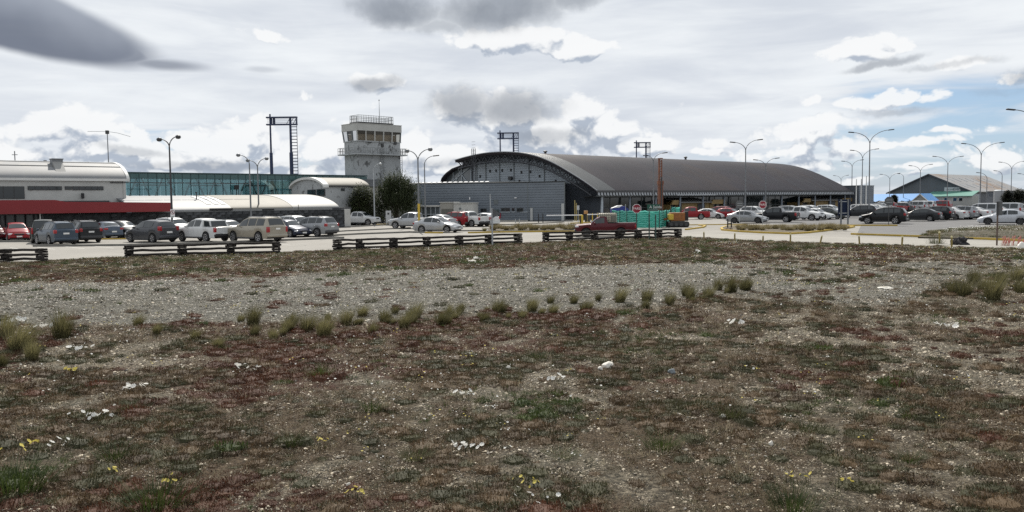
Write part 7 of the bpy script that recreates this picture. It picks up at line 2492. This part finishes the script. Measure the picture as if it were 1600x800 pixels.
    g = MB(); g.lathe([(r * .62, -.10), (r * .93, -.115), (r, -.08), (r, .08), (r * .93, .115), (r * .62, .10)], 24, 'y'); out['tyre'] = g.mesh('tyre', 40)
    g = MB(); g.lathe([(r * .64, -.09), (r * .66, -.112), (r * .60, -.112), (r * .55, -.06), (r * .2, -.05), (r * .16, -.085), (.02, -.09), (.02, .09), (r * .16, .085), (r * .2, .05), (r * .55, .06), (r * .60, .112), (r * .66, .112), (r * .64, .09)], 20, 'y')
    for k in range(5):
        a = k / 5 * 6.283
        for s_ in (-.088, .088):
            g.box((math.cos(a) * r * .38, s_, math.sin(a) * r * .38), (r * .5, .03, r * .16), Matrix.Rotation(-a, 3, 'Y'))
    out['rim'] = g.mesh('rim', 40)
    out['wheels'] = [(X(x), sg * (ip('w', x) - .105)) for x in S['wheels'] for sg in (1, -1)]
    if 'bed' in S:
        xa, xb = S['bed']; wb = ip('wt', xb) - .06; zb = ip('top', (xa + xb) / 2) + .045
        g = MB(); g.b2((X(xb), -wb, zb - .05), (X(xa), wb, zb + .004)); out['bed'] = g.mesh('cargo_bed')
    CAR_CACHE[kind_] = out
    return out


def fit_ground(C, S, heading, px, py, scale):
    n_ = len(C['body'].vertices); co = np.empty(n_ * 3); C['body'].vertices.foreach_get('co', co); co = co.reshape(-1, 3) * scale
    wc = np.array([(x, y, 0) for x, y in C['wheels']]) * scale
    c_, s_ = math.cos(heading), math.sin(heading); Rz = np.array([[c_, -s_, 0], [s_, c_, 0], [0, 0, 1]])
    co, wc = co @ Rz.T, wc @ Rz.T
    p = np.array(gp(px, py)); p[2] = 0
    for _ in range(8):
        q = (co + p - np.array(CAM)) @ RT.T; pxs = 800 + F_PX * q[:, 0] / -q[:, 2]
        w = (wc + p - np.array(CAM)) @ RT.T; wy = 400 - F_PX * w[:, 1] / -w[:, 2]
        i = int(np.argmax(wy)); wx = 800 + F_PX * w[i, 0] / -w[i, 2]
        d1 = np.array(gp(wx, py)) - np.array(gp(wx, wy[i])); p = p + np.array([d1[0], d1[1], 0])
        p[0] += (px - (pxs.min() + pxs.max()) / 2) * p[1] / F_PX
    return (float(p[0]), float(p[1]), 0)


def one(name, me, m, parent):
    o = bpy.data.objects.new(name, me)
    if len(me.materials) == 0:
        me.materials.append(m)
    elif me.materials[0] is not m:
        o.material_slots[0].link = 'OBJECT'; o.material_slots[0].material = m
    o.parent = parent
    COL.objects.link(o)
    return o


def car(kind_, loc, heading, m, label, name=None, group=None, detail=2, rim=None, bumper=None, glass=None, scale=1.0):
    C = car_meshes(kind_); S = SPEC[kind_]
    nm = name or {'sedan': 'parked_sedan', 'hatch': 'parked_hatchback', 'suv': 'parked_suv', 'estate': 'parked_estate', 'pickup': 'pickup_truck', 'single': 'pickup_truck', 'van': 'parked_van'}[kind_]
    cat = {'sedan': 'car', 'hatch': 'car', 'suv': 'car', 'estate': 'car', 'pickup': 'pickup truck', 'single': 'pickup truck', 'van': 'van'}[kind_]
    if loc[0] == 'fit':      # stand the car so that its outline is centred over the photo column and its nearest tyre on the photo row
        loc = fit_ground(C, S, heading, loc[1], loc[2], scale)
    t = thing(nm, label, cat, loc, heading, group)
    t.scale = (scale,) * 3
    gl_ = glass or M_car_glass
    b = one('body', C['body'], m, t)
    one('chassis', C['chassis'], M_black, t)
    one('windscreen', C['windscreen'], gl_, t); one('rear_window', C['rear_window'], gl_, t)
    for me in C['sides']:
        one('side_window', me, gl_, t)
    for (x, y) in C['wheels']:
        w = bpy.data.objects.new('wheel', C['tyre'])
        if len(C['tyre'].materials) == 0:
            C['tyre'].materials.append(M_tyre)
        w.parent = t; w.location = (x, y, S['rw']); COL.objects.link(w)
        if detail > 0:
            one('rim', C['rim'], rim or M_rim, w)
    if detail > 0:
        for me in C['headlight']:
            one('headlight', me, M_head, t)
        for me in C['taillight']:
            one('taillight', me, M_tail, t)
    if detail > 1:
        one('grille', C['grille'], M_black, t)
        one('front_bumper', C['front_bumper'], bumper or m, t); one('rear_bumper', C['rear_bumper'], bumper or m, t)
        one('number_plate', C['rear_plate'], M_plate, t); one('number_plate', C['front_plate'], M_plate, t)
        for me in C['mirror']:
            one('mirror', me, m, t)
        one('sill', C['sill'], M_trim, t)
        for me in C.get('rails', []):
            one('roof_rail', me, M_trim if m is not P_GOLD else M_rim, t)
    if 'bed' in C:
        one('cargo_bed', C['bed'], M_black, t)
    return t


P_WHITE = paint('white', (.54, .55, .55), 0); P_SILVER = paint('silver', (.36, .37, .38), .5); P_LGREY = paint('light_grey', (.27, .28, .29), .4)
P_GREY = paint('grey', (.065, .068, .075), .3); P_DGREY = paint('dark_grey', (.020, .022, .025), .2); P_BLACK = paint('black', (.006, .007, .009), .1)
P_BLUEG = paint('blue_grey', (.055, .075, .10), .4); P_STEEL = paint('steel_blue', (.075, .095, .125), .4); P_GREENG = paint('grey_green', (.045, .05, .046), .35)
P_RED = paint('red', (.22, .008, .014), .1); P_DRED = paint('dark_red', (.075, .006, .011), .1); P_GOLD = paint('champagne', (.31, .285, .235), .45); P_NAVY = paint('navy', (.018, .024, .045), .35)
P_BSILVER = paint('bright_silver', (.44, .455, .48), .2)
HV = math.atan2(V.y, V.x)            # nose towards the terminal
HO = HV + math.pi                    # nose towards the field


# left car park
car('suv', ('fit', 88, 383.5), HV + R(4), P_BLUEG, 'blue grey crossover seen from behind, nearest car at the left', bumper=None)
car('van', ('fit', 68, 380.3), HV - R(14), P_GREENG, 'dark grey-green van-like estate behind the blue grey crossover', scale=.93)
car('hatch', ('fit', 26, 377), HO - R(6), P_RED, 'bright red hatchback facing the field, left of the dark estate')
car('hatch', ('fit', -14, 377), HO, P_DRED, 'dark red car cut by the left edge')
car('suv', ('fit', 128, 379.8), HV + R(3), P_DGREY, 'near-black suv with red tail lamps right of the blue grey crossover', bumper=M_trim)
car('sedan', ('fit', 165, 373.2), HV + R(2), P_STEEL, 'steel blue sedan seen from behind near the yellow kerb line')
car('hatch', ('fit', 192, 372), HO + R(14), P_DGREY, 'dark hatchback facing the field with a glaring windscreen')
car('hatch', ('fit', 237.5, 379.3), HV + R(16), P_GREY, 'dark grey sloping-back hatchback behind the left end of the second fence', scale=1.12)
car('suv', ('fit', 272, 370.5), HO + R(12), P_WHITE, 'white suv facing the field behind the no parking sign', bumper=M_trim)
car('pickup', ('fit', 321, 378.3), HV + R(13), P_WHITE, 'white double-cab pickup with a dark covered bed left of the champagne estate', bumper=M_black)
# dark canopy windows over the white pickup bed
tp = bpy.data.objects['pickup_truck']
cm = MB(); cm.prism([(-1.0, 1.14), (-1.0, 1.66), (-1.72, 1.63), (-1.9, 1.14)], 'y', -.74, .74); cm.build('bed_canopy', P_WHITE, tp)
for sg in (-1, 1):
    cm = MB(); cm.add([(-1.08, sg * .755, 1.2), (-1.08, sg * .755, 1.6), (-1.66, sg * .755, 1.57), (-1.8, sg * .755, 1.2)], [(0, 1, 2, 3)]); cm.build('canopy_window', M_car_glass, tp)
cm = MB(); cm.add([(-1.745, -.62, 1.58), (-1.745, .62, 1.58), (-1.885, .66, 1.2), (-1.885, -.66, 1.2)], [(0, 1, 2, 3)]); o_ = cm.build('canopy_rear_window', M_car_glass, tp); o_.location.x = -.012
car('sedan', ('fit', 358, 371), HO + R(10), P_WHITE, 'small white car mostly hidden between the white pickup and the champagne estate')
car('estate', ('fit', 401.5, 379), HV + R(13), P_GOLD, 'champagne gold seven-seat estate behind the right end of the second fence', bumper=P_GOLD)
car('sedan', ('fit', 452, 371), HO + R(6), P_NAVY, 'dark navy sedan with its pale roof, facing the field right of the champagne estate')
car('suv', ('fit', 464, 366), HO + R(8), P_WHITE, 'white suv half hidden behind the navy sedan and the two-tone suv')
car('suv', ('fit', 489.5, 370), HV + R(18), P_LGREY, 'light grey two-tone suv with dark lower body seen from behind', bumper=M_trim)
car('pickup', ('fit', 562, 352.3), HO + R(28), P_WHITE, 'white pickup emerging from behind the white end pillar of the stone wall')
car('van', ('fit', 588, 348.5), HO + R(20), P_DGREY, 'dark van in the shade under the cypress tree')
car('pickup', ('fit', 645, 357.6), HV + R(26), P_SILVER, 'silver double-cab pickup left of the yellow-footed lamp', bumper=M_trim)
car('sedan', ('fit', 684, 363.8), HO + R(24), P_SILVER, 'silver sedan facing right behind the longest timber fence')
car('sedan', ('fit', 686, 357), HV + R(6), P_LGREY, 'grey sedan roof showing behind the silver sedan')
car('suv', ('fit', 710, 354.6), HV + R(14), P_RED, 'bright red suv seen from behind before the cream kiosk', name='parked_suv', bumper=M_trim)
car('pickup', ('fit', 731, 354.5), HV + R(10), P_WHITE, 'white pickup with canopy between the red suv and the white hatchback', bumper=M_trim)
car('hatch', ('fit', 754.5, 353.8), HV + R(10), P_WHITE, 'white hatchback at the right end of the row before the annex')

# red pickup with the tank
pc = gp(946, 369.5); SC = .84
RP = car('single', (pc.x, pc.y, 0), R(180 - 3), P_DRED, 'dark red single-cab pickup carrying a caged tank behind the fence', bumper=M_black, rim=M_rim_dark, scale=SC)
tank = thing('water_tank', 'white plastic tank in a wire cage riding on the dark red pickup', 'tank', (pc.x + .12, pc.y, 1.24 * SC), R(-3))
tank.scale = (SC, SC, SC)
mb = MB(); mb.bev((0.05, 0, .47), (1.62, 1.12, .86), .1); mb.build('tank_body', mat('milky_plastic', (.46, .43, .34), .5, vary=.08), tank, smooth=50)
M_cage = mat('cage_wire', (.09, .09, .085), .5, metal=.3)
for i in range(10):
    x = -.80 + i * .19
    m_ = MB(); m_.b2((x - .012, -.60, .02), (x + .012, -.575, .94)); m_.b2((x - .012, .575, .02), (x + .012, .60, .94)); m_.b2((x - .012, -.575, .92), (x + .012, .575, .94)); m_.build('cage_bar', M_cage, tank)
for k in range(5):
    z_ = .06 + k * .215
    m_ = MB(); m_.b2((-.82, -.618, z_), (.93, -.601, z_ + .024)); m_.b2((-.82, .601, z_), (.93, .618, z_ + .024)); m_.b2((-.835, -.6, z_), (-.82, .6, z_ + .024)); m_.b2((.93, -.6, z_), (.945, .6, z_ + .024)); m_.build('cage_rail', M_cage, tank)
m_ = MB(); m_.b2((-.9, -.6, -.08), (1.0, .6, 0)); m_.build('pallet', M_trim, tank)
m_ = MB(); m_.b2((.35, -.64, .2), (.80, -.622, .66)); m_.build('data_plate', mat('grey_plate', (.13, .13, .11), .6), tank)

# middle and right car park
car('pickup', ('fit', 1079, 343.5), HV + R(40), P_RED, 'red pickup behind the orange drilling rig')
car('sedan', ('fit', 1109, 342), HO + R(20), P_WHITE, 'white sedan between the red pickup and the red cars')
car('suv', ('fit', 1122, 341), HV - R(4), P_RED, 'red suv right behind the white sedan')
car('hatch', ('fit', 1141, 342), HO + R(4), P_RED, 'red hatchback nose between the red suv and the grey sedan')
car('sedan', ('fit', 1168, 349), HO + R(16), P_LGREY, 'mid grey sedan facing right in front of the stop sign row', rim=M_rim_dark)
car('pickup', ('fit', 1212, 347.5), HV + R(16), P_BLACK, 'black pickup with red tail lamp right of the stop sign')
car('suv', ('fit', 1180, 341.5), HO, P_WHITE, 'white-roofed suv behind the grey sedan')
car('suv', ('fit', 1158, 341), HV, P_DGREY, 'dark suv with a bright roof edge behind the grey sedan')
car('pickup', ('fit', 1253, 344.8), HO + R(4), P_WHITE, 'white pickup facing right beside the black pickup', bumper=M_trim)
car('sedan', ('fit', 1275, 343.5), HO + R(2), P_WHITE, 'white sedan right of the white pickup')
car('hatch', ('fit', 1298, 342.8), HO + R(2), P_GREENG, 'dark grey-green hatchback facing right left of the blue panel sign')
car('suv', ('fit', 1238, 340), HO, P_LGREY, 'light grey suv roof behind the black pickup')
car('suv', ('fit', 1268, 339), HO, P_WHITE, 'white suv roof behind the white pickup')
car('suv', ('fit', 1298, 338), HO, P_WHITE, 'white suv roof left of the blue panel sign')
car('suv', ('fit', 1342, 340.7), HV + R(26), P_DGREY, 'dark suv just right of the blue panel sign')
car('suv', ('fit', 1381, 350.2), HV + R(12), P_BLACK, 'black suv nearly side-on at the front of the right car park')
car('sedan', ('fit', 1437, 346), HV + R(8), P_DGREY, 'dark grey sedan right of the black suv')
car('suv', ('fit', 1459, 344.3), HV + R(2), P_BLACK, 'black suv between the dark sedan and the white sedan', scale=.95)
car('sedan', ('fit', 1480, 343.5), HV, P_WHITE, 'white sedan tail right of the black suv in the right car park')
car('suv', ('fit', 1497, 343), HV, P_LGREY, 'pale blue-grey suv between two white sedans', scale=.95)
car('sedan', ('fit', 1516, 342.5), HV, P_WHITE, 'second white sedan from the black suv, left of the minivan')
car('van', ('fit', 1533, 341.2), HV, P_SILVER, 'silver minivan with tall red tail lamps behind the nearest silver sedan', scale=.96)
car('sedan', ('fit', 1552, 340.8), HV, P_WHITE, 'white sedan behind the nearest silver sedan')
car('van', ('fit', 1568, 340), HV, P_SILVER, 'second silver minivan with tall red lamps near the right edge', scale=.96)
car('suv', ('fit', 1584, 339.5), HV, P_WHITE, 'white suv near the right edge behind the nearest silver sedan')
car('sedan', ('fit', 1570, 351.4), HV + R(20), P_BSILVER, 'silver sedan nearest at the right edge, seen side-on behind the sign post', rim=M_rim_dark)
car('sedan', ('fit', 1602, 339), HV, P_WHITE, 'white car roof at the right edge above the silver sedan')
car('suv', ('fit', 1362, 337.5), HO + R(6), P_WHITE, 'white suv facing the field behind the black suv')
car('suv', ('fit', 1350, 336), HO + R(6), P_WHITE, 'white suv left of the one behind the black suv')

# far rows: only roofs and upper bodies show
random.seed(17)
cols = [P_WHITE, P_WHITE, P_SILVER, P_WHITE, P_DGREY, P_SILVER, P_BLACK, P_LGREY, P_RED, P_WHITE]
rows = [(gp(1352, 333.0), 13, 'second'), (gp(1362, 329.5), 14, 'third'), (gp(1375, 327.0), 13, 'fourth')]
ORD = ['first', 'second', 'third', 'fourth', 'fifth', 'sixth', 'seventh', 'eighth', 'ninth', 'tenth', 'eleventh', 'twelfth', 'thirteenth', 'fourteenth']
names = {id(P_WHITE): 'white', id(P_SILVER): 'silver', id(P_DGREY): 'dark grey', id(P_BLACK): 'black', id(P_LGREY): 'light grey', id(P_RED): 'red'}
for o, n, nm in rows:
    num = -1
    for i in range(n):
        if random.random() < .12:
            continue
        num += 1
        p = o + U * (i * 2.85 + random.uniform(-.2, .2)) + V * random.uniform(-.5, .5)
        m_ = random.choice(cols); k_ = random.choice(['suv', 'sedan', 'hatch', 'suv', 'van', 'pickup'])
        car(k_, (p.x, p.y, 0), (HV if nm != 'third' else HO) + R(random.uniform(-3, 3)), m_, '%s %s, %s from the left in the %s row of the right car park' % (names[id(m_)], {'suv': 'suv', 'sedan': 'sedan', 'hatch': 'hatchback', 'van': 'minivan', 'pickup': 'pickup'}[k_], ORD[num], nm), None, 'cars in the %s row of the right car park' % nm, 0 if nm != 'second' else 1)
